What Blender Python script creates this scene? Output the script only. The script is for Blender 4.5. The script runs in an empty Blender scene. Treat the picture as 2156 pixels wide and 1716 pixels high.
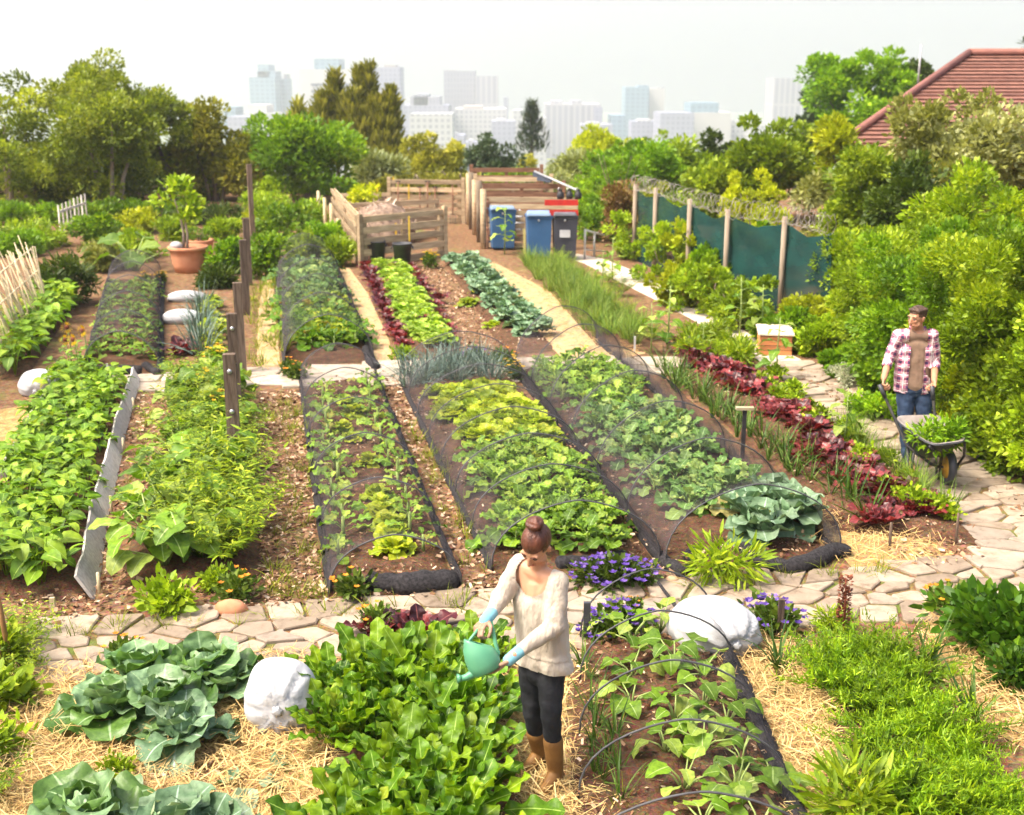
import bpy, math, random
import numpy as np
from mathutils import Vector, Matrix

R = math.radians
rng = np.random.default_rng(11)
random.seed(11)
SC = bpy.context.scene
COL = SC.collection

# ------------------------------------------------------------------ camera frame (photo measured at 2156 x 1716)
FPX, CX, CY, CAMH, PITCH = 2600.0, 1078.0, 858.0, 4.2, R(15.2)
cP, sP = math.cos(PITCH), math.sin(PITCH)


def ray(px, py):
    x = (px - CX) / FPX
    y = (CY - py) / FPX
    return np.array([x, cP + y * sP, -sP + y * cP])


def G(px, py, z=0.0):
    """ground point (height z) seen at a photo pixel"""
    d = ray(px, py)
    t = (z - CAMH) / d[2]
    return np.array([d[0] * t, d[1] * t, z])


def W(px, py, Y):
    """point at world depth Y seen at a photo pixel"""
    d = ray(px, py)
    t = Y / d[1]
    return np.array([d[0] * t, Y, CAMH + d[2] * t])


def ppm(Y):
    return FPX / (Y * 1.03)


# ------------------------------------------------------------------ mesh builder
class MB:
    def __init__(s):
        s.V, s.L, s.C, s.M, s.T, s.B = [], [], [], [], [], []
        s.n = 0

    def add(s, V, F, mat=0, tint=0.5, rib=1.0):
        V = np.asarray(V, float).reshape(-1, 3)
        n = len(V)
        if isinstance(F, np.ndarray):
            L = (F + s.n).ravel()
            C = np.full(len(F), F.shape[1])
        else:
            L = np.array([i for f in F for i in f], int) + s.n
            C = np.array([len(f) for f in F], int)
        s.V.append(V)
        s.L.append(L)
        s.C.append(C)
        s.M.append(np.full(len(C), mat) if np.isscalar(mat) else np.asarray(mat))
        s.T.append(np.full(n, tint) if np.isscalar(tint) else np.asarray(tint, float))
        s.B.append(np.full(n, rib) if np.isscalar(rib) else np.asarray(rib, float))
        s.n += n
        return s

    def mesh(s, name, mats, smooth=True):
        me = bpy.data.meshes.new(name)
        V = np.concatenate(s.V)
        L = np.concatenate(s.L).astype(np.int32)
        C = np.concatenate(s.C).astype(np.int32)
        M = np.concatenate(s.M).astype(np.int32)
        me.vertices.add(len(V))
        me.vertices.foreach_set('co', V.ravel().astype(np.float32))
        me.loops.add(len(L))
        me.loops.foreach_set('vertex_index', L)
        me.polygons.add(len(C))
        st = np.concatenate([[0], np.cumsum(C)[:-1]]).astype(np.int32)
        me.polygons.foreach_set('loop_start', st)
        me.polygons.foreach_set('loop_total', C)
        for m in (mats if isinstance(mats, (list, tuple)) else [mats]):
            me.materials.append(m)
        me.polygons.foreach_set('material_index', M)
        me.polygons.foreach_set('use_smooth', np.full(len(C), smooth))
        a = me.attributes.new('tint', 'FLOAT', 'POINT')
        a.data.foreach_set('value', np.concatenate(s.T).astype(np.float32))
        a = me.attributes.new('rib', 'FLOAT', 'POINT')
        a.data.foreach_set('value', np.concatenate(s.B).astype(np.float32))
        me.update(calc_edges=True)
        return me

    def obj(s, name, mats, parent=None, smooth=True, loc=None):
        return link(name, s.mesh(name, mats, smooth), parent, loc)


def link(name, data, parent=None, loc=None, rz=0.0, sc=None):
    o = bpy.data.objects.new(name, data)
    COL.objects.link(o)
    if parent is not None:
        o.parent = parent
    if loc is not None:
        o.location = Vector([float(v) for v in loc])
    if rz:
        o.rotation_euler.z = rz
    if sc is not None:
        o.scale = (sc, sc, sc) if np.isscalar(sc) else sc
    return o


def tag(o, label, cat, group=None, kind=None):
    if label:
        o['label'] = label
    if cat:
        o['category'] = cat
    if group:
        o['group'] = group
    if kind:
        o['kind'] = kind
    return o


def empty(name, label, cat, loc=(0, 0, 0), rz=0.0, group=None, sc=None):
    o = link(name, None, None, loc, rz, sc)
    o.empty_display_size = 0.1
    return tag(o, label, cat, group)


def struct(o, kind='structure'):
    o['kind'] = kind
    return o


# ------------------------------------------------------------------ primitives
def reseed(k):
    global rng
    rng = np.random.default_rng(k)
    random.seed(k)


def nrm(v):
    v = np.asarray(v, float)
    return v / (np.linalg.norm(v, axis=-1, keepdims=True) + 1e-12)


BOXF = np.array([[0, 3, 2, 1], [4, 5, 6, 7], [0, 1, 5, 4], [1, 2, 6, 5], [2, 3, 7, 6], [3, 0, 4, 7]])


def box(mb, c, size, rz=0.0, rot=None, mat=0, tint=None, taper=1.0):
    x, y, z = np.array(size) / 2.0
    v = np.array([[-x, -y, -z], [x, -y, -z], [x, y, -z], [-x, y, -z], [-x * taper, -y * taper, z], [x * taper, -y * taper, z], [x * taper, y * taper, z], [-x * taper, y * taper, z]])
    if rot is None:
        a = np.array([[math.cos(rz), -math.sin(rz), 0], [math.sin(rz), math.cos(rz), 0], [0, 0, 1]])
    else:
        a = np.array(rot)
    mb.add(v @ a.T + np.array(c), BOXF, mat, random.random() if tint is None else tint)


def beam(mb, p, q, w, h, up=(0, 0, 1), mat=0, tint=None):
    """box beam from p to q, width w (sideways), height h (along up)"""
    p, q = np.array(p, float), np.array(q, float)
    d = nrm(q - p)
    x = nrm(np.cross(d, up))
    z = np.cross(x, d)
    v = []
    for e in (p, q):
        for sx, sz in ((-1, -1), (1, -1), (1, 1), (-1, 1)):
            v.append(e + x * sx * w / 2 + z * sz * h / 2)
    mb.add(v, np.array([[0, 1, 2, 3], [7, 6, 5, 4], [0, 4, 5, 1], [1, 5, 6, 2], [2, 6, 7, 3], [3, 7, 4, 0]]), mat, random.random() if tint is None else tint)


def tube(mb, pts, rad, sides=8, mat=0, tint=0.5, cap=True, flat=1.0, up0=None):
    pts = np.asarray(pts, float)
    n = len(pts)
    rad = np.full(n, rad) if np.isscalar(rad) else np.asarray(rad, float)
    t = np.gradient(pts, axis=0)
    t = nrm(t)
    up = np.array(up0 if up0 is not None else ([0, 0, 1.0] if abs(t[0][2]) < 0.9 else [1.0, 0, 0]))
    a = np.linspace(0, 2 * math.pi, sides, endpoint=False)
    V = []
    for i in range(n):
        x = nrm(np.cross(t[i], up))
        y = np.cross(x, t[i])
        up = y
        V.append(pts[i] + rad[i] * (np.cos(a)[:, None] * x + flat * np.sin(a)[:, None] * y))
    V = np.concatenate(V)
    F = []
    for i in range(n - 1):
        for j in range(sides):
            k = (j + 1) % sides
            F.append([i * sides + j, i * sides + k, (i + 1) * sides + k, (i + 1) * sides + j])
    if cap:
        F.append(list(range(sides))[::-1])
        F.append(list(range((n - 1) * sides, n * sides)))
    mb.add(V, F, mat, tint)


def lathe(mb, prof, sides=20, c=(0, 0, 0), mat=0, tint=0.5, sx=1.0, sy=1.0, cap=True):
    a = np.linspace(0, 2 * math.pi, sides, endpoint=False)
    V, F = [], []
    for r, z in prof:
        V.append(np.stack([np.cos(a) * r * sx, np.sin(a) * r * sy, np.full(sides, z)], 1))
    V = np.concatenate(V) + np.array(c)
    for i in range(len(prof) - 1):
        for j in range(sides):
            k = (j + 1) % sides
            F.append([i * sides + j, i * sides + k, (i + 1) * sides + k, (i + 1) * sides + j])
    if cap:
        F.append(list(range(sides))[::-1])
        F.append(list(range((len(prof) - 1) * sides, len(prof) * sides)))
    mb.add(V, F, mat, tint)


def ellip(mb, c, r, nu=14, nv=9, mat=0, tint=0.5, rot=None, fn=None):
    V = []
    for i in range(nv + 1):
        th = math.pi * i / nv
        for j in range(nu):
            ph = 2 * math.pi * j / nu
            V.append([math.sin(th) * math.cos(ph), math.sin(th) * math.sin(ph), math.cos(th)])
    V = np.array(V)
    if fn is not None:
        V = fn(V)
    V = V * np.array(r)
    if rot is not None:
        V = V @ np.array(rot).T
    F = []
    for i in range(nv):
        for j in range(nu):
            k = (j + 1) % nu
            F.append([i * nu + j, (i + 1) * nu + j, (i + 1) * nu + k, i * nu + k])
    mb.add(V + np.array(c), np.array(F), mat, tint)


def rotz(a):
    return np.array([[math.cos(a), -math.sin(a), 0], [math.sin(a), math.cos(a), 0], [0, 0, 1]])


# ------------------------------------------------------------------ leaves
def leaf_t(nl=4, nc=1, w=0.5, prof='ovate', fold=0.3, curl=0.6, ruf=0.0, rf=2.5, ph=0.0, pet=0.0, cup=0.0):
    """leaf template: length 1 along +Y, face +Z. returns verts, quads, rib(|u|)"""
    t = np.linspace(0, 1, nl + 1)
    P = {'ovate': lambda t: np.sin(math.pi * np.clip(t, 0, 1) ** 0.75) ** 0.8,
         'lance': lambda t: np.sin(math.pi * t ** 0.8),
         'obov': lambda t: np.sin(math.pi * np.clip(t, 0, 1) ** 1.5) ** 0.6,
         'spoon': lambda t: np.clip(t * 1.9 + .08, 0, 1) ** .8 * np.sqrt(np.clip(1 - t ** 7, 0, 1)),
         'blade': lambda t: (1 - t ** 2) * 0.9 + 0.06,
         'round': lambda t: np.sqrt(np.clip(1 - (2 * t - 1) ** 2, 0, 1)),
         'heart': lambda t: np.clip(np.minimum(1, t * 6 + 0.25), 0, 1) * np.cos(t * math.pi / 2) ** 0.7}[prof]
    wid = np.maximum(P(t), 0.03) * w
    if pet:
        stem = t < pet
        tt = np.clip((t - pet) / (1 - pet), 0, 1)
        wid = np.where(stem, 0.07 * w + 0.02, np.maximum(P(tt), 0.1) * w)
    ang = -curl * t
    ds = 1.0 / nl
    y = np.concatenate([[0], np.cumsum(np.cos((ang[1:] + ang[:-1]) / 2) * ds)])
    z = np.concatenate([[0], np.cumsum(np.sin((ang[1:] + ang[:-1]) / 2) * ds)])
    u = np.linspace(-1, 1, 2 * nc + 1)
    V, rib = [], []
    for i in range(nl + 1):
        for uu in u:
            au = abs(uu)
            zz = fold * au * wid[i] / 2 + cup * au ** 2 * wid[i] / 2
            rr = ruf * (au ** 1.5) * math.sin(rf * t[i] * 2 * math.pi + ph + (1.7 if uu > 0 else 0)) if wid[i] > 0.12 * w else 0
            nx, nz = math.sin(-ang[i]) * 0, 1
            V.append([uu * wid[i] / 2, y[i] + (zz + rr) * math.sin(-ang[i]), z[i] + (zz + rr) * math.cos(ang[i])])
            rib.append(au)
    k = 2 * nc + 1
    F = []
    for i in range(nl):
        for j in range(2 * nc):
            F.append([i * k + j, i * k + j + 1, (i + 1) * k + j + 1, (i + 1) * k + j])
    return np.array(V), np.array(F), np.array(rib)


def place(mb, tm, P, D, s=1.0, roll=0.0, ws=1.0, mat=0, tint=None):
    V, F, rib = tm
    P = np.atleast_2d(np.asarray(P, float))
    D = nrm(np.atleast_2d(np.asarray(D, float)))
    N = max(len(P), len(D))
    P = np.broadcast_to(P, (N, 3))
    D = np.broadcast_to(D, (N, 3))
    s = np.broadcast_to(np.asarray(s, float), (N,))
    roll = np.broadcast_to(np.asarray(roll, float), (N,))
    ws = np.broadcast_to(np.asarray(ws, float), (N,))
    up = np.where(np.abs(D[:, 2:3]) > 0.985, np.array([[0.3, 0.95, 0.0]]), np.array([[0, 0, 1.0]]))
    X = nrm(np.cross(D, up))
    Z = np.cross(X, D)
    c, sn = np.cos(roll)[:, None], np.sin(roll)[:, None]
    X, Z = X * c + Z * sn, Z * c - X * sn
    out = P[:, None, :] + s[:, None, None] * ((V[None, :, 0:1] * ws[:, None, None]) * X[:, None, :] + V[None, :, 1:2] * D[:, None, :] + V[None, :, 2:3] * Z[:, None, :])
    nv = len(V)
    FF = (F[None] + (np.arange(N) * nv)[:, None, None]).reshape(-1, F.shape[1])
    tint = rng.random(N) if tint is None else np.broadcast_to(np.asarray(tint, float), (N,))
    mb.add(out.reshape(-1, 3), FF, mat, np.repeat(tint, nv), np.tile(rib, N))


def dirs(az, el):
    az, el = np.asarray(az, float), np.asarray(el, float)
    return np.stack([np.cos(az) * np.cos(el), np.sin(az) * np.cos(el), np.sin(el)], -1)


def rdirs(n):
    return nrm(rng.normal(size=(n, 3)))


QUADLEAF = (np.array([[-.28, .0, .0], [0, -.0, -.05], [.28, .0, .0], [.26, .62, .04], [0, 1.0, -.03], [-.26, .62, .04]]),
            np.array([[0, 1, 4, 5], [1, 2, 3, 4]]), np.array([1, 0, 1, 1, 0, 1.]))
DIAMOND = (np.array([[0, 0, 0], [.3, .45, .06], [0, 1, 0], [-.3, .45, .06]]), np.array([[0, 1, 2, 3]]), np.array([0, 1, 0, 1.]))
NEEDLE = (np.array([[-.09, 0, 0], [.09, 0, 0], [.03, 1, 0], [-.03, 1, 0]]), np.array([[0, 1, 2, 3]]), np.array([1, 1, 1, 1.]))

# ------------------------------------------------------------------ materials
MATS = {}
LK = 0.84


def nodes(name):
    m = bpy.data.materials.new(name)
    m.use_nodes = True
    nt = m.node_tree
    for n in list(nt.nodes):
        if n.type != 'OUTPUT_MATERIAL':
            nt.nodes.remove(n)
    out = [n for n in nt.nodes if n.type == 'OUTPUT_MATERIAL'][0]
    return m, nt, out


def nn(nt, t, **kw):
    n = nt.nodes.new(t)
    for k, v in kw.items():
        if k in ('operation', 'blend_type', 'data_type', 'attribute_name', 'noise_dimensions', 'feature', 'wave_type', 'bands_direction', 'sky_type', 'interpolation', 'distance'):
            setattr(n, k, v)
        else:
            n.inputs[k].default_value = v
    return n


def c4(c):
    return (c[0], c[1], c[2], 1.0)


def ramp(nt, stops):
    r = nt.nodes.new('ShaderNodeValToRGB')
    e = r.color_ramp.elements
    while len(e) < len(stops):
        e.new(0.5)
    for x, (p, c) in zip(e, stops):
        x.position = p
        x.color = c4(c)
    return r


def mixc(nt, fac, a, b, bt='MIX'):
    m = nt.nodes.new('ShaderNodeMix')
    m.data_type = 'RGBA'
    m.blend_type = bt
    for sock, v in ((m.inputs[0], fac), (m.inputs[6], a), (m.inputs[7], b)):
        if hasattr(v, 'is_linked'):
            nt.links.new(v, sock)
        elif np.isscalar(v):
            sock.default_value = v
        else:
            sock.default_value = c4(v)
    return m.outputs[2]


def leaf_mat(name, c1, c2, c3=None, trans=0.35, rib=None, ribw=0.14, rough=0.5, spec=0.3, var=0.25, tcol=None):
    if name in MATS:
        return MATS[name]
    c1, c2, c3 = [None if c is None else tuple(v * LK * w for v, w in zip(c, (1.08, 1.0, .5) if c[1] >= c[0] * .9 and c[2] < c[1] * .5 else (1, 1, 1))) for c in (c1, c2, c3)]
    trans *= .8
    m, nt, out = nodes(name)
    at = nn(nt, 'ShaderNodeAttribute', attribute_name='tint')
    st = [(0.0, c1), (1.0, c2)] if c3 is None else [(0.0, c1), (0.52, c2), (0.93, c3), (.985, c3)] + ([(1.0, (.30, .22, .04))] if rib is not None else [(1.0, c3)])
    rp = ramp(nt, st)
    nt.links.new(at.outputs['Fac'], rp.inputs[0])
    col = rp.outputs[0]
    if rib is not None:
        rb = nn(nt, 'ShaderNodeAttribute', attribute_name='rib')
        mr = nn(nt, 'ShaderNodeMapRange')
        mr.inputs[1].default_value = ribw * 0.15
        mr.inputs[2].default_value = ribw * .7
        nt.links.new(rb.outputs['Fac'], mr.inputs[0])
        col = mixc(nt, mr.outputs[0], rib, col)
    oi = nt.nodes.new('ShaderNodeObjectInfo')
    hs = nn(nt, 'ShaderNodeHueSaturation')
    mv = nn(nt, 'ShaderNodeMapRange')
    mv.inputs[3].default_value = 1 - var
    mv.inputs[4].default_value = 1 + var
    nt.links.new(oi.outputs['Random'], mv.inputs[0])
    nt.links.new(mv.outputs[0], hs.inputs['Value'])
    nt.links.new(col, hs.inputs['Color'])
    col = hs.outputs[0]
    tc = nt.nodes.new('ShaderNodeTexCoord')
    nz = nn(nt, 'ShaderNodeTexNoise', Scale=28.0, Detail=5.0)
    nt.links.new(tc.outputs['Object'], nz.inputs['Vector'])
    rz_ = ramp(nt, [(0.3, (.62, .68, .62)), (0.7, (1.25, 1.2, 1.2))])
    nt.links.new(nz.outputs[0], rz_.inputs[0])
    col = mixc(nt, 1.0, col, rz_.outputs[0], 'MULTIPLY')
    pb = nn(nt, 'ShaderNodeBsdfPrincipled')
    pb.inputs['Roughness'].default_value = rough
    pb.inputs['Specular IOR Level'].default_value = spec
    nt.links.new(col, pb.inputs['Base Color'])
    bp = nn(nt, 'ShaderNodeBump', Strength=0.55)
    bp.inputs['Distance'].default_value = 0.012
    nt.links.new(nz.outputs[0], bp.inputs['Height'])
    nt.links.new(bp.outputs[0], pb.inputs['Normal'])
    tr = nt.nodes.new('ShaderNodeBsdfTranslucent')
    tc = mixc(nt, 1.0, col, tcol or (1.5, 1.5, 0.8), 'MULTIPLY')
    nt.links.new(tc, tr.inputs['Color'])
    mx = nn(nt, 'ShaderNodeMixShader')
    mx.inputs[0].default_value = trans
    nt.links.new(pb.outputs[0], mx.inputs[1])
    nt.links.new(tr.outputs[0], mx.inputs[2])
    nt.links.new(mx.outputs[0], out.inputs[0])
    MATS[name] = m
    return m


def surf(name, c1, c2=None, scale=6.0, rough=0.8, spec=0.3, metal=0.0, bump=0.0, bscale=None, detail=6.0, tint=False, c3=None, stretch=None, lo=0.35, hi=0.65):
    """noise-mottled surface in object coordinates; tint=True mixes by the mesh tint attribute too"""
    if name in MATS:
        return MATS[name]
    m, nt, out = nodes(name)
    pb = nn(nt, 'ShaderNodeBsdfPrincipled')
    pb.inputs['Roughness'].default_value = rough
    pb.inputs['Specular IOR Level'].default_value = spec
    pb.inputs['Metallic'].default_value = metal
    tc = nt.nodes.new('ShaderNodeTexCoord')
    mp = nt.nodes.new('ShaderNodeMapping')
    if stretch:
        mp.inputs['Scale'].default_value = stretch
    nt.links.new(tc.outputs['Object'], mp.inputs[0])
    nz = nn(nt, 'ShaderNodeTexNoise', Scale=scale, Detail=detail)
    nt.links.new(mp.outputs[0], nz.inputs['Vector'])
    c2 = c2 or tuple(v * 0.7 for v in c1)
    st = [(lo, c1), (hi, c2)] if c3 is None else [(lo, c1), ((lo + hi) / 2, c2), (hi, c3)]
    rp = ramp(nt, st)
    nt.links.new(nz.outputs[0], rp.inputs[0])
    col = rp.outputs[0]
    if tint:
        at = nn(nt, 'ShaderNodeAttribute', attribute_name='tint')
        hs = nn(nt, 'ShaderNodeHueSaturation')
        mv = nn(nt, 'ShaderNodeMapRange')
        mv.inputs[3].default_value = 0.6
        mv.inputs[4].default_value = 1.4
        nt.links.new(at.outputs['Fac'], mv.inputs[0])
        nt.links.new(mv.outputs[0], hs.inputs['Value'])
        nt.links.new(col, hs.inputs['Color'])
        col = hs.outputs[0]
    nt.links.new(col, pb.inputs['Base Color'])
    if bump:
        b = nn(nt, 'ShaderNodeBump', Strength=bump)
        b.inputs['Distance'].default_value = 0.02
        n2 = nn(nt, 'ShaderNodeTexNoise', Scale=bscale or scale * 4, Detail=8.0)
        nt.links.new(mp.outputs[0], n2.inputs['Vector'])
        nt.links.new(n2.outputs[0], b.inputs['Height'])
        nt.links.new(b.outputs[0], pb.inputs['Normal'])
    nt.links.new(pb.outputs[0], out.inputs[0])
    MATS[name] = m
    return m


def tint_mat(name, stops, rough=0.85, trans=0.0):
    """colour by the mesh tint attribute (straw, chips, stones)"""
    if name in MATS:
        return MATS[name]
    m, nt, out = nodes(name)
    at = nn(nt, 'ShaderNodeAttribute', attribute_name='tint')
    rp = ramp(nt, stops)
    nt.links.new(at.outputs['Fac'], rp.inputs[0])
    pb = nn(nt, 'ShaderNodeBsdfPrincipled')
    pb.inputs['Roughness'].default_value = rough
    pb.inputs['Specular IOR Level'].default_value = 0.2
    nt.links.new(rp.outputs[0], pb.inputs['Base Color'])
    nt.links.new(pb.outputs[0], out.inputs[0])
    MATS[name] = m
    return m


# ------------------------------------------------------------------ polygon helpers
def inpoly(p, poly):
    x, y = p
    c = False
    n = len(poly)
    for i in range(n):
        x1, y1 = poly[i][0], poly[i][1]
        x2, y2 = poly[(i + 1) % n][0], poly[(i + 1) % n][1]
        if (y1 > y) != (y2 > y) and x < (x2 - x1) * (y - y1) / (y2 - y1) + x1:
            c = not c
    return c


def gpoly(pix):
    return [G(*p)[:2] for p in pix]


def pts_in(poly, n):
    P = np.array(poly)
    lo, hi = P.min(0), P.max(0)
    out = []
    while len(out) < n:
        q = lo + rng.random((max(64, n), 2)) * (hi - lo)
        x, y = q[:, 0], q[:, 1]
        c = np.zeros(len(q), bool)
        for i in range(len(P)):
            x1, y1 = P[i]
            x2, y2 = P[(i + 1) % len(P)]
            if y1 == y2:
                continue
            c ^= ((y1 > y) != (y2 > y)) & (x < (x2 - x1) * (y - y1) / (y2 - y1) + x1)
        out.extend(q[c])
    return np.array(out[:n])


def area(poly):
    P = np.array(poly)
    x, y = P[:, 0], P[:, 1]
    return abs(np.dot(x, np.roll(y, -1)) - np.dot(y, np.roll(x, -1))) / 2


def hexfill(poly, sp, jit=0.3):
    P = np.array(poly)
    lo, hi = P.min(0), P.max(0)
    out = []
    j = 0
    y = lo[1]
    while y <= hi[1]:
        x = lo[0] + (sp / 2 if j % 2 else 0)
        while x <= hi[0]:
            q = (x + random.uniform(-jit, jit) * sp, y + random.uniform(-jit, jit) * sp)
            if inpoly(q, poly):
                out.append(q)
            x += sp
        y += sp * 0.87
        j += 1
    return out


def rowpts(a, b, n, jit=0.0):
    a, b = np.array(a)[:2], np.array(b)[:2]
    out = []
    for i in range(n):
        t = (i + 0.5) / n
        out.append(a + (b - a) * t + rng.normal(size=2) * jit)
    return out


ORD = ['first', 'second', 'third', 'fourth', 'fifth', 'sixth', 'seventh', 'eighth', 'ninth', 'tenth', 'eleventh', 'twelfth', 'thirteenth', 'fourteenth', 'fifteenth', 'sixteenth', 'seventeenth', 'eighteenth', 'nineteenth', 'twentieth']
# ------------------------------------------------------------------ camera, world, sun, haze
cam = bpy.data.cameras.new('camera')
cam.sensor_width = 36.0
cam.lens = 36.0 * FPX / 2156.0
cam.clip_end = 9000.0
cam.clip_start = 0.1
cam.dof.use_dof = True
cam.dof.focus_distance = 8.6
cam.dof.aperture_fstop = 2.4
co = link('camera', cam, None, (0, 0, CAMH))
co.rotation_euler = (R(90) - PITCH, 0, 0)
SC.camera = co

SUN_EL, SUN_AZ = R(58), R(-112)      # azimuth measured from +Y towards +X (negative: to the left), sun slightly ahead-left
wd = bpy.data.worlds.new('World')
SC.world = wd
wd.use_nodes = True
wn = wd.node_tree
bg = wn.nodes['Background']
sky = wn.nodes.new('ShaderNodeTexSky')
sky.sky_type = 'NISHITA'
sky.sun_disc = False
sky.sun_elevation = SUN_EL
sky.sun_rotation = SUN_AZ
sky.altitude = 0
sky.air_density = 1.0
sky.dust_density = 9.0
sky.ozone_density = 0.4
wm_ = mixc(wn, 1.0, sky.outputs[0], (.97, .99, 1.0), 'MULTIPLY')
wn.links.new(wm_, bg.inputs[0])
bg.inputs[1].default_value = 0.15
sl = bpy.data.lights.new('sun', 'SUN')
sl.energy = 1.95
sl.angle = R(15)
sl.color = (1.0, 0.93, 0.79)
so = link('sun', sl)
sd = Vector((math.sin(SUN_AZ) * math.cos(SUN_EL), math.cos(SUN_AZ) * math.cos(SUN_EL), math.sin(SUN_EL)))
so.rotation_euler = sd.to_track_quat('Z', 'Y').to_euler()
SC.view_settings.view_transform = 'Standard'
SC.view_settings.look = 'None'
SC.view_settings.exposure = 1.37
SC.view_settings.gamma = 1.0
SC.cycles.max_bounces = 8
SC.cycles.diffuse_bounces = 3
SC.cycles.transmission_bounces = 4
SC.cycles.transparent_max_bounces = 24
SC.cycles.volume_bounces = 1
SC.cycles.use_denoising = True
SC.cycles.caustics_reflective = False
SC.cycles.caustics_refractive = False
SC.render.use_persistent_data = False

hm, hnt, hout = nodes('haze_air')
pv = hnt.nodes.new('ShaderNodeVolumePrincipled')
pv.inputs['Color'].default_value = (0.93, 0.965, 1.0, 1)
pv.inputs['Density'].default_value = 0.00049
pv.inputs['Anisotropy'].default_value = 0.35
hnt.links.new(pv.outputs[0], hout.inputs['Volume'])
b = MB()
box(b, (0, 1480, 30.5), (4300, 3120, 240))
hz = b.obj('haze', hm, smooth=False)
hz['kind'] = 'stuff'
hz['label'] = 'pale summer haze that fades the distant city'

# ------------------------------------------------------------------ ground and hillside


def ground_mat(name, cols, scale, patch=None, patch_scale=0.6, patch_lo=0.55, patch_hi=0.65, bump=0.6, fine=40):
    m, nt, out = nodes(name)
    tc = nt.nodes.new('ShaderNodeTexCoord')
    n1 = nn(nt, 'ShaderNodeTexNoise', Scale=scale, Detail=10.0, Roughness=0.7)
    nt.links.new(tc.outputs['Object'], n1.inputs['Vector'])
    k = len(cols)
    rp = ramp(nt, [(0.3 + 0.4 * i / (k - 1), c) for i, c in enumerate(cols)])
    nt.links.new(n1.outputs[0], rp.inputs[0])
    col = rp.outputs[0]
    n3 = nn(nt, 'ShaderNodeTexVoronoi', Scale=fine)
    nt.links.new(tc.outputs['Object'], n3.inputs['Vector'])
    col = mixc(nt, 0.35, col, n3.outputs['Color'], 'SOFT_LIGHT')
    if patch:
        n2 = nn(nt, 'ShaderNodeTexNoise', Scale=patch_scale, Detail=7.0, Roughness=0.65)
        nt.links.new(tc.outputs['Object'], n2.inputs['Vector'])
        mr = nn(nt, 'ShaderNodeMapRange')
        mr.inputs[1].default_value = patch_lo
        mr.inputs[2].default_value = patch_hi
        nt.links.new(n2.outputs[0], mr.inputs[0])
        col = mixc(nt, mr.outputs[0], col, patch)
    pb = nn(nt, 'ShaderNodeBsdfPrincipled')
    pb.inputs['Roughness'].default_value = 0.95
    pb.inputs['Specular IOR Level'].default_value = 0.1
    nt.links.new(col, pb.inputs['Base Color'])
    bp = nn(nt, 'ShaderNodeBump', Strength=bump)
    bp.inputs['Distance'].default_value = 0.03
    n4 = nn(nt, 'ShaderNodeTexNoise', Scale=fine * 0.8, Detail=6.0)
    nt.links.new(tc.outputs['Object'], n4.inputs['Vector'])
    nt.links.new(n4.outputs[0], bp.inputs['Height'])
    nt.links.new(bp.outputs[0], pb.inputs['Normal'])
    nt.links.new(pb.outputs[0], out.inputs[0])
    return m


M_mulch = ground_mat('mulch_ground', [(.065, .036, .02), (.17, .095, .05), (.29, .185, .105)], 9.0, (.13, .16, .035), 0.9, 0.6, 0.72)
M_soil = ground_mat('bed_soil', [(.045, .024, .014), (.095, .05, .028), (.15, .085, .048)], 7.0, fine=55)
M_straw_base = ground_mat('straw_base', [(.20, .12, .045), (.36, .24, .095), (.50, .36, .165)], 11.0, (.20, .11, .05), 2.2, 0.62, 0.75, fine=70)
M_sand = ground_mat('tan_soil', [(.34, .22, .11), (.45, .31, .17), (.52, .38, .22)], 6.0, fine=45)
M_gap = ground_mat('joint_soil', [(.10, .055, .03), (.17, .11, .05), (.24, .16, .08)], 8.0, (.11, .14, .03), 1.6, 0.5, 0.6, fine=50)
M_gravel = ground_mat('pale_gravel', [(.46, .38, .31), (.55, .47, .40), (.62, .55, .48)], 9.0, fine=40)
M_hill = ground_mat('hill_green', [(.05, .08, .03), (.10, .13, .05), (.2, .2, .14)], 0.05, fine=0.3, bump=0.0)


def sheet(name, poly, z, mat, kind='structure', res=None):
    mb = MB()
    V = [(p[0], p[1], z) for p in poly]
    mb.add(V, [list(range(len(V)))])
    o = mb.obj(name, mat, smooth=False)
    me = o.data
    if me.polygons[0].normal.z < 0:
        me.flip_normals()
    return struct(o, kind)


sheet('ground', [(-80, -12), (80, -12), (80, 47), (-80, 47)], 0, M_mulch)
prof = [(47, -.02), (52, -1.2), (62, -4.0), (80, -8.0), (150, -20), (400, -48), (800, -76), (1300, -88), (3000, -88)]
xs = np.linspace(-2000, 2000, 41)
b = MB()
V = [(x, y, z) for y, z in prof for x in xs]
F = []
for i in range(len(prof) - 1):
    for j in range(len(xs) - 1):
        a = i * len(xs) + j
        F.append([a, a + 1, a + 1 + len(xs), a + len(xs)])
b.add(V, np.array(F))
struct(b.obj('hillside', M_hill))


def hill_z(y):
    return float(np.interp(y, [p[0] for p in prof], [p[1] for p in prof])) if y > 47 else 0.0


# ------------------------------------------------------------------ crazy paving


def clip_half(poly, m, n):
    out = []
    k = len(poly)
    for i in range(k):
        a, c = poly[i], poly[(i + 1) % k]
        da, dc = np.dot(a - m, n), np.dot(c - m, n)
        if da <= 0:
            out.append(a)
        if da * dc < 0:
            out.append(a + (c - a) * (da / (da - dc)))
    return out


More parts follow.
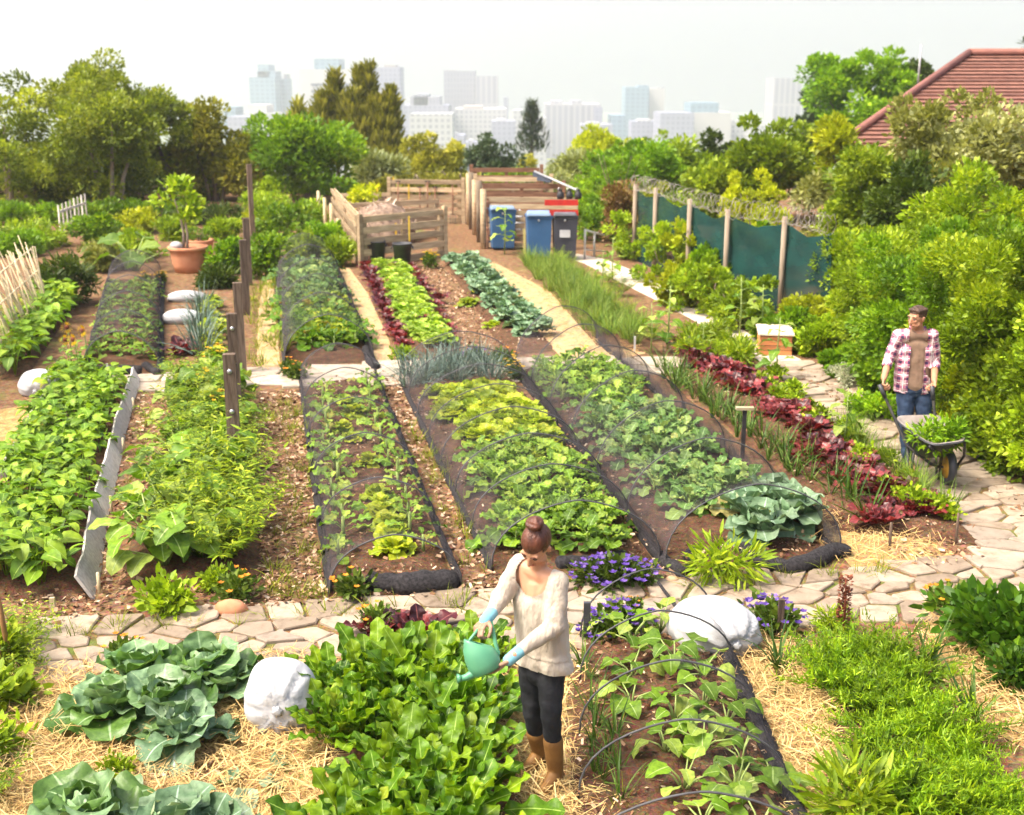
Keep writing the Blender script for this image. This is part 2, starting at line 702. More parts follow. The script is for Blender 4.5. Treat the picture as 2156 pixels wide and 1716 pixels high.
def paving(name, pix, sp, gap, stretch, rot, z0, stops, mat_base, extra_gap=0.0, h=0.022):
    poly = gpoly(pix)
    sheet(name.replace('path', 'path_bed') if False else name, poly, z0, mat_base)
    c, s = math.cos(rot), math.sin(rot)
    A = np.array([[c, s], [-s, c]])
    A[0] /= stretch
    Ai = np.linalg.inv(A)
    q = [A @ p for p in poly]
    seeds = np.array(hexfill([tuple(p) for p in q], sp, 0.36))
    mb = MB()
    for i, sd_ in enumerate(seeds):
        d = np.linalg.norm(seeds - sd_, axis=1)
        nb = np.argsort(d)[1:16]
        cell = [sd_ + np.array(v) * sp * 1.1 for v in ((-1, -1), (1, -1), (1, 1), (-1, 1))]
        for k in nb:
            if d[k] > 3 * sp:
                break
            n = (seeds[k] - sd_) / d[k]
            g = gap * random.uniform(0.5, 1.6) + (extra_gap if random.random() < 0.15 else 0)
            cell = clip_half(cell, (seeds[k] + sd_) / 2 - n * g / 2, n)
            if len(cell) < 3:
                break
        if len(cell) < 3:
            continue
        cell = [Ai @ p for p in cell]
        ce = np.mean(cell, 0)
        if area(cell) < 0.012:
            continue
        # soften corners
        cc = []
        k = len(cell)
        for a in range(k):
            p0, p1, p2 = cell[a - 1], cell[a], cell[(a + 1) % k]
            cc.append(p1 + (p0 - p1) * min(0.09, 0.03 / (np.linalg.norm(p0 - p1) + 1e-6)))
            cc.append(p1 + (p2 - p1) * min(0.09, 0.03 / (np.linalg.norm(p2 - p1) + 1e-6)))
        cc = [p + rng.normal(size=2) * 0.006 for p in cc]
        k = len(cc)
        zt = z0 + h + random.uniform(-.008, .01)
        tl = rng.normal(size=2) * 0.012
        V = [(p[0], p[1], z0 - .01) for p in cc] + [(p[0], p[1], zt - .01 + np.dot(tl, p - ce)) for p in cc]
        inn = [ce + (p - ce) * (1 - 0.012 / (np.linalg.norm(p - ce) + .01)) for p in cc]
        V += [(p[0], p[1], zt + np.dot(tl, p - ce)) for p in inn]
        F = [[a, (a + 1) % k, k + (a + 1) % k, k + a] for a in range(k)] + [[k + a, k + (a + 1) % k, 2 * k + (a + 1) % k, 2 * k + a] for a in range(k)] + [list(range(2 * k, 3 * k))]
        mb.add(V, F, 0, random.random())
    return mb


def stone_mat(name, stops):
    m, nt, out = nodes(name)
    at = nn(nt, 'ShaderNodeAttribute', attribute_name='tint')
    rp = ramp(nt, stops)
    nt.links.new(at.outputs['Fac'], rp.inputs[0])
    tc = nt.nodes.new('ShaderNodeTexCoord')
    n1 = nn(nt, 'ShaderNodeTexNoise', Scale=7.0, Detail=10.0, Roughness=0.7)
    nt.links.new(tc.outputs['Object'], n1.inputs['Vector'])
    r2 = ramp(nt, [(0.32, (.50, .44, .36)), (0.47, (.86, .83, .78)), (0.65, (1.05, 1.03, 1.0))])
    nt.links.new(n1.outputs[0], r2.inputs[0])
    col = mixc(nt, 1.0, rp.outputs[0], r2.outputs[0], 'MULTIPLY')
    pb = nn(nt, 'ShaderNodeBsdfPrincipled')
    pb.inputs['Roughness'].default_value = 0.8
    nt.links.new(col, pb.inputs['Base Color'])
    bp = nn(nt, 'ShaderNodeBump', Strength=0.35)
    bp.inputs['Distance'].default_value = 0.01
    n4 = nn(nt, 'ShaderNodeTexNoise', Scale=25.0, Detail=8.0)
    nt.links.new(tc.outputs['Object'], n4.inputs['Vector'])
    nt.links.new(n4.outputs[0], bp.inputs['Height'])
    nt.links.new(bp.outputs[0], pb.inputs['Normal'])
    nt.links.new(pb.outputs[0], out.inputs[0])
    return m


M_stone = stone_mat('path_stone', [(0, (.22, .17, .125)), (.4, (.33, .26, .20)), (.75, (.38, .31, .24)), (1, (.27, .22, .18))])
MAIN = [(40, 1345), (200, 1318), (330, 1300), (480, 1298), (640, 1285), (800, 1272), (1000, 1262), (1200, 1248), (1400, 1235), (1600, 1222), (1800, 1208), (2060, 1190),
        (2110, 1145), (2050, 1080), (1995, 1035), (1940, 985), (1850, 925), (1770, 870), (1700, 825), (1630, 780), (1690, 760), (1760, 800), (1860, 860), (1930, 910), (2030, 975), (2130, 1040), (2300, 1130),
        (2330, 1260), (2100, 1262), (2020, 1272), (1950, 1286), (1760, 1300), (1560, 1310), (1400, 1330), (1240, 1355), (1100, 1370), (900, 1385), (660, 1385), (480, 1392), (300, 1398), (180, 1408), (90, 1425), (-40, 1440), (-60, 1370)]
pm = paving('stone_path', MAIN, 0.225, 0.019, 1.35, R(4), 0.004, None, M_gap, 0.04)
st = pm.obj('path_stones', M_stone, smooth=False)
struct(st)
BACKP = [(1630, 780), (1540, 725), (1460, 675), (1380, 632), (1300, 592), (1230, 555), (1195, 545), (1215, 535), (1270, 545), (1345, 575), (1440, 628), (1530, 680), (1620, 722), (1690, 760)]
sheet('gravel_path', gpoly(BACKP), 0.005, M_gravel)
CROSS = [(285, 822), (560, 812), (820, 800), (1070, 792), (1320, 778), (1400, 772), (1400, 755), (1300, 757), (1060, 768), (800, 775), (560, 786), (300, 795)]
pm = paving('cross_path', CROSS, 0.33, 0.02, 1.5, R(3), 0.006, None, M_gap)
struct(pm.obj('cross_path_stones', stone_mat('pale_stone', [(0, (.36, .30, .245)), (1, (.46, .40, .335))]), smooth=False))

# ------------------------------------------------------------------ straw
M_straw = tint_mat('straw', [(0, (.34, .20, .07)), (.3, (.50, .33, .13)), (.7, (.58, .41, .165)), (1, (.70, .53, .25))])
STRAW_T = (np.array([[-.022, 0, 0], [.022, 0, 0], [.024, .5, .03], [-.02, .5, .03], [.015, 1, .0], [-.015, 1, .0]]), np.array([[0, 1, 2, 3], [3, 2, 4, 5]]), np.ones(6))
STRAWS = [
    [(-60, 1440), (160, 1408), (480, 1392), (672, 1385), (700, 1480), (680, 1600), (760, 1800), (-100, 1800)],
    [(1030, 1372), (1100, 1372), (1200, 1360), (1195, 1480), (1185, 1560), (1215, 1640), (1270, 1720), (1280, 1800), (1120, 1800), (1060, 1500)],
    [(1510, 1405), (1640, 1375), (1740, 1400), (1760, 1560), (1790, 1640), (1760, 1800), (1720, 1800), (1640, 1600), (1560, 1450)],
    [(1945, 1288), (2020, 1275), (2090, 1330), (2180, 1470), (2230, 1600), (2160, 1580), (2050, 1520), (1960, 1400)],
    [(1670, 1050), (1740, 1070), (1850, 1110), (1960, 1140), (2010, 1165), (2000, 1192), (1800, 1204), (1770, 1170), (1700, 1130)],
    [(955, 555), (1045, 555), (1130, 600), (1250, 670), (1360, 745), (1310, 757), (1190, 762), (1130, 700), (1030, 610)],
    [(-120, 880), (20, 860), (105, 850), (70, 920), (20, 1005), (-60, 1040)],
    [(700, 565), (735, 565), (775, 620), (820, 720), (830, 770), (790, 772), (755, 690)],
    [(560, 590), (575, 590), (590, 770), (640, 775), (640, 785), (540, 785), (545, 640)],
    [(1550, 1330), (1650, 1312), (1700, 1330), (1640, 1390), (1600, 1400)],
]
mb = MB()
for i, px in enumerate(STRAWS):
    poly = gpoly(px)
    far = i in (5, 7, 8, 6)
    sheet('straw_patch', poly, 0.0085, M_sand if i in (5, 7, 8) else M_straw_base)
    a = area(poly)
    n = int(a * (2300 if i < 4 else 700 if i in (4, 9) else 320 if i == 5 else 130))
    P = pts_in(poly, n)
    P = P + rng.normal(size=P.shape) * 0.06
    el = np.abs(rng.normal(size=n)) * 0.28
    z = 0.012 + rng.random(n) ** 1.5 * 0.06 * (0.4 if far else 1)
    pp = np.concatenate([P, z[:, None]], 1)
    place(mb, STRAW_T, pp, dirs(rng.random(n) * 6.283, el), rng.uniform(.05, .17, n), rng.normal(size=n) * .5, rng.uniform(.7, 1.3, n) * .9)
o = mb.obj('loose_straw', M_straw, smooth=False)
tag(o, 'dry golden straw mulch strewn over the paths between the beds', 'straw', kind='stuff')

# ------------------------------------------------------------------ wood chips on the brown paths
M_chip = tint_mat('wood_chips', [(0, (.09, .045, .025)), (.35, (.22, .115, .06)), (.7, (.40, .25, .15)), (.92, (.55, .40, .27)), (1, (.66, .52, .38))])
CHIP_T = (np.array([[-.3, 0, 0], [.3, .1, .02], [.34, .9, .0], [-.25, 1, .05]]), np.array([[0, 1, 2, 3]]), np.ones(4))
CHIPS = [
    ([(530, 830), (640, 820), (660, 1000), (700, 1250), (560, 1285), (540, 1150), (545, 950)], 520),
    ([(250, 1000), (290, 830), (360, 830), (330, 1000), (240, 1150), (300, 1290), (190, 1310), (60, 1330), (10, 1250), (180, 1250)], 420),
    ([(300, 1200), (560, 1180), (700, 1250), (700, 1270), (300, 1300)], 420),
    ([(780, 800), (840, 800), (1000, 1000), (1060, 1190), (1100, 1240), (970, 1250), (930, 1080), (860, 940)], 480),
    ([(1080, 800), (1190, 870), (1400, 1150), (1520, 1215), (1200, 1240), (1390, 1180), (1280, 1000), (1180, 900)], 400),
    ([(1650, 800), (1750, 770), (1850, 850), (1870, 900)], 250),
    ([(2040, 1010), (2160, 1040), (2160, 1100)], 250),
    ([(700, 1230), (1000, 1220), (1200, 1230), (1200, 1250), (700, 1270)], 400),
    ([(1860, 1150), (2000, 1110), (2080, 1180), (2010, 1195), (1900, 1200)], 350),
    ([(860, 570), (930, 560), (1050, 690), (1080, 765), (960, 745)], 200),
    ([(250, 1600), (460, 1560), (470, 1640), (420, 1680), (260, 1680)], 900),
]
mb = MB()
for px, dn in CHIPS:
    poly = gpoly(px)
    n = int(area(poly) * dn)
    P = pts_in(poly, n)
    pp = np.concatenate([P, 0.006 + rng.random((n, 1)) * 0.03], 1)
    place(mb, CHIP_T, pp, dirs(rng.random(n) * 6.283, rng.normal(size=n) * .3), rng.uniform(.02, .07, n), rng.normal(size=n) * .7, rng.uniform(.5, 1.0, n))
for px, dn, z0 in [([(715, 1250), (955, 1240), (770, 805), (655, 812)], 260, .05), ([(1050, 1205), (1120, 1200), (960, 850), (870, 840)], 200, .07), ([(1300, 1190), (1380, 1185), (1180, 900), (1120, 860)], 260, .07),
                   ([(1415, 1200), (1750, 1175), (1640, 1090), (1300, 960), (1150, 800), (1120, 790)], 220, .07), ([(1200, 1800), (1700, 1800), (1500, 1350), (1225, 1350)], 330, .05), ([(1780, 1120), (2060, 1140), (1640, 810), (1430, 790)], 220, .075),
                   ([(850, 745), (960, 740), (860, 560), (775, 565)], 120, .08), ([(1070, 745), (1165, 735), (985, 545), (940, 550)], 150, .05)]:
    poly = gpoly(px)
    n = int(area(poly) * dn)
    P = pts_in(poly, n)
    pp = np.concatenate([P, z0 + rng.random((n, 1)) * 0.04], 1)
    place(mb, CHIP_T, pp, dirs(rng.random(n) * 6.283, rng.normal(size=n) * .3), rng.uniform(.015, .055, n), rng.normal(size=n) * .7, rng.uniform(.4, .9, n), 0, rng.random(n) ** 1.6)
tag(mb.obj('wood_chips', M_chip, smooth=False), 'loose brown bark and wood chips on the paths between beds', 'mulch', kind='stuff')
reseed(21)
# ------------------------------------------------------------------ trees, shrubs, hedges
L_olive = leaf_mat('leaf_olive', (.075, .13, .012), (.23, .32, .03), (.47, .55, .10), trans=.42)
L_bright = leaf_mat('leaf_bright', (0.062, 0.152, 0.008), (0.179, 0.359, 0.014), (0.345, 0.552, 0.028), trans=.38)
L_yellow = leaf_mat('leaf_yellowgreen', (0.221, 0.290, 0.008), (0.414, 0.511, 0.014), (0.607, 0.662, 0.041), trans=.4)
L_mid = leaf_mat('leaf_mid', (.09, .165, .008), (.25, .40, .017), (.46, .61, .055), trans=.36)
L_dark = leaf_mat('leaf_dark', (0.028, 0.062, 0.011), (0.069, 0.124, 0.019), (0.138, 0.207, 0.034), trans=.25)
L_cyp = leaf_mat('leaf_cypress', (.15, .17, .022), (.32, .34, .06), (.50, .50, .14), trans=.3)
L_grey = leaf_mat('leaf_greyolive', (0.166, 0.207, 0.097), (0.304, 0.359, 0.179), (0.469, 0.524, 0.304), trans=.25)
L_pine = leaf_mat('leaf_pine', (0.041, 0.076, 0.034), (0.083, 0.124, 0.062), (0.138, 0.179, 0.097), trans=.15)
L_pale = leaf_mat('leaf_paletip', (0.124, 0.152, 0.048), (0.262, 0.290, 0.110), (0.497, 0.511, 0.262), trans=.3)
L_hedge = leaf_mat('leaf_creeper', (.085, .175, .008), (.27, .44, .014), (.52, .68, .04), trans=.4)
L_brown = leaf_mat('leaf_dead', (0.124, 0.055, 0.021), (0.248, 0.138, 0.041), (0.386, 0.276, 0.083), trans=.2)
M_bark = surf('bark', (.10, .075, .05), (.22, .17, .12), 9, bump=.5, stretch=(1, 1, .25))
M_bark_pale = surf('bark_pale', (.24, .18, .13), (.38, .31, .24), 9, bump=.5, stretch=(1, 1, .25))


def crown(mb, blobs, nclump, nleaf, tm, leaf, csize, droop=0.0, upw=0.3, lo=.5, hi=1.0, flat=0.8, ws=1.0, low=False):
    B = np.array(blobs, float)
    w = (B[:, 3] * B[:, 4] + B[:, 4] * B[:, 5] + B[:, 3] * B[:, 5])
    bi = rng.choice(len(B), nclump, p=w / w.sum())
    d = rdirs(nclump)
    if not low:
        d[:, 2] = np.where(d[:, 2] < -.45, -d[:, 2] * .6, d[:, 2])
    d = nrm(d)
    C = B[bi, :3] + d * B[bi, 3:6] * rng.uniform(lo, hi, (nclump, 1))
    cr = csize * rng.uniform(.6, 1.35, nclump)
    ct = rng.random(nclump)
    ci = rng.integers(0, nclump, nleaf)
    d2 = rdirs(nleaf)
    rr = rng.uniform(.25, 1.0, nleaf) ** .5
    P = C[ci] + d2 * (cr[ci] * rr)[:, None] * np.array([1, 1, flat])
    D = nrm(d2 + d[ci] * .5 + rng.normal(size=(nleaf, 3)) * .45 + np.array([0, 0, upw - droop]))
    s = leaf * rng.uniform(.6, 1.4, nleaf)
    tint = np.clip(.55 * ct[ci] + .5 * rng.random(nleaf) - .02, 0, 1)
    place(mb, tm, P, D, s, rng.normal(size=nleaf) * .8, ws, 0, tint)


def trunk(mb, base, tips, r, lean=(0, 0)):
    base = np.array(base, float)
    fork = base + (np.mean(tips, 0) - base) * .45
    fork[:2] += np.array(lean)
    tube(mb, [base - [0, 0, .3], base + [0, 0, .1], (base + fork) / 2 + rng.normal(size=3) * .1, fork], [r * 1.3, r, r * .85, r * .7], 8)
    for t in tips:
        m = (fork + np.array(t)) / 2 + rng.normal(size=3) * .25
        tube(mb, [fork, m, t], [r * .55, r * .35, r * .12], 6)


def tree(label, px, Y, top, bot, wpx, mat, kind='round', leaf=.16, nleaf=9000, csize=.5, nclump=60, blobs=None, bark=None, multi=False, droop=0., tm=None, name='tree', cat='tree', group=None, base=None, depth=1.0, seed=None, ws=1.0, lobes=9):
    reseed(int(px) + int(Y) * 7 + 5000)
    zb = hill_z(Y) if base is None else base
    k = ppm(Y)
    T = W(px, top, Y)
    zt = T[2]
    zc = W(px, bot + 45, Y)[2]
    w = wpx / k / 2
    c = np.array([T[0], Y, 0])
    H = zt - zb
    ob = empty(name, label, cat, (T[0], Y, zb), group=group)
    bl = []
    ch = zt - max(zc, zb)
    if kind == 'round':
        bl.append((0, 0, max(zc, zb) - zb + ch * .5, w * .75, w * .75 * depth, ch * .46))
        for i in range(lobes):
            a = i * 2.4 + random.random()
            rr = random.uniform(.45, .75)
            zz = random.uniform(.12, .8)
            bl.append((math.cos(a) * w * rr, math.sin(a) * w * rr * depth, max(zc, zb) - zb + ch * zz, w * .38, w * .38 * depth, ch * random.uniform(.18, .26)))
    elif kind == 'umbrella':
        for i in range(9):
            a = i * 2.4
            rr = .75 * math.sqrt(i / 9)
            bl.append((math.cos(a) * w * rr, math.sin(a) * w * rr, H - ch * (.38 + .35 * rr), w * .42, w * .42, ch * .36))
    elif kind == 'spire':
        for i in range(9):
            t = i / 8
            bl.append((random.uniform(-.1, .1) * w, random.uniform(-.1, .1) * w, max(zc, zb) - zb + ch * (.08 + .88 * t), w * (1.02 - t * .85), w * (1.02 - t * .85), ch * .11))
    if blobs is not None:
        bl = [(x * w, y * w, max(zc, zb) - zb + ch * z, rx * w, rx * w, rz * ch) for x, y, z, rx, rz in blobs]
    mb = MB()
    crown(mb, bl, nclump, nleaf, tm or DIAMOND, leaf, csize, droop, ws=ws, low=True)
    mb.obj('crown', mat, ob)
    mb = MB()
    tips = [np.array(b_[:3]) for b_ in bl[:7]]
    r = max(.07, w * .07)
    if multi:
        for i in range(4):
            t = tips[(i + 1) % len(tips)]
            tube(mb, [(t[0] * .25, t[1] * .25, -.3), (t[0] * .5, t[1] * .4, t[2] * .45), t], [r * .8, r * .55, r * .2], 7)
    else:
        trunk(mb, (0, 0, 0), tips, r)
    mb.obj('trunk', bark or M_bark, ob)
    return ob


def shrub(label, pos, w, h, mat, leaf=.09, nleaf=2200, csize=None, nclump=26, tm=None, name='shrub', cat='shrub', group=None, d=None, droop=0., stalk=True, boxy=False, upw=.3, ws=1.0):
    ob = empty(name, label, cat, (pos[0], pos[1], 0), group=group)
    d = d or w
    mb = MB()
    bl = [(0, 0, h * .45, w * .42, d * .42, h * .45), (0, 0, h * .2, w * .42, d * .42, h * .2)]
    if boxy:
        bl = [(x * w * .3, y * d * .3, h * .46, w * .22, d * .22, h * .46) for x in (-1, 0, 1) for y in (-1, 0, 1)]
    else:
        for i in range(5):
            a = i * 2.4 + random.random()
            bl.append((math.cos(a) * w * .25, math.sin(a) * d * .25, h * random.uniform(.35, .7), w * .24, d * .24, h * .28))
    crown(mb, bl, nclump, nleaf, tm or DIAMOND, leaf, csize or min(w, h) * .2, droop, upw, ws=ws, low=True)
    mb.obj('foliage', mat, ob)
    if stalk:
        mb = MB()
        for i in range(5):
            a = i * 1.3
            tube(mb, [(math.cos(a) * w * .05, math.sin(a) * d * .05, -.03), (math.cos(a) * w * .12, math.sin(a) * d * .12, h * .3), (math.cos(a) * w * .25, math.sin(a) * d * .25, h * .65)], [.02, .014, .006], 5)
        mb.obj('stem', M_bark, ob)
    return ob


# left wood
TL = 'trees of the dark wood at left'
tree('broad olive tree at left edge with forked pale trunk, cut by the picture edge', -10, 38, 150, 395, 250, L_olive, nleaf=13500, leaf=.125, csize=.45, multi=True, bark=M_bark_pale, group=TL)
tree('tallest rounded olive tree of the wood at left', 120, 40, 88, 400, 290, L_olive, nleaf=25500, leaf=.125, csize=.5, nclump=90, multi=True, bark=M_bark_pale, group=TL)
tree('olive tree with leaning pale limb beside the tallest tree at left', 205, 38, 150, 405, 210, L_olive, nleaf=16500, leaf=.125, csize=.45, nclump=70, multi=True, bark=M_bark_pale, group=TL)
tree('shorter olive tree with pointed top behind the potted sapling', 335, 42, 165, 410, 230, L_olive, nleaf=18000, leaf=.125, csize=.42, nclump=70, group=TL, blobs=[(0, 0, .45, .7, .45), (-.2, 0, .8, .35, .2), (.15, 0, .85, .25, .16), (.5, 0, .6, .4, .25), (-.55, 0, .5, .4, .3), (.3, .3, .3, .5, .3)])
tree('thin brownish tree sloping down at the right end of the wood', 440, 42, 205, 420, 170, L_cyp, nleaf=8500, csize=.38, nclump=60, group=TL, blobs=[(-.4, 0, .5, .5, .4), (0, 0, .72, .28, .25), (.5, 0, .35, .45, .3), (.1, .2, .3, .6, .3)], multi=True)
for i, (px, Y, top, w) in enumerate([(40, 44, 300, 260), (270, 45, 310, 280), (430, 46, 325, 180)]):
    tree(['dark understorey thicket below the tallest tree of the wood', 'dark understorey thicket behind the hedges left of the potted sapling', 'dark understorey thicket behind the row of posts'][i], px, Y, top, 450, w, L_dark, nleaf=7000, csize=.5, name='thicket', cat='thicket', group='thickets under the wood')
# centre
tree('bright green rounded bush tree left of the pallet bins', 640, 42, 248, 440, 205, L_bright, nleaf=14000, csize=.42, nclump=80)
tree('spiky palm like dark tree behind the top of the tall post', 540, 46, 290, 420, 70, L_dark, nleaf=1600, csize=.35, nclump=20, leaf=.4, tm=NEEDLE, lobes=4, ws=1.2)

def spires(label, Y, cols, mat, base_py, name='conifer', nl=900, group=None):
    """upright conifer made of pointed columns: (px, top py, half width px)"""
    zb = hill_z(Y)
    c0 = W(cols[0][0], cols[0][1], Y)
    ob = empty(name, label, 'tree', (c0[0], Y, zb), group=group)
    mb, mt = MB(), MB()
    for px, top, hw in cols:
        T = W(px, top, Y) - np.array([c0[0], Y, zb])
        zl = W(px, base_py, Y)[2] - zb
        w = hw / ppm(Y)
        n = nl
        t = rng.random(n) ** 1.25
        az = rng.random(n) * 6.283
        prof_ = w * (1 - t) ** .6 * (1 + .30 * np.sin(t * 24 + az * 1.0 + px)) + .05
        rr = prof_ * rng.uniform(.45, 1.05, n)
        yo = random.uniform(-.5, .5)
        P = np.stack([T[0] + np.cos(az) * rr, yo + np.sin(az) * rr, zl + (T[2] - zl) * t], 1)
        D = nrm(np.stack([np.cos(az) * .55, np.sin(az) * .55, np.full(n, 1.1)], 1) + rng.normal(size=(n, 3)) * .3)
        place(mb, NEEDLE, P, D, rng.uniform(.3, .6, n), rng.normal(size=n), 1.6, 0, np.clip(.5 + .3 * np.sin(t * 24 + az + px) + rng.normal(size=n) * .2, 0, 1))
        tube(mt, [(T[0] * .4, yo, -.3), (T[0] * .9, yo, zl * .8), (T[0], yo, T[2] - .3)], [.16, .1, .02], 6)
    mb.obj('crown', mat, ob)
    mt.obj('trunk', M_bark, ob)


spires('tall olive brown conifer with many pointed tops before the white tower', 58, [(702, 160, 26), (680, 205, 24), (725, 215, 34), (755, 150, 17), (774, 145, 16), (745, 200, 30), (790, 215, 34), (824, 196, 19), (808, 235, 34), (665, 240, 24), (765, 235, 60)], L_cyp, 345, nl=1500)
spires('small ragged conifer at left of the many topped conifer', 60, [(628, 218, 14), (612, 250, 18), (645, 245, 22)], L_cyp, 335, nl=500)
tree('olive brown feathery tree between the two conifers above the pallets', 880, 54, 260, 390, 120, L_cyp, nleaf=6500, csize=.35, nclump=50, leaf=.18, blobs=[(-.4, 0, .7, .2, .28), (.2, 0, .75, .3, .25), (0, 0, .35, .8, .35), (.8, 0, .5, .25, .3)])
tree('slim feathery tree just left of the gap in the pallets', 955, 54, 280, 390, 65, L_cyp, nleaf=3000, csize=.28, nclump=30, leaf=.18, lobes=5)
tree('silvery grey olive bush directly behind the compost heap', 790, 47, 318, 430, 110, L_grey, nleaf=5000, csize=.35, nclump=40, leaf=.17, tm=NEEDLE, ws=2)
tree('dark round bush tree behind the stacked plank box', 1035, 50, 288, 400, 95, L_pine, nleaf=6500, csize=.3, nclump=50, leaf=.15)
tree('dull olive bush right of the dark round bush tree', 1105, 51, 305, 410, 110, L_cyp, nleaf=5000, csize=.3, nclump=40, leaf=.15)
tree('silvery pale green bush behind the plank box with white top rail', 1215, 46, 318, 440, 130, L_grey, nleaf=6000, csize=.36, nclump=45, leaf=.17, tm=NEEDLE, ws=2)


def norfolk(px, Y, top, bot, wpx):
    T = W(px, top, Y)
    zb = hill_z(Y)
    ob = empty('norfolk_pine', 'dark norfolk pine with tiered branches rising against the pale city', 'tree', (T[0], Y, zb))
    H = T[2] - zb
    ch = T[2] - W(px, bot, Y)[2]
    w = wpx / ppm(Y) / 2
    mb = MB()
    for i in range(11):
        t = i / 10.5
        z = H - ch + ch * t
        rr = w * (1 - t) ** .85 + .15
        for k in range(7):
            a = k * 6.283 / 7 + i * .5
            n = 26
            s = rng.random(n) ** .7
            P = np.stack([np.cos(a) * rr * s, np.sin(a) * rr * s, z + .35 * rr * s ** 2 + rng.normal(size=n) * .12], 1) + rng.normal(size=(n, 3)) * .06
            place(mb, NEEDLE, P, nrm(dirs(np.full(n, a), np.full(n, .6)) + rng.normal(size=(n, 3)) * .5), rng.uniform(.25, .5, n), 0, 1.6)
    mb.obj('crown', L_pine, ob)
    mb = MB()
    tube(mb, [(0, 0, -1), (0, 0, H * .6), (0, 0, H)], [.28, .18, .03], 7)
    mb.obj('trunk', M_bark, ob)


norfolk(1120, 95, 218, 318, 66)
# right of centre
tree('bright yellow green flat topped tree between city and fence', 1268, 56, 262, 360, 200, L_yellow, 'umbrella', nleaf=10000, csize=.38, nclump=70, leaf=.17)
tree('small dark tree poking up right of the flat topped tree', 1395, 60, 262, 350, 80, L_mid, nleaf=2500, csize=.3, nclump=25)
tree('mid green leafy tree behind the dead vines at the fence end', 1335, 40, 300, 440, 190, L_bright, nleaf=10000, csize=.36, nclump=60)
tree('rounded green tree behind the far fence posts', 1440, 42, 300, 440, 150, L_mid, nleaf=8000, csize=.36, nclump=50)
tree('dark narrow shrub tree left of the large glossy tree', 1510, 44, 268, 420, 80, L_dark, nleaf=3500, csize=.3, nclump=30)
tree('large glossy mid green tree behind the teal fence', 1615, 36, 240, 450, 245, L_mid, nleaf=18000, csize=.4, nclump=90, leaf=.15)
tree('small bushy tree between the fence and the large glossy tree', 1500, 36, 330, 450, 150, L_mid, nleaf=7000, csize=.35, nclump=50)
tree('dark grey green pine left of the tree beside the roof', 1722, 62, 128, 300, 85, L_pine, nleaf=4500, csize=.4, nclump=34, leaf=.24, blobs=[(.3, 0, .85, .5, .12), (-.2, 0, .66, .5, .12), (-.5, 0, .42, .4, .1), (-.3, 0, .2, .4, .1), (.3, 0, .5, .5, .2)])
tree('big dark green tree left of the red tiled roof', 1815, 52, 108, 310, 215, L_bright, nleaf=15000, csize=.45, nclump=75, leaf=.2)
tree('dark green tree just left of the roof ridge', 1925, 54, 108, 290, 120, L_dark, nleaf=8000, csize=.4, nclump=45, leaf=.2)
tree('light green feathery branch tree before the roof corner', 1770, 30, 232, 340, 90, L_yellow, nleaf=1800, csize=.25, nclump=22, leaf=.16, lobes=5)
tree('tree tip at the upper right corner above the roof', 2175, 40, 50, 130, 60, L_pine, nleaf=800, csize=.3, nclump=14, leaf=.2, base=0)
tree('grey green tree with pale flower tips before the red roof', 2060, 24, 180, 420, 330, L_pale, nleaf=21000, csize=.3, nclump=150, leaf=.12, lobes=12, name='flowering_tree')
tree('yellow green shrub tree under the roof corner', 1840, 26, 290, 470, 190, L_mid, nleaf=10000, csize=.3, nclump=70, leaf=.12)
tree('green shrub tree with creamy blossom behind the creeper hedge', 1760, 28, 370, 480, 170, L_pale, nleaf=6500, csize=.28, nclump=50, leaf=.11)
tree('pale yellow green tree right above the creeper hedge', 2090, 19, 335, 560, 280, L_hedge, nleaf=15000, csize=.24, nclump=110, leaf=.1)
tree('dark leafy shrub between the roof and the creeper hedge', 1930, 22, 330, 520, 160, L_dark, nleaf=6500, csize=.26, nclump=50, leaf=.11)

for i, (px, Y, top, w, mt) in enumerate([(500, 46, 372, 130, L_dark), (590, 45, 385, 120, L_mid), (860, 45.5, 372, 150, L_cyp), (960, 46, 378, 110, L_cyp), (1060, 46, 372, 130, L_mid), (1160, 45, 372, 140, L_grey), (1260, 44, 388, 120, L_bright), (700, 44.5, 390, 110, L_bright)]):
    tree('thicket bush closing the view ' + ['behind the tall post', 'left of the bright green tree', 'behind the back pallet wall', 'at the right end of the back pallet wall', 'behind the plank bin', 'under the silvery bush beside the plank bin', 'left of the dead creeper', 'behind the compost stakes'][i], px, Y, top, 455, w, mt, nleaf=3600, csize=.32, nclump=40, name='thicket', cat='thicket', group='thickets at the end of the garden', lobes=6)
# house with red tiled hip roof
M_tile, nt_, out_ = nodes('roof_tiles')
tcn = nt_.nodes.new('ShaderNodeTexCoord')
wv = nn(nt_, 'ShaderNodeTexWave', Scale=1.0, Distortion=0.6, Detail=2.0)
wv.bands_direction = 'Z'
wv.inputs['Scale'].default_value = 2.6
nt_.links.new(tcn.outputs['Object'], wv.inputs['Vector'])
nz_ = nn(nt_, 'ShaderNodeTexNoise', Scale=5.0, Detail=6.0)
nt_.links.new(tcn.outputs['Object'], nz_.inputs['Vector'])
rp1 = ramp(nt_, [(0.3, (.15, .06, .04)), (0.7, (.25, .11, .075))])
nt_.links.new(nz_.outputs[0], rp1.inputs[0])
rp2 = ramp(nt_, [(0.0, (.45, .4, .4)), (0.35, (1, 1, 1)), (1, (1.0, 1, 1))])
nt_.links.new(wv.outputs['Fac'], rp2.inputs[0])
pb_ = nn(nt_, 'ShaderNodeBsdfPrincipled', Roughness=.85)
nt_.links.new(mixc(nt_, 1.0, rp1.outputs[0], rp2.outputs[0], 'MULTIPLY'), pb_.inputs['Base Color'])
nt_.links.new(pb_.outputs[0], out_.inputs[0])
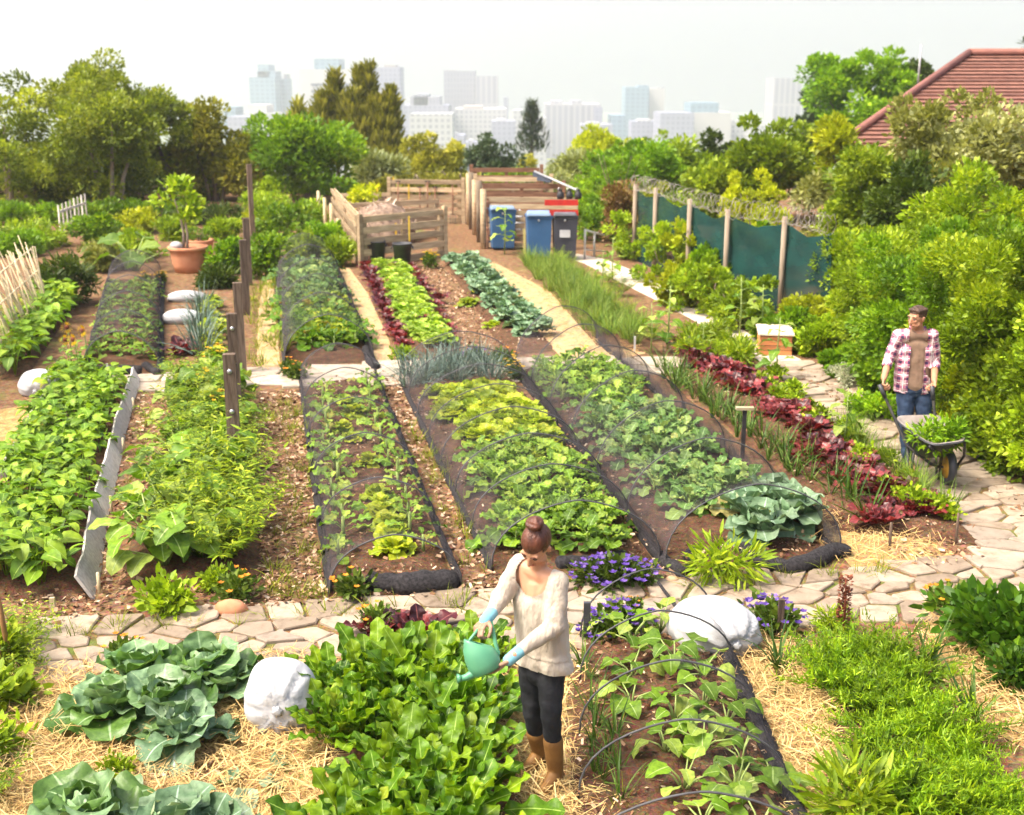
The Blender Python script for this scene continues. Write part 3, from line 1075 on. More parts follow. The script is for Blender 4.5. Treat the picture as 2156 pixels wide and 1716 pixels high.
ho = empty('house', 'low house with red tiled hip roof rising behind the hedge trees', 'house', (0, 0, 0))
A = W(2040, 117, 37)
E0 = W(1750, 322, 31)
ze, zr = E0[2], A[2]
x0, x1, y0, y1 = E0[0], A[0] + 16, 31.0, 43.0
rv = [(x0, y0, ze), (x1, y0, ze), (x1, y1, ze), (x0 + 8.2, y1, ze), (A[0], 37, zr), (x1 - 5, 37, zr)]
mb = MB()
# tiled courses: each course is a stepped strip so the rows cast real shadow lines
NC = 26
for quad in ((0, 1, 5, 4), (3, 0, 4, 4)):
    a0, a1, b1, b0 = [np.array(rv[i]) for i in quad]
    nrm_ = nrm(np.cross(a1 - a0, b0 - a0))
    if nrm_[2] < 0:
        nrm_ = -nrm_
    for i in range(NC):
        t0, t1 = i / NC, (i + 1.15) / NC
        t1 = min(t1, 1.0)
        p, q = a0 + (b0 - a0) * t0, a1 + (b1 - a1) * t0
        r_, s_ = a1 + (b1 - a1) * t1, a0 + (b0 - a0) * t1
        up = nrm_ * .05
        mb.add([p + up, q + up, r_, s_, p - nrm_ * .02, q - nrm_ * .02], [[0, 1, 2, 3], [4, 5, 1, 0]])
for quad in ((1, 2, 5), (2, 3, 4, 5)):
    mb.add([rv[i] for i in quad], [list(range(len(quad)))])
roof = mb.obj('roof', M_tile, ho, smooth=False)
mb = MB()
tube(mb, [np.array(rv[0]) + [0, 0, .1], np.array(rv[4]) + [0, 0, .1]], .1, 8)
tube(mb, [np.array(rv[4]) + [0, 0, .1], np.array(rv[5]) + [0, 0, .1]], .1, 8)
mb.obj('ridge_tiles', surf('ridge_tile', (.26, .11, .085), (.2, .085, .07), 3), roof)
mb = MB()
hc_ = np.mean(np.array(rv[:4]), 0)
V = []
for zz in (0.0, ze - .05):
    for r_ in rv[:4]:
        q_ = hc_ + (np.array(r_) - hc_) * .88
        V.append([q_[0], q_[1], zz])
mb.add(V, BOXF)
mb.obj('wall', surf('house_wall', (.30, .26, .21), (.25, .22, .18), 2), ho)
mb = MB()
tube(mb, [(A[0] - 1.4, 37, zr - .9), (A[0] - 1.4, 37, zr + .3)], .03, 6)
mb.obj('aerial_mast', surf('mast_grey', (.5, .5, .52), None, 5), roof)
# ------------------------------------------------------------------ creeper hedge along the path at right
HG = 'creeper hedge along the stone path'
hed = [
    (1850, 650, 468, 190, 20.5, 'bright creeper mound where the teal fence disappears', L_hedge, 13000),
    (1920, 760, 455, 230, 17.6, 'tall creeper hedge directly behind the man', L_mid, 15000),
    (2010, 860, 440, 280, 15.6, 'creeper hedge with dark hollow right of the man', L_bright, 15000),
    (2150, 930, 440, 300, 14.0, 'creeper hedge at the right picture edge above the wheelbarrow', L_hedge, 15000),
    (2165, 980, 700, 180, 13.0, 'dense lower green hedge beside the wheelbarrow', L_mid, 9000),
    (2270, 1030, 560, 240, 12.4, 'dense hedge bulging in from the right picture edge', L_mid, 9000),
    (1810, 730, 640, 90, 18.9, 'low yellowish creeper clump left of the man', L_yellow, 4500),
]
for px, base_, top, wpx, Y, lab, mt, nl in hed:
    T = W(px, top, Y)
    k = ppm(Y)
    shrub(lab, (T[0], Y), wpx / k, T[2] * 1.04, mt, leaf=.058, nleaf=int(nl * 1.9), nclump=95, csize=.25, name='creeper_hedge', cat='hedge', group=HG, d=2.0, boxy=(nl > 9500), tm=QUADLEAF)

# ------------------------------------------------------------------ shrubs in front of the fence
SH = [
    (1345, 545, 100, 80, 27.5, L_mid, 'olive green bush at the near end of the metal rail'),
    (1400, 590, 130, 110, 25.5, L_mid, 'wide green bush below the second fence post'),
    (1300, 450, 120, 140, 31, L_bright, 'leafy green bush behind the metal rail'),
    (1470, 600, 120, 110, 23.8, L_yellow, 'yellowish bush in the middle of the fence border'),
    (1500, 655, 130, 90, 22.0, L_mid, 'low round bush at the near gravel path edge below the fence'),
    (1600, 600, 130, 170, 21.6, L_yellow, 'tall yellow green bush climbing the teal fence'),
    (1590, 540, 100, 150, 22.8, L_yellow, 'upright light bush covering a fence post'),
    (1720, 745, 120, 80, 19.0, L_mid, 'loose green bush behind the brick planter'),
    (1795, 740, 90, 110, 18.6, L_yellow, 'yellow leaved bush right of the brick planter'),
    (1690, 700, 80, 70, 20.0, L_yellow, 'small golden bush against the brick planter'),
    (1860, 830, 90, 80, 16.5, L_bright, 'green bush behind the white flowering shrub'),
    (2035, 935, 120, 190, 13.6, L_yellow, 'yellow green bush between the man and the hedge'),
    (2080, 960, 150, 140, 12.9, L_bright, 'bright leafy bush right of the wheelbarrow'),
    (1420, 520, 90, 95, 26.0, L_mid, 'leafy bush hiding the foot of the second fence post'),
    (1440, 640, 110, 70, 23.0, L_yellow, 'low golden green bush along the gravel path'),
    (1540, 620, 120, 120, 22.4, L_bright, 'bright leafy bush between third and fourth fence post'),
    (1560, 690, 110, 80, 20.6, L_mid, 'round bush in front of the nearest fence post'),
    (1655, 715, 100, 55, 19.6, L_bright, 'low leafy bush at the foot of the nearest fence post'),
    (1370, 500, 80, 90, 27.2, L_yellow, 'pale green bush beside the dead creeper'),
    (1765, 640, 60, 120, 20.6, L_yellow, 'yellow green bush at the right end of the teal net'),
    (1780, 790, 100, 70, 17.4, L_bright, 'low green bush behind the white flowered shrub'),
]
for px, base_, wpx, hpx, Y, mt, lab in SH:
    g = G(px, base_)
    k = ppm(g[1])
    shrub(lab, g, wpx / k * (1.55 if base_ < 720 else .9), hpx / k * (1.3 if base_ < 720 else 1.0), mt, leaf=.075, nleaf=4200, csize=.13, nclump=40, group='bushes along the fence border', tm=QUADLEAF)
g = G(1785, 812)
shrub('pale white flowered low shrub on the mulch beside the stone path', g, .55, .34, leaf_mat('leaf_white', (.2, .24, .12), (.35, .38, .25), (.66, .66, .52), trans=.2), leaf=.035, nleaf=1800, csize=.07, nclump=30)
g = G(1840, 880)
shrub('low bright green clump at the path edge left of the man', g, .7, .3, L_bright, leaf=.07, nleaf=1500, csize=.08, nclump=26)
g = G(1310, 520)
shrub('brown dead creeper heaped over the far fence end', G(1318, 520), 1.1, 1.75, L_brown, leaf=.1, nleaf=3500, csize=.25, nclump=36, name='dead_creeper', cat='creeper')

# ------------------------------------------------------------------ box hedges and herb bushes in the middle left
MH = [  # px, base y, width px, height px, material, label
    (60, 470, 230, 40, L_bright, 'long clipped hedge under the wood at far left'),
    (270, 465, 240, 42, L_bright, 'long clipped hedge behind the lime green bush'),
    (440, 470, 130, 40, L_dark, 'dark hedge end behind the potted sapling'),
    (60, 522, 160, 58, L_mid, 'rounded hedge with reddish base left of the picket gate'),
    (210, 515, 95, 65, L_bright, 'dark green round bush right of the picket gate'),
    (290, 490, 90, 50, L_yellow, 'lime green rounded bush among the hedges'),
    (370, 505, 80, 50, L_mid, 'brownish green hedge bush behind the terracotta pots'),
    (475, 505, 70, 45, L_mid, 'hedge bush between the pots and the posts'),
    (480, 575, 70, 65, L_bright, 'clipped bush close left of the row of posts'),
    (280, 545, 120, 60, L_mid, 'loose yellowish herb bush behind the artichoke plant'),
    (220, 570, 100, 50, L_pale, 'pale herb bush beside the large dark rosemary'),
    (150, 640, 130, 115, L_dark, 'large dark green rosemary bush behind the trellis'),
    (40, 535, 110, 45, L_bright, 'green bush behind the reed trellis'),
    (565, 585, 85, 95, L_bright, 'dark green upright bush right of the row of posts'),
    (640, 560, 90, 75, L_mid, 'golden topped bush between posts and pallets'),
    (690, 545, 80, 80, L_bright, 'green bush along the pallet stakes'),
    (555, 500, 70, 60, L_yellow, 'yellowish creeper bush behind the tall post'),
    (715, 560, 60, 60, L_mid, 'low bush at the corner of the pallet bin'),
    (600, 515, 130, 90, L_bright, 'dark green bush between the posts and the compost stakes'),
    (655, 480, 80, 60, L_mid, 'bush just left of the first compost stake'),
    (560, 455, 90, 50, L_mid, 'bush in the gap behind the posts'),
    (1265, 505, 140, 110, L_bright, 'bright green bush right of the plank bin'),
    (1235, 470, 90, 80, L_mid, 'bush behind the right end of the plank bin'),
    (455, 605, 70, 40, L_dark, 'low dark plant in front of the terracotta pot'),
]
for px, base_, wpx, hpx, mt, lab in MH:
    g = G(px, base_)
    k = ppm(g[1])
    w = wpx / k
    shrub(lab, g, w, hpx / k, mt, leaf=.11, nleaf=int(1500 + w * 900), csize=.16, nclump=int(26 + w * 14), d=min(w, 1.6), boxy=(w > 1.2), name='clipped_hedge' if 'hedge' in lab else 'bush', cat='hedge' if 'hedge' in lab else 'bush', group='hedges and bushes of the herb garden', tm=NEEDLE if mt in (L_dark, L_mid) else DIAMOND, ws=2.0 if mt in (L_dark, L_mid) else 1.0)
# ------------------------------------------------------------------ the city below the hill
def facade(name, base, glass, fx=4.0, fz=3.6, vert=False):
    if name in MATS:
        return MATS[name]
    m, nt, out = nodes(name)
    tc = nt.nodes.new('ShaderNodeTexCoord')
    bt = nn(nt, 'ShaderNodeTexBrick')
    bt.offset = 0.0
    bt.inputs['Color1'].default_value = c4(glass)
    bt.inputs['Color2'].default_value = c4(tuple(v * .8 for v in glass))
    bt.inputs['Mortar'].default_value = c4(base)
    bt.inputs['Scale'].default_value = 1.0
    bt.inputs['Mortar Size'].default_value = 1.0
    bt.inputs['Brick Width'].default_value = fx
    bt.inputs['Row Height'].default_value = fz
    sx = nt.nodes.new('ShaderNodeSeparateXYZ')
    nt.links.new(tc.outputs['Object'], sx.inputs[0])
    ad = nn(nt, 'ShaderNodeMath', operation='ADD')
    nt.links.new(sx.outputs[0], ad.inputs[0])
    nt.links.new(sx.outputs[1], ad.inputs[1])
    cx = nt.nodes.new('ShaderNodeCombineXYZ')
    nt.links.new(ad.outputs[0], cx.inputs[0])
    nt.links.new(sx.outputs[2], cx.inputs[1])
    nt.links.new(cx.outputs[0], bt.inputs['Vector'])
    pb = nn(nt, 'ShaderNodeBsdfPrincipled', Roughness=.6)
    nt.links.new(bt.outputs[0], pb.inputs['Base Color'])
    nt.links.new(pb.outputs[0], out.inputs[0])
    MATS[name] = m
    return m


FC = {
    'blue': facade('facade_blue_glass', (0.187, 0.281, 0.351), (0.117, 0.203, 0.281), 5, 4),
    'white': facade('facade_white', (0.437, 0.429, 0.429), (0.265, 0.265, 0.304), 4, 4),
    'band': surf('facade_cream', (0.484, 0.460, 0.437), (0.445, 0.429, 0.406), .02),
    'lav': facade('facade_lavender', (0.281, 0.281, 0.359), (0.211, 0.218, 0.304), 4, 4),
    'grey': facade('facade_grey', (0.265, 0.265, 0.304), (0.187, 0.195, 0.257), 3, 5),
    'fin': facade('facade_fins', (0.390, 0.374, 0.390), (0.273, 0.273, 0.320), 5, 60),
    'peach': surf('facade_peach', (0.406, 0.351, 0.328), None, .02),
}


def bld(label, x0, x1, top, Y, mat, dep=40, steps=(), bands=None, name='tower', cat='tower', extra=None):
    """tower whose front spans photo columns x0..x1; steps: (x0,x1,top,mat) upper volumes; placed on the plain below"""
    zb = hill_z(Y)
    p0, p1 = W(x0, top, Y), W(x1, top, Y)
    ob = empty(name, label, cat, (p0[0], Y, zb))
    w, h = p1[0] - p0[0], p0[2] - zb
    mb = MB()
    box(mb, (w / 2, dep / 2, h / 2), (w, dep, h))
    mb.obj('body', FC[mat], ob, smooth=False)
    for k, (a0, a1, t, mt) in enumerate(steps):
        q0, q1 = W(a0, t, Y), W(a1, t, Y)
        mb = MB()
        hh = q0[2] - p0[2]
        zz = p0[2] - zb
        base_z = zz if hh > 0 else 0
        ht = hh if hh > 0 else q0[2] - zb
        off = 3 if hh > 0 else -2.5
        dd = dep - 8 if hh > 0 else dep * .7
        box(mb, ((q0[0] + q1[0]) / 2 - p0[0], off + dd / 2, base_z + ht / 2), (q1[0] - q0[0], dd, ht))
        mb.obj('upper_block' if hh > 0 else 'wing', FC[mt], ob, smooth=False)
    if bands:
        for (b0, b1, py, hp) in bands:
            q0, q1 = W(b0, py, Y), W(b1, py, Y)
            hh = hp / ppm(Y)
            mb = MB()
            box(mb, ((q0[0] + q1[0]) / 2 - p0[0], -.3, q0[2] - zb), (q1[0] - q0[0], 1.2, hh))
            mb.obj('window_band', surf('band_glass', (.07, .075, .10), (.10, .11, .13), .1, rough=.3), ob, smooth=False)
    return ob


bld('stepped blue glass tower at the left of the skyline', 524, 578, 163, 1250, 'blue', 40, [(540, 578, 150, 'blue'), (541, 564, 136, 'blue')])
bld('pale glass tower joined behind the stepped blue tower', 579, 603, 166, 1280, 'blue', 30, [(596, 601, 156, 'grey')])
bld('white office block with dark window bands behind the conifer', 631, 740, 146, 1100, 'band', 45, [(660, 712, 124, 'blue')], [(655, 690, 178, 4.5), (655, 690, 192, 4.5), (655, 690, 206, 4.5), (655, 690, 219, 4.5), (655, 690, 232, 4.5), (712, 738, 178, 4.5), (712, 738, 192, 4.5), (712, 738, 206, 4.5), (712, 738, 219, 4.5)])
bld('lavender slab tower with cream corner beside the conifer tops', 770, 842, 141, 1150, 'lav', 40, [(808, 832, 137, 'peach')])
bld('stepped grey terrace block between the two tower groups', 849, 944, 222, 1050, 'lav', 50, [(862, 925, 204, 'grey'), (870, 900, 199, 'grey')], name='office_block', cat='office block')
bld('tall dark grey tower of the central pair', 934, 1000, 149, 1200, 'grey', 45, [(934, 958, 148, 'peach')])
bld('shorter ribbed grey tower of the central pair', 1001, 1048, 160, 1180, 'fin', 45)
bld('broad white block below the central towers', 957, 1066, 229, 1080, 'white', 50, [(975, 1015, 224, 'peach')], name='office_block', cat='office block')
bld('low white flats left of the central towers', 862, 952, 240, 850, 'white', 40, name='office_block', cat='office block')
bld('white round fronted block below the blue tower', 512, 578, 238, 1080, 'white', 40, [(522, 560, 221, 'band')], name='office_block', cat='office block')
bld('small grey block at the left end of the skyline', 470, 495, 226, 1000, 'blue', 30, name='office_block', cat='office block')
bld('low white block at the left end of the skyline', 478, 530, 246, 950, 'lav', 30, name='office_block', cat='office block')
bld('wide ribbed hotel block in the middle of the skyline', 1149, 1265, 219, 1100, 'fin', 45, [(1160, 1185, 213, 'fin'), (1205, 1225, 212, 'fin'), (1250, 1268, 226, 'lav')], name='hotel_block', cat='hotel')
bld('small white block right of the norfolk pine', 1080, 1100, 232, 1050, 'white', 30, name='office_block', cat='office block')
bld('thin grey tower right of the central pair', 1060, 1070, 205, 1300, 'lav', 20)
bld('blue glass tower standing alone right of centre', 1317, 1367, 183, 1250, 'blue', 40, [(1345, 1366, 180, 'blue')])
bld('white slab with thin grey edge beside the lone blue tower', 1368, 1400, 186, 1270, 'band', 30, [(1391, 1400, 184, 'grey')])
bld('low blue block left of the lone blue tower', 1287, 1318, 243, 1100, 'blue', 40, name='office_block', cat='office block')
bld('low flat roofed grey block right of the lone blue tower', 1391, 1462, 238, 1000, 'lav', 50, name='office_block', cat='office block')
bld('pale block with dark roof storey right of the flat roofed block', 1462, 1540, 237, 1050, 'band', 50, [(1456, 1515, 217, 'blue')], name='office_block', cat='office block')
bld('striped white tower left of the dark pine', 1631, 1690, 164, 1150, 'fin', 40)
n = 0
low = [(600, 640, 252), (665, 700, 250), (1035, 1085, 255), (1100, 1150, 248), (1225, 1290, 262), (1330, 1400, 256), (1440, 1500, 262), (1500, 1580, 256), (1580, 1640, 262), (482, 520, 285), (940, 978, 285), (980, 1005, 300)]
low.sort()
for a0, a1, t in low:
    lab = f'low pale building at the foot of the hazy skyline, {ORD[n]} from left'
    bld(lab, a0, a1, t, random.uniform(900, 1080), random.choice(['lav', 'grey', 'white', 'lav']), 30, [(a0 + (a1 - a0) * .2, a0 + (a1 - a0) * .6, t - 4, 'white')], name='low_building', cat='building')
    n += 1
reseed(40)
# ------------------------------------------------------------------ crop plant meshes
L_bean = leaf_mat('leaf_bean', (.07, .17, .010), (.17, .33, .015), (.30, .46, .06), trans=.35, rib=(.34, .48, .10), ribw=.1)
L_kale = leaf_mat('leaf_kale', (.07, .16, .012), (.17, .33, .025), (.36, .50, .12), trans=.3, rib=(.26, .40, .12))
L_kaleb = leaf_mat('leaf_bluekale', (.055, .145, .045), (.12, .25, .085), (.29, .41, .20), trans=.25, rib=(.28, .40, .18))
L_lett = leaf_mat('leaf_lettuce', (.20, .32, .01), (.34, .46, .012), (.48, .56, .05), trans=.4, rib=(.5, .58, .15))
L_plett = leaf_mat('leaf_palelettuce', (.16, .32, .03), (.28, .46, .05), (.42, .58, .14), trans=.4, rib=(.5, .6, .25))
L_red = leaf_mat('leaf_redlettuce', (.045, .006, .010), (.14, .014, .018), (.30, .05, .05), trans=.3, rib=(.3, .1, .09), tcol=(1.6, .7, .6), spec=.5, rough=.35)
L_cab = leaf_mat('leaf_cabbage', (.05, .13, .04), (.10, .21, .075), (.22, .35, .18), trans=.2, rib=(.30, .42, .22), ribw=.1, rough=.4, spec=.4)
L_cabb = leaf_mat('leaf_cabbageblue', (.12, .22, .11), (.21, .34, .185), (.36, .47, .30), trans=.2, rib=(.4, .52, .42), ribw=.1)
L_chard = leaf_mat('leaf_chard', (.04, .12, .006), (.10, .235, .008), (.22, .37, .016), trans=.35, rib=(.32, .46, .10), ribw=.10, rough=.45, spec=.28)
L_carrot = leaf_mat('leaf_carrot', (.06, .16, .005), (.15, .30, .008), (.30, .46, .015), trans=.35)
L_chive = leaf_mat('leaf_chive', (.08, .18, .03), (.17, .30, .06), (.30, .40, .11), trans=.25)
L_onion = leaf_mat('leaf_onion', (.03, .09, .02), (.07, .15, .03), (.14, .24, .06), trans=.2)
L_squash = leaf_mat('leaf_squash', (.08, .19, .015), (.17, .32, .025), (.34, .47, .16), trans=.35, rib=(.38, .50, .18), ribw=.1)
L_lav = leaf_mat('leaf_leekblue', (.055, .11, .09), (.12, .19, .16), (.25, .33, .29), trans=.2)
L_willow = leaf_mat('leaf_willow', (.09, .18, .008), (.22, .34, .012), (.38, .48, .04), trans=.4)
L_weed = leaf_mat('leaf_weed', (.12, .19, .012), (.22, .30, .02), (.36, .40, .05), trans=.35)
L_viola = leaf_mat('leaf_viola', (.04, .09, .012), (.09, .16, .025), (.16, .24, .05), trans=.25)
P_purple = leaf_mat('petal_purple', (.07, .03, .25), (.13, .06, .36), (.25, .15, .5), trans=.3, tcol=(1, 1, 1.2))
P_yellow = leaf_mat('petal_yellow', (.62, .36, .01), (.75, .5, .015), trans=.3, tcol=(1.1, 1, .6))
P_orange = leaf_mat('petal_orange', (.6, .2, .01), (.75, .32, .02), trans=.3, tcol=(1.1, 1, .6))
M_stalk = surf('green_stalk', (.20, .28, .07), (.30, .36, .12), 14)
M_brownstalk = surf('seed_stalk', (.22, .06, .03), (.12, .035, .02), 20)

PROTO = {}


def proto(kind, cat, variants):
    """variants: list of lists of (part name, mesh)"""
    PROTO[kind] = (cat, variants)


def spawn(kind, pos, s=1.0, label=None, group=None, rz=None, z=0.0, name=None, v=None):
    cat, vs = PROTO[kind]
    parts = vs[random.randrange(len(vs)) if v is None else v % len(vs)]
    rz = random.uniform(0, 6.283) if rz is None else rz
    loc = (pos[0], pos[1], z)
    if len(parts) == 1:
        o = link(name or kind, parts[0][1], None, loc, rz, s)
        return tag(o, label, cat, group)
    o = empty(name or kind, label, cat, loc, rz, group, s)
    for pn, me in parts:
        link(pn, me, o)
    return o


GA = 2.39996


def rosette(mb, n, tms, ln, el0, el1, r0=.01, r1=.03, z0=0.0, z1=0.0, ws=1.0, jit=.2, tintf=None):
    """leaves from inner (el0, upright) to outer (el1)"""
    for i in range(n):
        t = i / max(1, n - 1)
        az = i * GA + random.uniform(-jit, jit)
        el = el0 + (el1 - el0) * t + random.uniform(-jit, jit) * .6
        L = (ln[0] + (ln[1] - ln[0]) * t) * random.uniform(.85, 1.15)
        rr = r0 + (r1 - r0) * t
        zz = z1 + (z0 - z1) * t
        tm = tms[random.randrange(len(tms))]
        place(mb, tm, [(math.cos(az) * rr, math.sin(az) * rr, zz)], dirs([az], [el]), L, random.uniform(-.35, .35), ws, 0, (tintf(t) if tintf else random.random()))


def variants(fn, n):
    return [fn() for _ in range(n)]


T_ov = [leaf_t(4, 1, .62, 'ovate', .25, c, ph=i, pet=.0) for i, c in enumerate((.5, .8, 1.1))]
T_kale = [leaf_t(16, 3, .50, 'spoon', .15, c, .06, 3.8, i * 1.3, .30) for i, c in enumerate((.7, 1.1, 1.5, .9))]
T_lett = [leaf_t(10, 3, .85, 'spoon', .1, c, .08, 2.8, i * 1.1) for i, c in enumerate((.3, .8, 1.2, .6))]
T_chard = [leaf_t(20, 3, .30, 'spoon', .14, c, .05, 4.4, i * .9, .32) for i, c in enumerate((.1, .35, .7, .2, .5))]
T_cabo = [leaf_t(14, 3, 1.0, 'round', -.05, c, .085, 2.6, i * 1.4, .0, cup=.25) for i, c in enumerate((.5, .9, 1.2, .2))]
T_cabi = [leaf_t(10, 3, 1.05, 'round', .05, -1.35, .05, 2.3, i * 2, cup=.4) for i in range(2)]
T_sq = [leaf_t(6, 3, 1.0, 'heart', .18, c, .05, 2.0, i) for i, c in enumerate((.5, .9, 1.2))]
T_blade = [leaf_t(5, 1, .045, 'blade', .3, c) for c in (.15, .5, .9, 1.4)]
T_lance = [leaf_t(3, 1, .2, 'lance', .2, c) for c in (.3, .9)]


def mk_bean():
    mb = MB()
    for i in range(15):
        az = i * GA
        r = random.uniform(.02, .13)
        h = random.uniform(.12, .34) * (1 - r * 1.5)
        p = (math.cos(az) * r, math.sin(az) * r, h)
        place(mb, random.choice(T_ov), [p], dirs([az + random.uniform(-.5, .5)], [random.uniform(-.35, .6)]), random.uniform(.11, .17), random.uniform(-.5, .5))
    for i in range(4):
        az = i * 1.57
        tube(mb, [(0, 0, -.02), (math.cos(az) * .04, math.sin(az) * .04, .15), (math.cos(az) * .09, math.sin(az) * .09, .27)], [.006, .005, .003], 4)
    return [('bean_plant', mb.mesh('bean_plant', L_bean))]


def mk_kale(mat, n=14, ln=(.18, .40), el=(1.35, .25)):
    def f():
        mb = MB()
        rosette(mb, n, T_kale, ln, el[0], el[1], .01, .03, .03, .14)
        m1 = mb.mesh('kale_leaves', mat)
        mb = MB()
        tube(mb, [(0, 0, -.03), (0, 0, .16)], [.018, .012], 6)
        return [('leaves', m1), ('stem', mb.mesh('kale_stem', M_stalk))]
    return f


def mk_lett(mat, n=26, ln=(.10, .24)):
    def f():
        mb = MB()
        rosette(mb, n, T_lett, ln, 1.45, .25, .005, .03, .02, .06)
        return [('lettuce', mb.mesh('lettuce_leaves', mat))]
    return f


def mk_redl():
    mb = MB()
    rosette(mb, 20, T_lett, (.10, .25), 1.5, .65, .01, .05, .0, .02, ws=.62)
    return [('red_lettuce', mb.mesh('red_lettuce_leaves', L_red))]


def mk_cab(mat, ro=.36, nout=11, head=.13):
    def f():
        mb = MB()
        rosette(mb, nout + 2, T_cabo, (ro * .62, ro), 1.3, .2, .02, .05, .04, .12)
        mo = mb.mesh('cabbage_outer', mat)
        mb = MB()
        for k, (nl, el, L) in enumerate(((5, .5, 2.35), (5, .9, 2.2), (4, 1.3, 1.9))):
            for i in range(nl):
                az = i * 6.283 / nl + k * .6
                place(mb, T_cabi[k % 2], [(math.cos(az) * head * .25, math.sin(az) * head * .25, .06)], dirs([az], [el]), head * L * .75, random.uniform(-.3, .3), 1.0)
        ellip(mb, (0, 0, .05 + head * .6), (head * .62, head * .62, head * .6), 12, 8, 0, .8)
        return [('outer_leaves', mo), ('head', mb.mesh('cabbage_head', mat))]
    return f


def mk_chard():
    mb = MB()
    rosette(mb, 28, T_chard, (.28, .56), 1.52, .75, .02, .06, 0, .02, jit=.3, ws=.85)
    return [('chard_plant', mb.mesh('chard_leaves', L_chard))]


def mk_blades(n, ln, spread, mat, nm, ws=1.0, rad=.05):
    def f():
        mb = MB()
        for i in range(n):
            az = random.uniform(0, 6.283)
            el = 1.5 - abs(random.gauss(0, spread))
            r = random.uniform(0, rad)
            place(mb, random.choice(T_blade), [(math.cos(az) * r, math.sin(az) * r, -.01)], dirs([az], [el]), random.uniform(*ln), random.uniform(-1, 1), ws)
        return [(nm, mb.mesh(nm, mat))]
    return f


def mk_carrot():
    mb = MB()
    for i in range(20):
        az = i * GA
        el = 1.45 - 1.0 * (i / 20) + random.uniform(-.2, .2)
        L = random.uniform(.28, .5)
        d = dirs([az], [el])[0]
        nb = 84
        t = np.linspace(.25, 1, nb)
        P = d[None] * (t * L)[:, None]
        P[:, 2] -= (t ** 2) * L * .28
        P[:, :2] += dirs([az], [0])[0][:2] * ((t ** 2) * L * .15)[:, None]
        P += rng.normal(size=P.shape) * .018 * t[:, None]
        dd = nrm(d[None] + rng.normal(size=(nb, 3)) * .8)
        place(mb, NEEDLE, P, dd, rng.uniform(.025, .06, nb) * (1.25 - t * .5), rng.normal(size=nb), 1.3, 0, np.clip(.15 + .6 * t + rng.normal(size=nb) * .15, 0, 1))
        tube(mb, [(0, 0, 0), d * L * .5, P[-1]], [.005, .004, .002], 4, 0, .3)
    return [('carrot_plant', mb.mesh('carrot_fronds', L_carrot))]


def mk_squash(n=9, R_=.34, hh=(.16, .42), ls=(.18, .30), mat=None):
    def f():
        mb, ms = MB(), MB()
        for i in range(n):
            az = i * GA + random.uniform(-.3, .3)
            r = R_ * math.sqrt((i + .5) / n) * random.uniform(.8, 1.1)
            h = random.uniform(*hh)
            p = np.array([math.cos(az) * r, math.sin(az) * r, h])
            place(mb, random.choice(T_sq), [p], dirs([az + random.uniform(-.6, .6)], [random.uniform(-.35, .35)]), random.uniform(*ls), random.uniform(-.45, .45))
            tube(ms, [(0, 0, -.02), (p[0] * .4, p[1] * .4, h * .6), p], [.011, .009, .006], 5)
        return [('leaves', mb.mesh('squash_leaves', mat or L_squash)), ('stem', ms.mesh('squash_stems', M_stalk))]
    return f


def mk_tall(hh=1.0, n=11, ls=(.18, .30)):
    def f():
        mb, ms = MB(), MB()
        tube(ms, [(0, 0, -.03), (.02, .01, hh * .5), (.0, .02, hh)], [.016, .012, .007], 6)
        for i in range(n):
            az = i * GA
            h = hh * (.25 + .75 * i / n)
            L = random.uniform(*ls) * (1.1 - .5 * i / n)
            p = np.array([math.cos(az) * .1, math.sin(az) * .1, h + .03])
            tube(ms, [(0, 0, h), p], [.006, .004], 4)
            place(mb, random.choice(T_sq), [p], dirs([az], [random.uniform(-.3, .45)]), L, random.uniform(-.3, .3), .8)
        return [('leaves', mb.mesh('tall_leaves', L_squash)), ('stem', ms.mesh('tall_stem', M_stalk))]
    return f


def mk_bushlet(mat, n=260, w=.22, h=.26, leaf=.06, tm=None, flowers=None, nf=0, fs=.03):
    def f():
        mb = MB()
        crown(mb, [(0, 0, h * .4, w, w, h * .45), (0, 0, h * .35, w * .5, w * .5, h * .35)], 40, n, tm or QUADLEAF, leaf, w * .45, low=True, lo=.05, hi=.75)
        for i in range(9):
            az = i * GA
            tube(mb, [(0, 0, -.02), (math.cos(az) * w * .35, math.sin(az) * w * .35, h * .4), (math.cos(az) * w * .8, math.sin(az) * w * .8, h * (.75 if i % 2 else .35))], [.006, .005, .003], 4, 0, .3)
        parts = [('leaves', mb.mesh('bush_leaves', mat))]
        if flowers:
            fb = MB()
            for i in range(nf):
                az, rr = random.uniform(0, 6.283), w * math.sqrt(random.random()) * 1.05
                z = h * (1.0 - .45 * (rr / w) ** 2) * random.uniform(.9, 1.12)
                p = np.array([math.cos(az) * rr, math.sin(az) * rr, z])
                a0 = random.uniform(0, 6)
                if nf <= 40:
                    fb = MB()
                place(fb, DIAMOND, np.repeat(p[None], 5, 0), dirs(a0 + np.arange(5) * 1.2566, np.full(5, .45)), fs, 0, 1.7)
                if nf <= 40:
                    parts.append(('flower', fb.mesh('flower', flowers)))
            if nf > 40:
                parts.append(('flowers', fb.mesh('flowers', flowers)))
        return parts
    return f


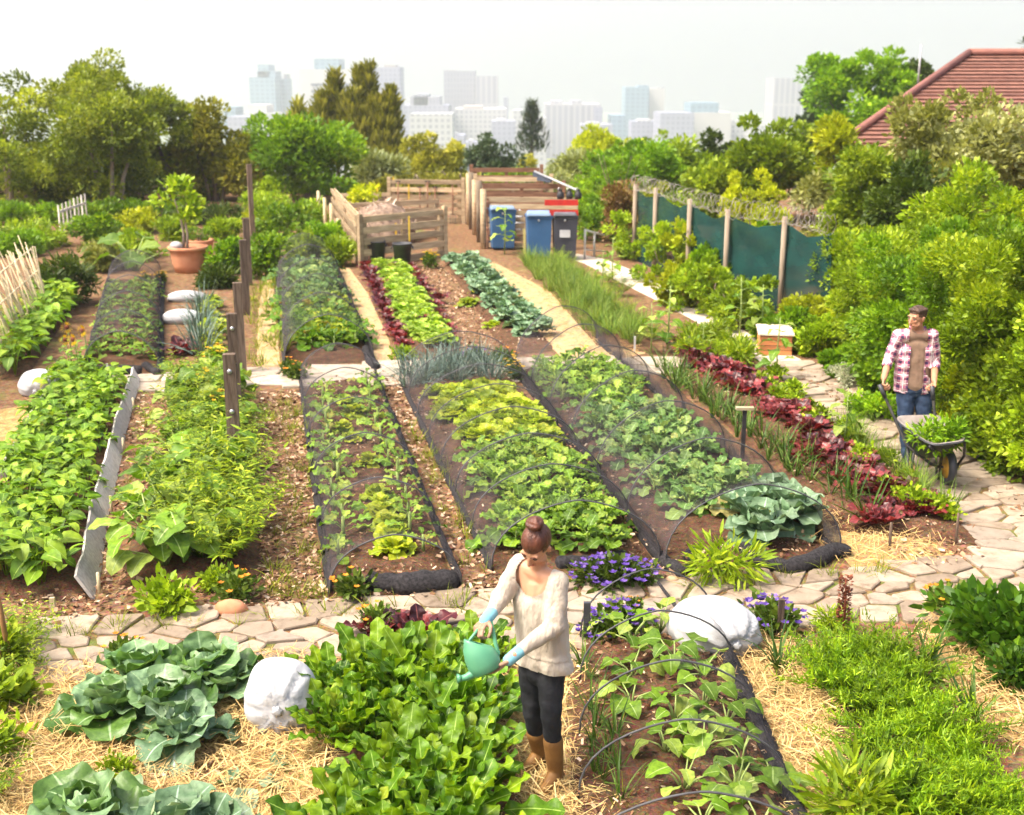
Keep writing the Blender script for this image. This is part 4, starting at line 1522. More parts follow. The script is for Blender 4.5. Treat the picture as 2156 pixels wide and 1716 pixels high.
def mk_willow():
    mb = MB()
    for i in range(34):
        az = i * GA
        el = random.uniform(.6, 1.4)
        L = random.uniform(.45, 1.0)
        d = dirs([az], [el])[0]
        nb = 20
        t = np.linspace(.2, 1, nb)
        P = d[None] * (t * L)[:, None] + np.array([math.cos(az), math.sin(az), 0]) * .08
        P[:, 2] -= t ** 2 * .12
        dd = nrm(dirs(az + np.arange(nb) * GA, np.full(nb, .35)) + d[None] * .4 + np.array([0, 0, -.3]))
        place(mb, random.choice(T_lance), P, dd, rng.uniform(.08, .15, nb), rng.normal(size=nb) * .4, 1.1)
        tube(mb, [(math.cos(az) * .05, math.sin(az) * .05, 0), P[-1]], [.006, .002], 4, 0, .1)
    return [('leafy_bush', mb.mesh('willow_bush', L_willow))]


def mk_sunflower():
    mb, ms, fb, hb = MB(), MB(), MB(), MB()
    tube(ms, [(0, 0, -.03), (.02, 0, .3), (0, -.02, .62)], [.012, .01, .007], 6)
    for i in range(8):
        az, h = i * GA, .12 + .05 * i
        place(mb, random.choice(T_sq), [(math.cos(az) * .04, math.sin(az) * .04, h)], dirs([az], [.1]), .15, 0, .8)
    c = np.array([0, -.05, .64])
    n = 16
    a = np.arange(n) * 6.283 / n
    D = np.stack([np.cos(a), np.full(n, -.25), np.sin(a)], 1)
    place(fb, DIAMOND, c + D * .035, D, .075, 0, .9)
    ellip(hb, c, (.04, .02, .04), 12, 8)
    return [('leaves', mb.mesh('sunflower_leaves', L_squash)), ('stem', ms.mesh('sunflower_stem', M_stalk)), ('petals', fb.mesh('sunflower_petals', P_yellow)), ('flower_head', hb.mesh('sunflower_head', M_brownstalk))]


proto('bean_plant', 'bean plant', variants(mk_bean, 6))
proto('kale_plant', 'kale', variants(mk_kale(L_kale), 5))
proto('broccoli_plant', 'broccoli plant', variants(mk_kale(L_kaleb, 15, (.18, .38)), 5))
proto('potato_plant', 'potato plant', variants(mk_kale(L_chard, 16, (.16, .34)), 4))
proto('seedling', 'seedling', variants(mk_kale(L_kale, 8, (.12, .26), (1.2, .3)), 4))
proto('lettuce', 'lettuce', variants(mk_lett(L_lett), 5))
proto('pale_lettuce', 'lettuce', variants(mk_lett(L_plett, 24, (.08, .19)), 4))
proto('red_lettuce', 'red lettuce', variants(mk_redl, 5))
proto('cabbage', 'cabbage', variants(mk_cab(L_cab), 4))
proto('blue_cabbage', 'cabbage', variants(mk_cab(L_cabb, .33, 12, .12), 4))
proto('chard_plant', 'chard', variants(mk_chard, 5))
proto('chive_clump', 'chives', variants(mk_blades(60, (.26, .5), .3, L_chive, 'chive_clump', .55, .12), 4))
proto('onion_plant', 'onion', variants(mk_blades(12, (.3, .5), .3, L_onion, 'onion_plant', 1.0, .03), 4))
proto('leek_plant', 'leek', variants(mk_blades(16, (.3, .5), .55, L_onion, 'leek_plant', 1.3, .03), 3))
proto('grass_tuft', 'grass', variants(mk_blades(22, (.08, .22), .6, L_weed, 'grass_tuft', .9, .06), 4))
proto('carrot_plant', 'carrot plant', variants(mk_carrot, 5))
proto('squash_plant', 'squash plant', variants(mk_squash(), 4))
proto('young_squash', 'squash plant', variants(mk_squash(8, .24, (.10, .26), (.15, .24)), 4))
proto('tall_leafy_plant', 'sunflower plant', variants(mk_tall(), 3))
proto('blue_leek', 'leek', variants(mk_blades(46, (.28, .5), .5, L_lav, 'blue_leek', .8, .12), 4))
proto('viola_clump', 'viola', variants(mk_bushlet(L_viola, 420, .24, .2, .05, None, P_purple, 34, .035), 3))
proto('marigold', 'marigold', variants(mk_bushlet(L_viola, 260, .18, .22, .05, None, P_orange, 6, .03), 2))
proto('yellow_flower_bush', 'yellow flowers', variants(mk_bushlet(L_viola, 220, .15, .24, .05, None, P_yellow, 16, .035), 2))
proto('herb_bush', 'herb', variants(mk_bushlet(L_willow, 420, .24, .3, .09, T_lance[0]), 3))
proto('green_herb', 'herb', variants(mk_bushlet(L_mid, 380, .22, .26, .06), 3))
L_deep = leaf_mat('leaf_deepgreen', (.025, .085, .006), (.06, .17, .010), (.14, .28, .02), trans=.3)
proto('dark_bush', 'bush', variants(mk_bushlet(L_deep, 900, .24, .28, .045), 3))
proto('leafy_bush', 'leafy bush', variants(mk_willow, 3))
proto('sunflower', 'sunflower', variants(mk_sunflower, 2))

# ------------------------------------------------------------------ raised soil beds


def bed(px, h=.1, mat=None, name='garden_bed'):
    c = [np.array(p) for p in gpoly(px)]          # front-left, front-right, back-right, back-left
    nu, nv = 10, 60
    V = []
    for j in range(nv + 1):
        t = j / nv
        a, b_ = c[0] + (c[3] - c[0]) * t, c[1] + (c[2] - c[1]) * t
        for i in range(nu + 1):
            u = i / nu
            p = a + (b_ - a) * u
            e = min(1, 4 * min(u, 1 - u)) * min(1, 12 * min(t, 1 - t))
            V.append((p[0], p[1], .007 + e ** .6 * h + (e > 0) * random.uniform(-.012, .012)))
    F = [[j * (nu + 1) + i, j * (nu + 1) + i + 1, (j + 1) * (nu + 1) + i + 1, (j + 1) * (nu + 1) + i] for j in range(nv) for i in range(nu)]
    mb = MB()
    mb.add(V, np.array(F))
    return struct(mb.obj(name, mat or M_soil))


BH = .09
bed([(-90, 1262), (182, 1265), (285, 800), (110, 800)])
bed([(250, 1232), (560, 1240), (512, 795), (375, 800)])
bed([(705, 1258), (965, 1248), (780, 795), (645, 805)], .06)
bed([(1035, 1212), (1385, 1192), (1070, 785), (848, 806)])
bed([(1405, 1205), (1760, 1178), (1285, 762), (1088, 776)])
bed([(1760, 1120), (2080, 1150), (1640, 792), (1400, 770)])
bed([(604, 770), (782, 762), (700, 558), (584, 566)])
bed([(845, 752), (968, 742), (862, 556), (762, 562)])
bed([(1065, 750), (1172, 738), (990, 542), (932, 546)], .06)
bed([(1255, 728), (1400, 750), (1190, 540), (1092, 540)], .05)
bed([(178, 785), (335, 783), (338, 588), (232, 592)])
bed([(1190, 1820), (1720, 1820), (1500, 1335), (1215, 1342)], .06)
bed([(1850, 1800), (2280, 1800), (1930, 1420), (1720, 1400)], .03)
bed([(0, 800), (60, 790), (160, 640), (100, 640)], .06)


def scatter(kind, px, sp, label, group, s=(.85, 1.15), z=BH * .7, name=None, jit=.3):
    for q in hexfill(gpoly(px), sp, jit):
        spawn(kind, q, random.uniform(*s), label, group, z=z, name=name)


def row(kind, p0, p1, n, label, group, s=(.85, 1.15), z=BH * .8, jit=.03, name=None, ordf=None, dz=0):
    for i, q in enumerate(rowpts(G(*p0), G(*p1), n, jit)):
        lab = label if ordf is None else f'{label}, {ORD[i]} from {ordf}'
        spawn(kind, q, random.uniform(*s), lab, group, z=z, name=name)


# A: planked bean bed
scatter('bean_plant', [(-90, 1245), (140, 1245), (258, 810), (122, 806)], .24, 'bushy bright green bean plant packed in the bed edged by white boards', 'bean plants in the board edged bed', (.85, 1.15))
for i, (px, py) in enumerate([(95, 1240), (40, 1235)]):
    spawn('bean_plant', G(px, py), 1.5, ['larger bean plant at the front edge of the board edged bed', 'large leaved bean plant at the front corner of the board edged bed'][i], z=BH, name='bean_plant')
# far left beans below the trellis
scatter('bean_plant', [(0, 800), (60, 790), (160, 640), (100, 640)], .3, 'climbing bean plant in the row below the reed trellis', 'beans below the reed trellis', (1.1, 1.7))
scatter('leafy_bush', [(-60, 790), (10, 790), (100, 660), (40, 660)], .7, 'tall climbing bean bush against the reed trellis', 'bean bushes against the reed trellis', (.5, .8), name='bean_bush')

# B: mixed row with posts
scatter('squash_plant', [(300, 1200), (400, 1215), (450, 1000), (365, 1000)], .38, 'dark broad leaved squash plant along the left side of the post row', 'squash plants along the post row', (.8, 1.15))
scatter('squash_plant', [(365, 990), (475, 980), (485, 800), (385, 805)], .33, 'leafy squash plant at the far end of the post row', 'squash plants at the far end of the post row', (.7, 1.0))
for i, (px, py) in enumerate([(325, 1185), (400, 1190)]):
    spawn('squash_plant', G(px, py), 1.2, ['largest leaved squash plant at the front of the post row, beside the wood chips', 'large heart leaved squash plant at the front under the willowy bush'][i], z=BH, name='squash_plant')
for i, (px, py, s) in enumerate([(430, 1190, .9), (485, 1190, .8), (400, 1120, .9), (465, 1110, .95), (425, 1060, .85), (490, 1050, .7), (480, 965, .55), (495, 1120, .7)]):
    spawn('leafy_bush', G(px, py), s * 1.05, f'bright willowy leaved bush in the row of wooden posts, {ORD[i]} from the stone path', 'willowy bushes in the post row', z=BH, name='willowy_bush')
for i, (px, py) in enumerate([(430, 850), (470, 900), (455, 790)]):
    spawn('yellow_flower_bush', G(px, py), 1.2, f'yellow flowered plant among the post row greens, {ORD[i]} of three', 'yellow flowers in the post row', z=.15)
for i, (px, py, s) in enumerate([(390, 960, .8), (450, 935, .75), (405, 890, .78), (440, 850, .75), (510, 985, .5), (515, 915, .48), (500, 870, .48), (465, 1000, .85), (395, 830, .7)]):
    spawn('leafy_bush', G(px, py), s, ['leafy bush left of the nearest post', 'leafy bush tight behind the nearest post', 'leafy bush in the middle of the post row', 'leafy bush near the second post', 'light bush right of the nearest post', 'light bush right of the second post by the chips', 'small bush at the foot of the third post', 'leafy bush in front of the nearest post', 'leafy bush at the far end beside the white boards'][i], 'leafy bushes around the posts', z=BH, name='post_row_bush')
# far part of the posts row: yellow lettuces and chives
row('lettuce', (452, 770), (445, 640), 9, 'yellow green lettuce in the short row beside the white sacks', 'lettuces beside the white sacks', (.9, 1.1), name='yellow_lettuce')
row('blue_leek', (420, 765), (428, 640), 6, 'tall blue green leek clump between the sacks and yellow lettuces', 'leeks beside the white sacks', (1.0, 1.4), name='leek_clump')
spawn('red_lettuce', G(385, 745), 1.5, 'single dark red beet clump near the white sacks', name='beet_clump')
row('grass_tuft', (560, 780), (560, 600), 26, 'light green grass tuft on the strip right of the posts', 'grass tufts right of the posts', (1.2, 2.2), jit=.2)

# T1: sparse net tunnel
row('seedling', (725, 1200), (680, 830), 15, 'young kale in the left line under the front left net', 'left line of kale under the front left net', (.85, 1.25), name='young_kale', ordf='the stone path')
row('seedling', (890, 1190), (765, 815), 15, 'young kale in the right line under the front left net', 'right line of kale under the front left net', (.85, 1.25), name='young_kale', ordf='the stone path')
row('lettuce', (840, 1190), (795, 1055), 6, 'yellow lettuce in the middle line under the front left net', 'yellow lettuces under the front left net', (.75, .95), name='yellow_lettuce', ordf='the stone path')
row('lettuce', (765, 1000), (735, 840), 5, 'small yellow lettuce scattered in the back of the front left net', 'small lettuces under the front left net', (.6, .9), jit=.12, name='yellow_lettuce', ordf='the woman')

# E: kale, yellow lettuces, blue leeks
scatter('kale_plant', [(1060, 1185), (1325, 1170), (1235, 1040), (1015, 1040)], .27, 'crinkled green kale at the front of the centre net bed', 'kale at the front of the centre bed', (.75, .95))
scatter('kale_plant', [(1025, 1040), (1228, 1030), (1150, 940), (990, 960)], .27, 'crinkled green kale behind the front group of the centre net bed', 'kale in the middle of the centre bed', (.7, .9))
scatter('lettuce', [(970, 950), (1170, 960), (1055, 830), (910, 845)], .27, 'frilly yellow green lettuce in the middle of the centre net bed', 'yellow lettuces of the centre bed', (1.0, 1.3), name='yellow_lettuce')
scatter('lettuce', [(1130, 1010), (1215, 1010), (1150, 930), (1090, 940)], .3, 'frilly yellow green lettuce at the right edge of the centre bed kale', 'yellow lettuces beside the kale', (.9, 1.1), name='yellow_lettuce')
scatter('blue_leek', [(860, 830), (1060, 815), (1020, 770), (850, 785)], .3, 'blue grey leek clump at the far end of the centre bed', 'blue grey leeks of the centre bed', (.9, 1.2), name='leek_clump')

# F: broccoli and big cabbages
scatter('kale_plant', [(1205, 880), (1370, 860), (1260, 770), (1130, 785)], .31, 'green broccoli plant at the far end of the right net bed', 'far broccoli plants of the right net bed', (.75, .95), name='broccoli_plant')
scatter('broccoli_plant', [(1225, 900), (1395, 880), (1500, 980), (1320, 1005)], .30, 'leafy broccoli plant in the middle of the right net bed', 'middle broccoli plants of the right net bed', (.85, 1.1))
scatter('broccoli_plant', [(1340, 1020), (1520, 1000), (1630, 1100), (1450, 1115)], .30, 'pale leaved broccoli plant towards the front of the right net bed', 'front broccoli plants of the right net bed', (.85, 1.1))
for i, (px, py, s) in enumerate([(1600, 1150, 1.0), (1660, 1120, 1.05), (1630, 1090, .95), (1570, 1110, .9)]):
    spawn('blue_cabbage', G(px, py), s * 1.15, ['grey green cabbage with wide outer leaves at the front end of the right net bed', 'large round cabbage at the right front corner of the right net bed', 'grey green cabbage just behind the front pair of cabbages', 'cabbage squeezed between broccoli and the front cabbages'][i], 'cabbages at the front of the right net bed', z=BH, name='cabbage')

# G: red lettuces, onions, herbs
for (p0, p1, n) in (((1955, 1110), (1660, 870), 20), ((1890, 1105), (1610, 860), 19), ((1640, 850), (1440, 745), 12), ((1600, 850), (1450, 775), 9), ((1830, 1060), (1700, 960), 9)):
    row('red_lettuce', p0, p1, n, 'dark red lettuce in the long red row beside the stone path', 'red lettuces of the long red row', (.8, 1.35), jit=.10, z=.06)
row('onion_plant', (1820, 1085), (1390, 790), 34, 'thin leaved onion in the line left of the red lettuces', 'onions beside the red lettuces', (.8, 1.15), jit=.1, z=.05)
row('onion_plant', (1740, 1060), (1370, 770), 22, 'thin leaved onion in the line left of the red lettuces', 'onions beside the red lettuces', (.7, 1.0), jit=.12, z=.05)
row('green_herb', (2000, 1125), (1605, 810), 30, 'feathery green herb in the line between red lettuces and stone path', 'herbs between red lettuces and path', (.55, .9), jit=.12, z=.05)
row('chive_clump', (2000, 1090), (1760, 910), 12, 'grassy chive clump between the red lettuces and herbs', 'chives between red lettuces and herbs', (.7, .9), jit=.08, z=.05)
spawn('onion_plant', G(1825, 1105), 1.2, 'upright onion plant standing before the front red lettuces', z=.05)

# back beds
scatter('potato_plant', [(615, 750), (755, 745), (725, 660), (600, 665)], .38, 'leafy potato plant at the near end of the back left net', 'potato plants in the back left net', (1.0, 1.3), name='potato_plant')
scatter('lettuce', [(640, 735), (745, 730), (720, 640), (640, 650)], .42, 'yellow green mustard plant under the back left net', 'mustard plants in the back left net', (1.2, 1.6), name='mustard_plant')
scatter('broccoli_plant', [(600, 660), (725, 655), (690, 575), (592, 580)], .42, 'grey green cabbage plant at the far end of the back left net', 'far plants of the back left net', (1.0, 1.3), name='leafy_cabbage')
scatter('pale_lettuce', [(872, 735), (945, 735), (845, 562), (785, 562)], .27, 'pale green lettuce in the middle of the striped lettuce bed', 'pale lettuces of the striped bed', (1.0, 1.3))
row('red_lettuce', (850, 742), (768, 562), 17, 'small red lettuce along the left edge of the striped bed', 'red lettuces left of the pale lettuces', (.7, 1.1), z=.05)
row('red_lettuce', (960, 725), (862, 562), 12, 'small red lettuce along the right edge of the striped bed', 'red lettuces right of the pale lettuces', (.7, .95), z=.05)
for i, (px, py) in enumerate([(925, 640), (830, 575), (895, 690)]):
    spawn('red_lettuce', G(px, py), .9, f'red lettuce standing among the pale lettuces, {ORD[i]} of three', z=BH)
for (p0, p1, n) in (((1110, 725), (955, 555), 13), ((1150, 715), (985, 550), 13)):
    row('blue_cabbage', p0, p1, n, 'blue green cabbage in the ' + ('left' if p0[0] == 1110 else 'right') + ' line beside the straw strip', 'cabbages beside the straw strip', (.72, .95), z=.05, name='cabbage', ordf='the near end')
for i, (px, py, s) in enumerate([(985, 645, 1.2), (1035, 690, .9), (1000, 620, .8)]):
    spawn('lettuce', G(px, py), s * .8, ['small yellow weed on the brown soil left of the cabbage row', 'tiny yellow weed near the near end of the cabbage row', 'faint yellow weed beside the cabbage row'][i], z=.01, name='yellow_weed')
spawn('yellow_flower_bush', G(905, 565), 1.5, 'yellow leaved herb beside the front of the pallet bin', z=.02)
scatter('chive_clump', [(1250, 718), (1385, 735), (1185, 560), (1090, 547)], .33, 'grassy chive clump in the long bed right of the straw strip', 'chives of the long bed', (.8, 1.15), z=.04)
row('leafy_bush', (1400, 730), (1170, 545), 9, 'pinkish flowering grass bush on the right edge of the chive bed', 'bushes along the chive bed', (.35, .5), z=.02, name='flowering_bush')
# T5 back left
for k, (a, c) in enumerate((((200, 770), (250, 605)), ((255, 770), (285, 605)), ((305, 770), (318, 605)))):
    row('kale_plant', a, c, 10, ['left', 'middle', 'right'][k] + ' line green under the far left net', 'plants under the far left net', (.6, .85), name='pepper_plant', ordf='the near end')
for i, (px, py) in enumerate([(145, 790), (165, 795), (150, 770), (185, 775)]):
    spawn('sunflower', G(px, py), random.uniform(.8, 1.0), ['yellow sunflower standing left of the far left net', 'second sunflower close to the black net roll', 'smaller sunflower behind the other two', 'sunflower touching the net corner'][i], 'sunflowers by the far left net', rz=random.uniform(-.5, .5))
for i, (px, py) in enumerate([(305, 600), (340, 598)]):
    spawn('yellow_flower_bush', G(px, py), 1.1, ['yellow flowers at the far end of the far left net', 'yellow flowers beside the far end of the far left net'][i])
spawn('squash_plant', G(285, 570), 2.0, 'silvery artichoke plant with long leaves behind the far left net', name='artichoke_plant')

# tall leafy plants between red row and fence
for i, (px, py, s, lab) in enumerate([
    (1405, 735, 1.0, 'tall broad leaved plant at the far end of the red lettuce row'), (1370, 745, .8, 'broad leaved plant left of the tall one at the red row end'),
    (1555, 720, 1.05, 'tall light green sunflower plant left of the brick planter'), (1600, 715, .9, 'light green sunflower plant touching the brick planter'),
    (1635, 800, .9, 'drooping large leaved plant in front of the brick planter'), (1270, 610, .8, 'broad leaved plant beside the gravel path near the rail'),
    (1290, 590, .9, 'light leaved plant by the gravel path below the bins'), (1062, 535, 1.15, 'tall leafy plant in front of the left blue bin'),
    (1775, 950, .75, 'single broad leaved sapling standing on the stone path edge'), (1480, 760, .6, 'broad leaved plant beside the first red lettuces'),
]):
    spawn('tall_leafy_plant', G(px, py), s, lab, 'tall broad leaved plants')
scatter('herb_bush', [(1440, 760), (1640, 790), (1560, 735), (1450, 710)], .5, 'yellowish herb at the far end of the red lettuce row', 'herbs behind the red lettuces', (1.0, 1.4))
scatter('leafy_bush', [(1260, 570), (1330, 610), (1420, 665), (1380, 670), (1260, 600)], .8, 'loose herb bush along the gravel path', 'herb bushes along the gravel path', (.4, .6), name='herb_bush')

# cross path flowers and edging
for i, (px, py) in enumerate([(1075, 785), (1085, 800)]):
    spawn('yellow_flower_bush', G(px, py), 1.0, ['yellow flower clump between the centre and right net beds', 'yellow flowers at the corner of the right net bed'][i])
for i, (px, py) in enumerate([(625, 800), (610, 790)]):
    spawn('marigold', G(px, py), 1.1, ['orange flower clump at the back left corner of the front left net', 'small orange flowers beside the cross path'][i])
spawn('marigold', G(1060, 770), 1.3, 'orange flower clump at the near end of the cabbage row')
spawn('green_herb', G(850, 760), 1.0, 'green herb at the near end of the striped lettuce bed')
spawn('viola_clump', G(1000, 762), 1.0, 'purple flowers behind the blue grey leeks')

# stone path edging plants
spawn('green_herb', G(355, 1290), 1.25, 'low mint bush on the wood chips beside the orange brick')
spawn('marigold', G(500, 1262), 1.2, 'orange flowered low plant right of the mint bush')
spawn('green_herb', G(455, 1240), .8, 'small herb at the foot of the post row')
spawn('marigold', G(742, 1262), 1.1, 'pale leaved herb at the front left net corner')
spawn('herb_bush', G(1522, 1222), 1.45, 'bright yellow green bush between the black net rolls')
for i, (px, py, s, lab) in enumerate([(1290, 1235, 1.25, 'purple viola clump before the centre net bed'), (1245, 1225, .9, 'violet flowers left of the big viola clump'), (1340, 1225, .95, 'violet flowers right of the big viola clump'),
                                      (1310, 1330, 1.1, 'viola clump with an orange bloom at the front net end'), (1270, 1345, .8, 'violet clump beside the black stake'), (1620, 1325, 1.15, 'purple viola clump behind the large white sack')]):
    spawn('viola_clump', G(px, py), s, lab, 'viola clumps by the stone path')
spawn('marigold', G(1335, 1320), .5, 'single orange marigold among the front violas', z=.15)
spawn('marigold', G(790, 1330), 1.0, 'red leaved lettuce clump peeking behind the chard', name='red_leaf_clump')
spawn('red_lettuce', G(885, 1345), 1.4, 'red lettuce between the chard and the stone path')
spawn('red_lettuce', G(800, 1340), 1.1, 'smaller red lettuce behind the chard near the net roll')
spawn('marigold', G(262, 1400), 1.0, 'orange flowered weed beside the large cabbages')
spawn('marigold', G(1985, 1290), 1.1, 'reddish weed at the path edge beside the dark bush')

# foreground: chard patch
scatter('chard_plant', [(725, 1430), (1005, 1405), (1005, 1500), (1000, 1600), (1010, 1760), (1040, 1900), (690, 1900), (720, 1760), (820, 1700), (790, 1600), (730, 1560)], .27, 'tall glossy chard plant in the dense patch beside the woman', 'chard plants beside the woman', (.8, 1.05), z=0, jit=.25)
for i, (px, py, s) in enumerate([(700, 1480, .85), (705, 1560, .8), (1020, 1500, .8), (1050, 1400, .5), (1000, 1390, .7)]):
    spawn('chard_plant', G(px, py), s, ['chard plant at the left edge of the patch near the stone path', 'chard plant leaning towards the tied white sack', 'chard plant under the watering can', 'small chard plant beside the woman', 'chard plant behind the watering can'][i], 'chard plants beside the woman')

# foreground cabbages
for i, (px, py, s, lab) in enumerate([
    (300, 1450, 1.15, 'large dark cabbage at the back of the foreground cabbage group'),
    (430, 1450, 1.2, 'broad dark cabbage next to the stone path in the foreground group'),
    (235, 1530, 1.1, 'cabbage at the left of the foreground cabbage group'),
    (345, 1520, 1.1, 'cabbage in the middle of the foreground cabbage group'),
    (470, 1475, .85, 'small cabbage at the right of the foreground cabbage group'),
]):
    spawn('cabbage', G(px, py), s * .92, lab, 'foreground cabbages', z=.02)
spawn('blue_cabbage', G(385, 1575), 1.0, 'pale wilted cabbage at the front of the foreground cabbage group', 'foreground cabbages', z=.02, name='cabbage')
spawn('cabbage', G(190, 1760), 1.15, 'dark cabbage cut by the lower picture edge', 'cabbages at the lower edge')
spawn('blue_cabbage', G(365, 1780), 1.05, 'blue green cabbage beside the dark one at the lower edge', 'cabbages at the lower edge', name='cabbage')
spawn('blue_cabbage', G(440, 1790), .9, 'small blue green cabbage, rightmost at the lower edge', 'cabbages at the lower edge', name='cabbage')
mb = MB()
for px, py, a in ((500, 1640, 2.6), (545, 1650, .4), (570, 1610, .8), (530, 1660, 4.5)):
    place(mb, T_cabo[1], [G(px, py, .06)], dirs([a], [-.05]), .2, random.uniform(-.3, .3), .8)
tag(mb.obj('cabbage_leaf_heap', L_cabb), 'heap of picked pale cabbage leaves lying on the straw below the tied sack', 'cabbage leaves')
spawn('green_herb', G(250, 1640), .6, 'small green weed in the straw left of the bare soil')

# foreground right: squash under net, onions, weeds
SQ = [(1330, 1370, 1.2), (1300, 1345, 1.0), (1390, 1340, 1.1), (1330, 1440, 1.1), (1420, 1420, 1.25), (1480, 1440, 1.1), (1330, 1500, 1.1), (1480, 1500, 1.15), (1420, 1540, 1.0), (1530, 1540, 1.1), (1400, 1600, 1.1), (1480, 1590, 1.1), (1560, 1620, 1.05), (1440, 1680, 1.1), (1550, 1690, 1.1), (1630, 1680, 1.1), (1480, 1760, 1.1), (1600, 1770, 1.1)]
for i, (px, py, s) in enumerate(sorted(SQ, key=lambda t: t[1])):
    spawn('young_squash', G(px, py), s * .66, f'squash plant under the open front net, {ORD[i]} from the stone path', 'squash plants under the open front net', z=.05)
scatter('onion_plant', [(1225, 1400), (1260, 1400), (1330, 1700), (1250, 1700)], .2, 'thin wispy onion in the soil between woman and net', 'wispy onions beside the woman', (.5, .85), z=.03)
scatter('grass_tuft', [(1210, 1380), (1260, 1380), (1340, 1716), (1290, 1716)], .22, 'dry grass tuft in the soil between woman and net', 'dry grass beside the woman', (.7, 1.2), z=.02)

# carrots, leeks, herb bushes at lower right
CAR = [(1710, 1410), (1840, 1395), (1900, 1430), (1945, 1500), (2040, 1590), (2130, 1680), (2260, 1800), (1860, 1800), (1850, 1640), (1780, 1510)]
scatter('carrot_plant', CAR, .28, 'feathery carrot plant in the dense bed at lower right', 'carrot plants at lower right', (.7, 1.3), z=.02)
for i, (px, py, s) in enumerate([(1640, 1420, 1.1), (1790, 1500, .9), (1925, 1420, .95), (1960, 1410, 1.0), (2050, 1520, 1.0), (1860, 1640, .9), (1910, 1700, 1.0), (1900, 1480, .8)]):
    spawn('leek_plant', G(px, py), s, ['spreading leek beside the large white sack', 'leek rising on the left edge of the carrots', 'upright leek on the right edge of the carrots', 'upright leek next to the straw right of the carrots', 'thin leek standing alone before the right straw strip', 'leek in the middle of the carrots', 'leek low in the carrots near the lime bush', 'leek amid the far carrots'][i], 'leeks in the carrot bed', z=.02)
spawn('herb_bush', G(1795, 1750), 1.5, 'lime green bush at the lower edge left of the carrots', z=0, name='lime_bush')
spawn('herb_bush', G(1750, 1330), .8, 'yellowish herb at the foot of the red seed stalk')
for i, (px, py, s) in enumerate([(2080, 1370, 1.9), (2160, 1380, 2.0), (2140, 1450, 1.3), (2060, 1330, 1.2)]):
    spawn('dark_bush', G(px, py), s, ['dark green bush beside the path at the right', 'dark green bush cut by the right edge', 'lower dark leaves below the right bush', 'small dark bush touching the stone path at right'][i], 'dark bushes at the right edge', name='dark_bush')
# seed stalk
ms, mb = MB(), MB()
tube(ms, [(0, 0, -.02), (.01, 0, .25), (0, .01, .5)], [.012, .01, .006], 6)
n = 260
z = rng.random(n) * .36 + .15
a = rng.random(n) * 6.283
P = np.stack([np.cos(a) * .03, np.sin(a) * .03, z], 1)
place(mb, DIAMOND, P, nrm(dirs(a, np.full(n, .5)) + rng.normal(size=(n, 3)) * .3), .035, 0, 1.2)
g = G(1772, 1345)
ob = empty('seed_stalk', 'dark red brown dock seed stalk rising beside the stone path', 'seed stalk', (g[0], g[1], 0))
ms.obj('stem', M_brownstalk, ob)
mb.obj('seeds', leaf_mat('seed_red', (.12, .03, .015), (.24, .07, .03), trans=.1), ob)

# left edge vines
for i, (px, py, s) in enumerate([(5, 1400, 1.3), (45, 1420, 1.0), (-20, 1500, 1.4), (50, 1350, 1.1), (-20, 1600, 1.2), (-50, 1690, 1.2), (40, 1480, .9)]):
    spawn('leafy_bush' if i % 2 else 'green_herb', G(px, py), s * (.9 if i % 2 == 0 else .42), f'tomato bush at the left picture edge, {ORD[i]} from the board bed' if False else ['green herb bush by the brown stakes at the left edge', 'willowy bush before the brown stakes', 'leafy bush at the left edge above the straw', 'tall tangled bush behind the stakes at the left edge', 'herb bush at the left edge beside the straw', 'bush low on the left picture edge', 'small herb at the left end of the stone path'][i], 'bushes along the left edge', name='edge_bush')

# weeds on the paths
for px, n in (([(545, 830), (640, 830), (690, 1240), (560, 1240)], 60), ([(840, 850), (960, 1000), (1040, 1190), (990, 1230), (900, 1000)], 34), ([(530, 600), (580, 600), (610, 780), (540, 780)], 40), ([(560, 1180), (700, 1240), (700, 1262), (560, 1262)], 20), ([(60, 1330), (1100, 1262), (1100, 1282), (60, 1350)], 30), ([(1400, 1236), (1950, 1196), (1950, 1206), (1400, 1246)], 20), ([(300, 880), (330, 880), (300, 1050), (270, 1050)], 14)):
    for q in pts_in(gpoly(px), n):
        spawn('grass_tuft', q, random.uniform(.5, 1.3), 'small green weed tuft growing on the paths between the beds', 'weed tufts on the paths')
reseed(50)
# ------------------------------------------------------------------ posts, boards, stakes
M_oldwood = surf('old_wood', (.085, .055, .038), (.19, .135, .10), 5, bump=.6, stretch=(6, 6, .6), rough=.9, tint=True)
M_greyboard = surf('weathered_board', (.40, .365, .33), (.56, .52, .475), 5, bump=.3, stretch=(.6, 6, 6), rough=.85, tint=True)
M_pallet = surf('pallet_wood', (.33, .23, .135), (.50, .375, .235), 4, bump=.3, stretch=(.7, 5, 5), rough=.85, tint=True)
M_brownplank = surf('brown_plank', (.16, .075, .045), (.28, .14, .08), 4, bump=.3, stretch=(.7, 5, 5), rough=.85, tint=True)
M_bolt = surf('bolt_steel', (.62, .62, .62), (.4, .4, .42), 30, rough=.35, metal=.8)
M_black = surf('black_netroll', (.012, .011, .012), (.045, .04, .044), 40, rough=.9, bump=.8)
M_blackp = surf('black_plastic', (.035, .035, .042), (.055, .055, .062), 6, rough=.45, spec=.4)
M_white = surf('white_sackcloth', (.45, .45, .465), (.41, .41, .425), 5, rough=.75, bump=.55, bscale=16, c3=(.28, .255, .21), lo=.42, hi=.82)
M_terra = surf('terracotta', (.50, .20, .10), (.58, .27, .15), 5, rough=.85, bump=.2)
M_reed = surf('dry_reed', (.48, .38, .22), (.62, .52, .34), 12, rough=.8, tint=True)
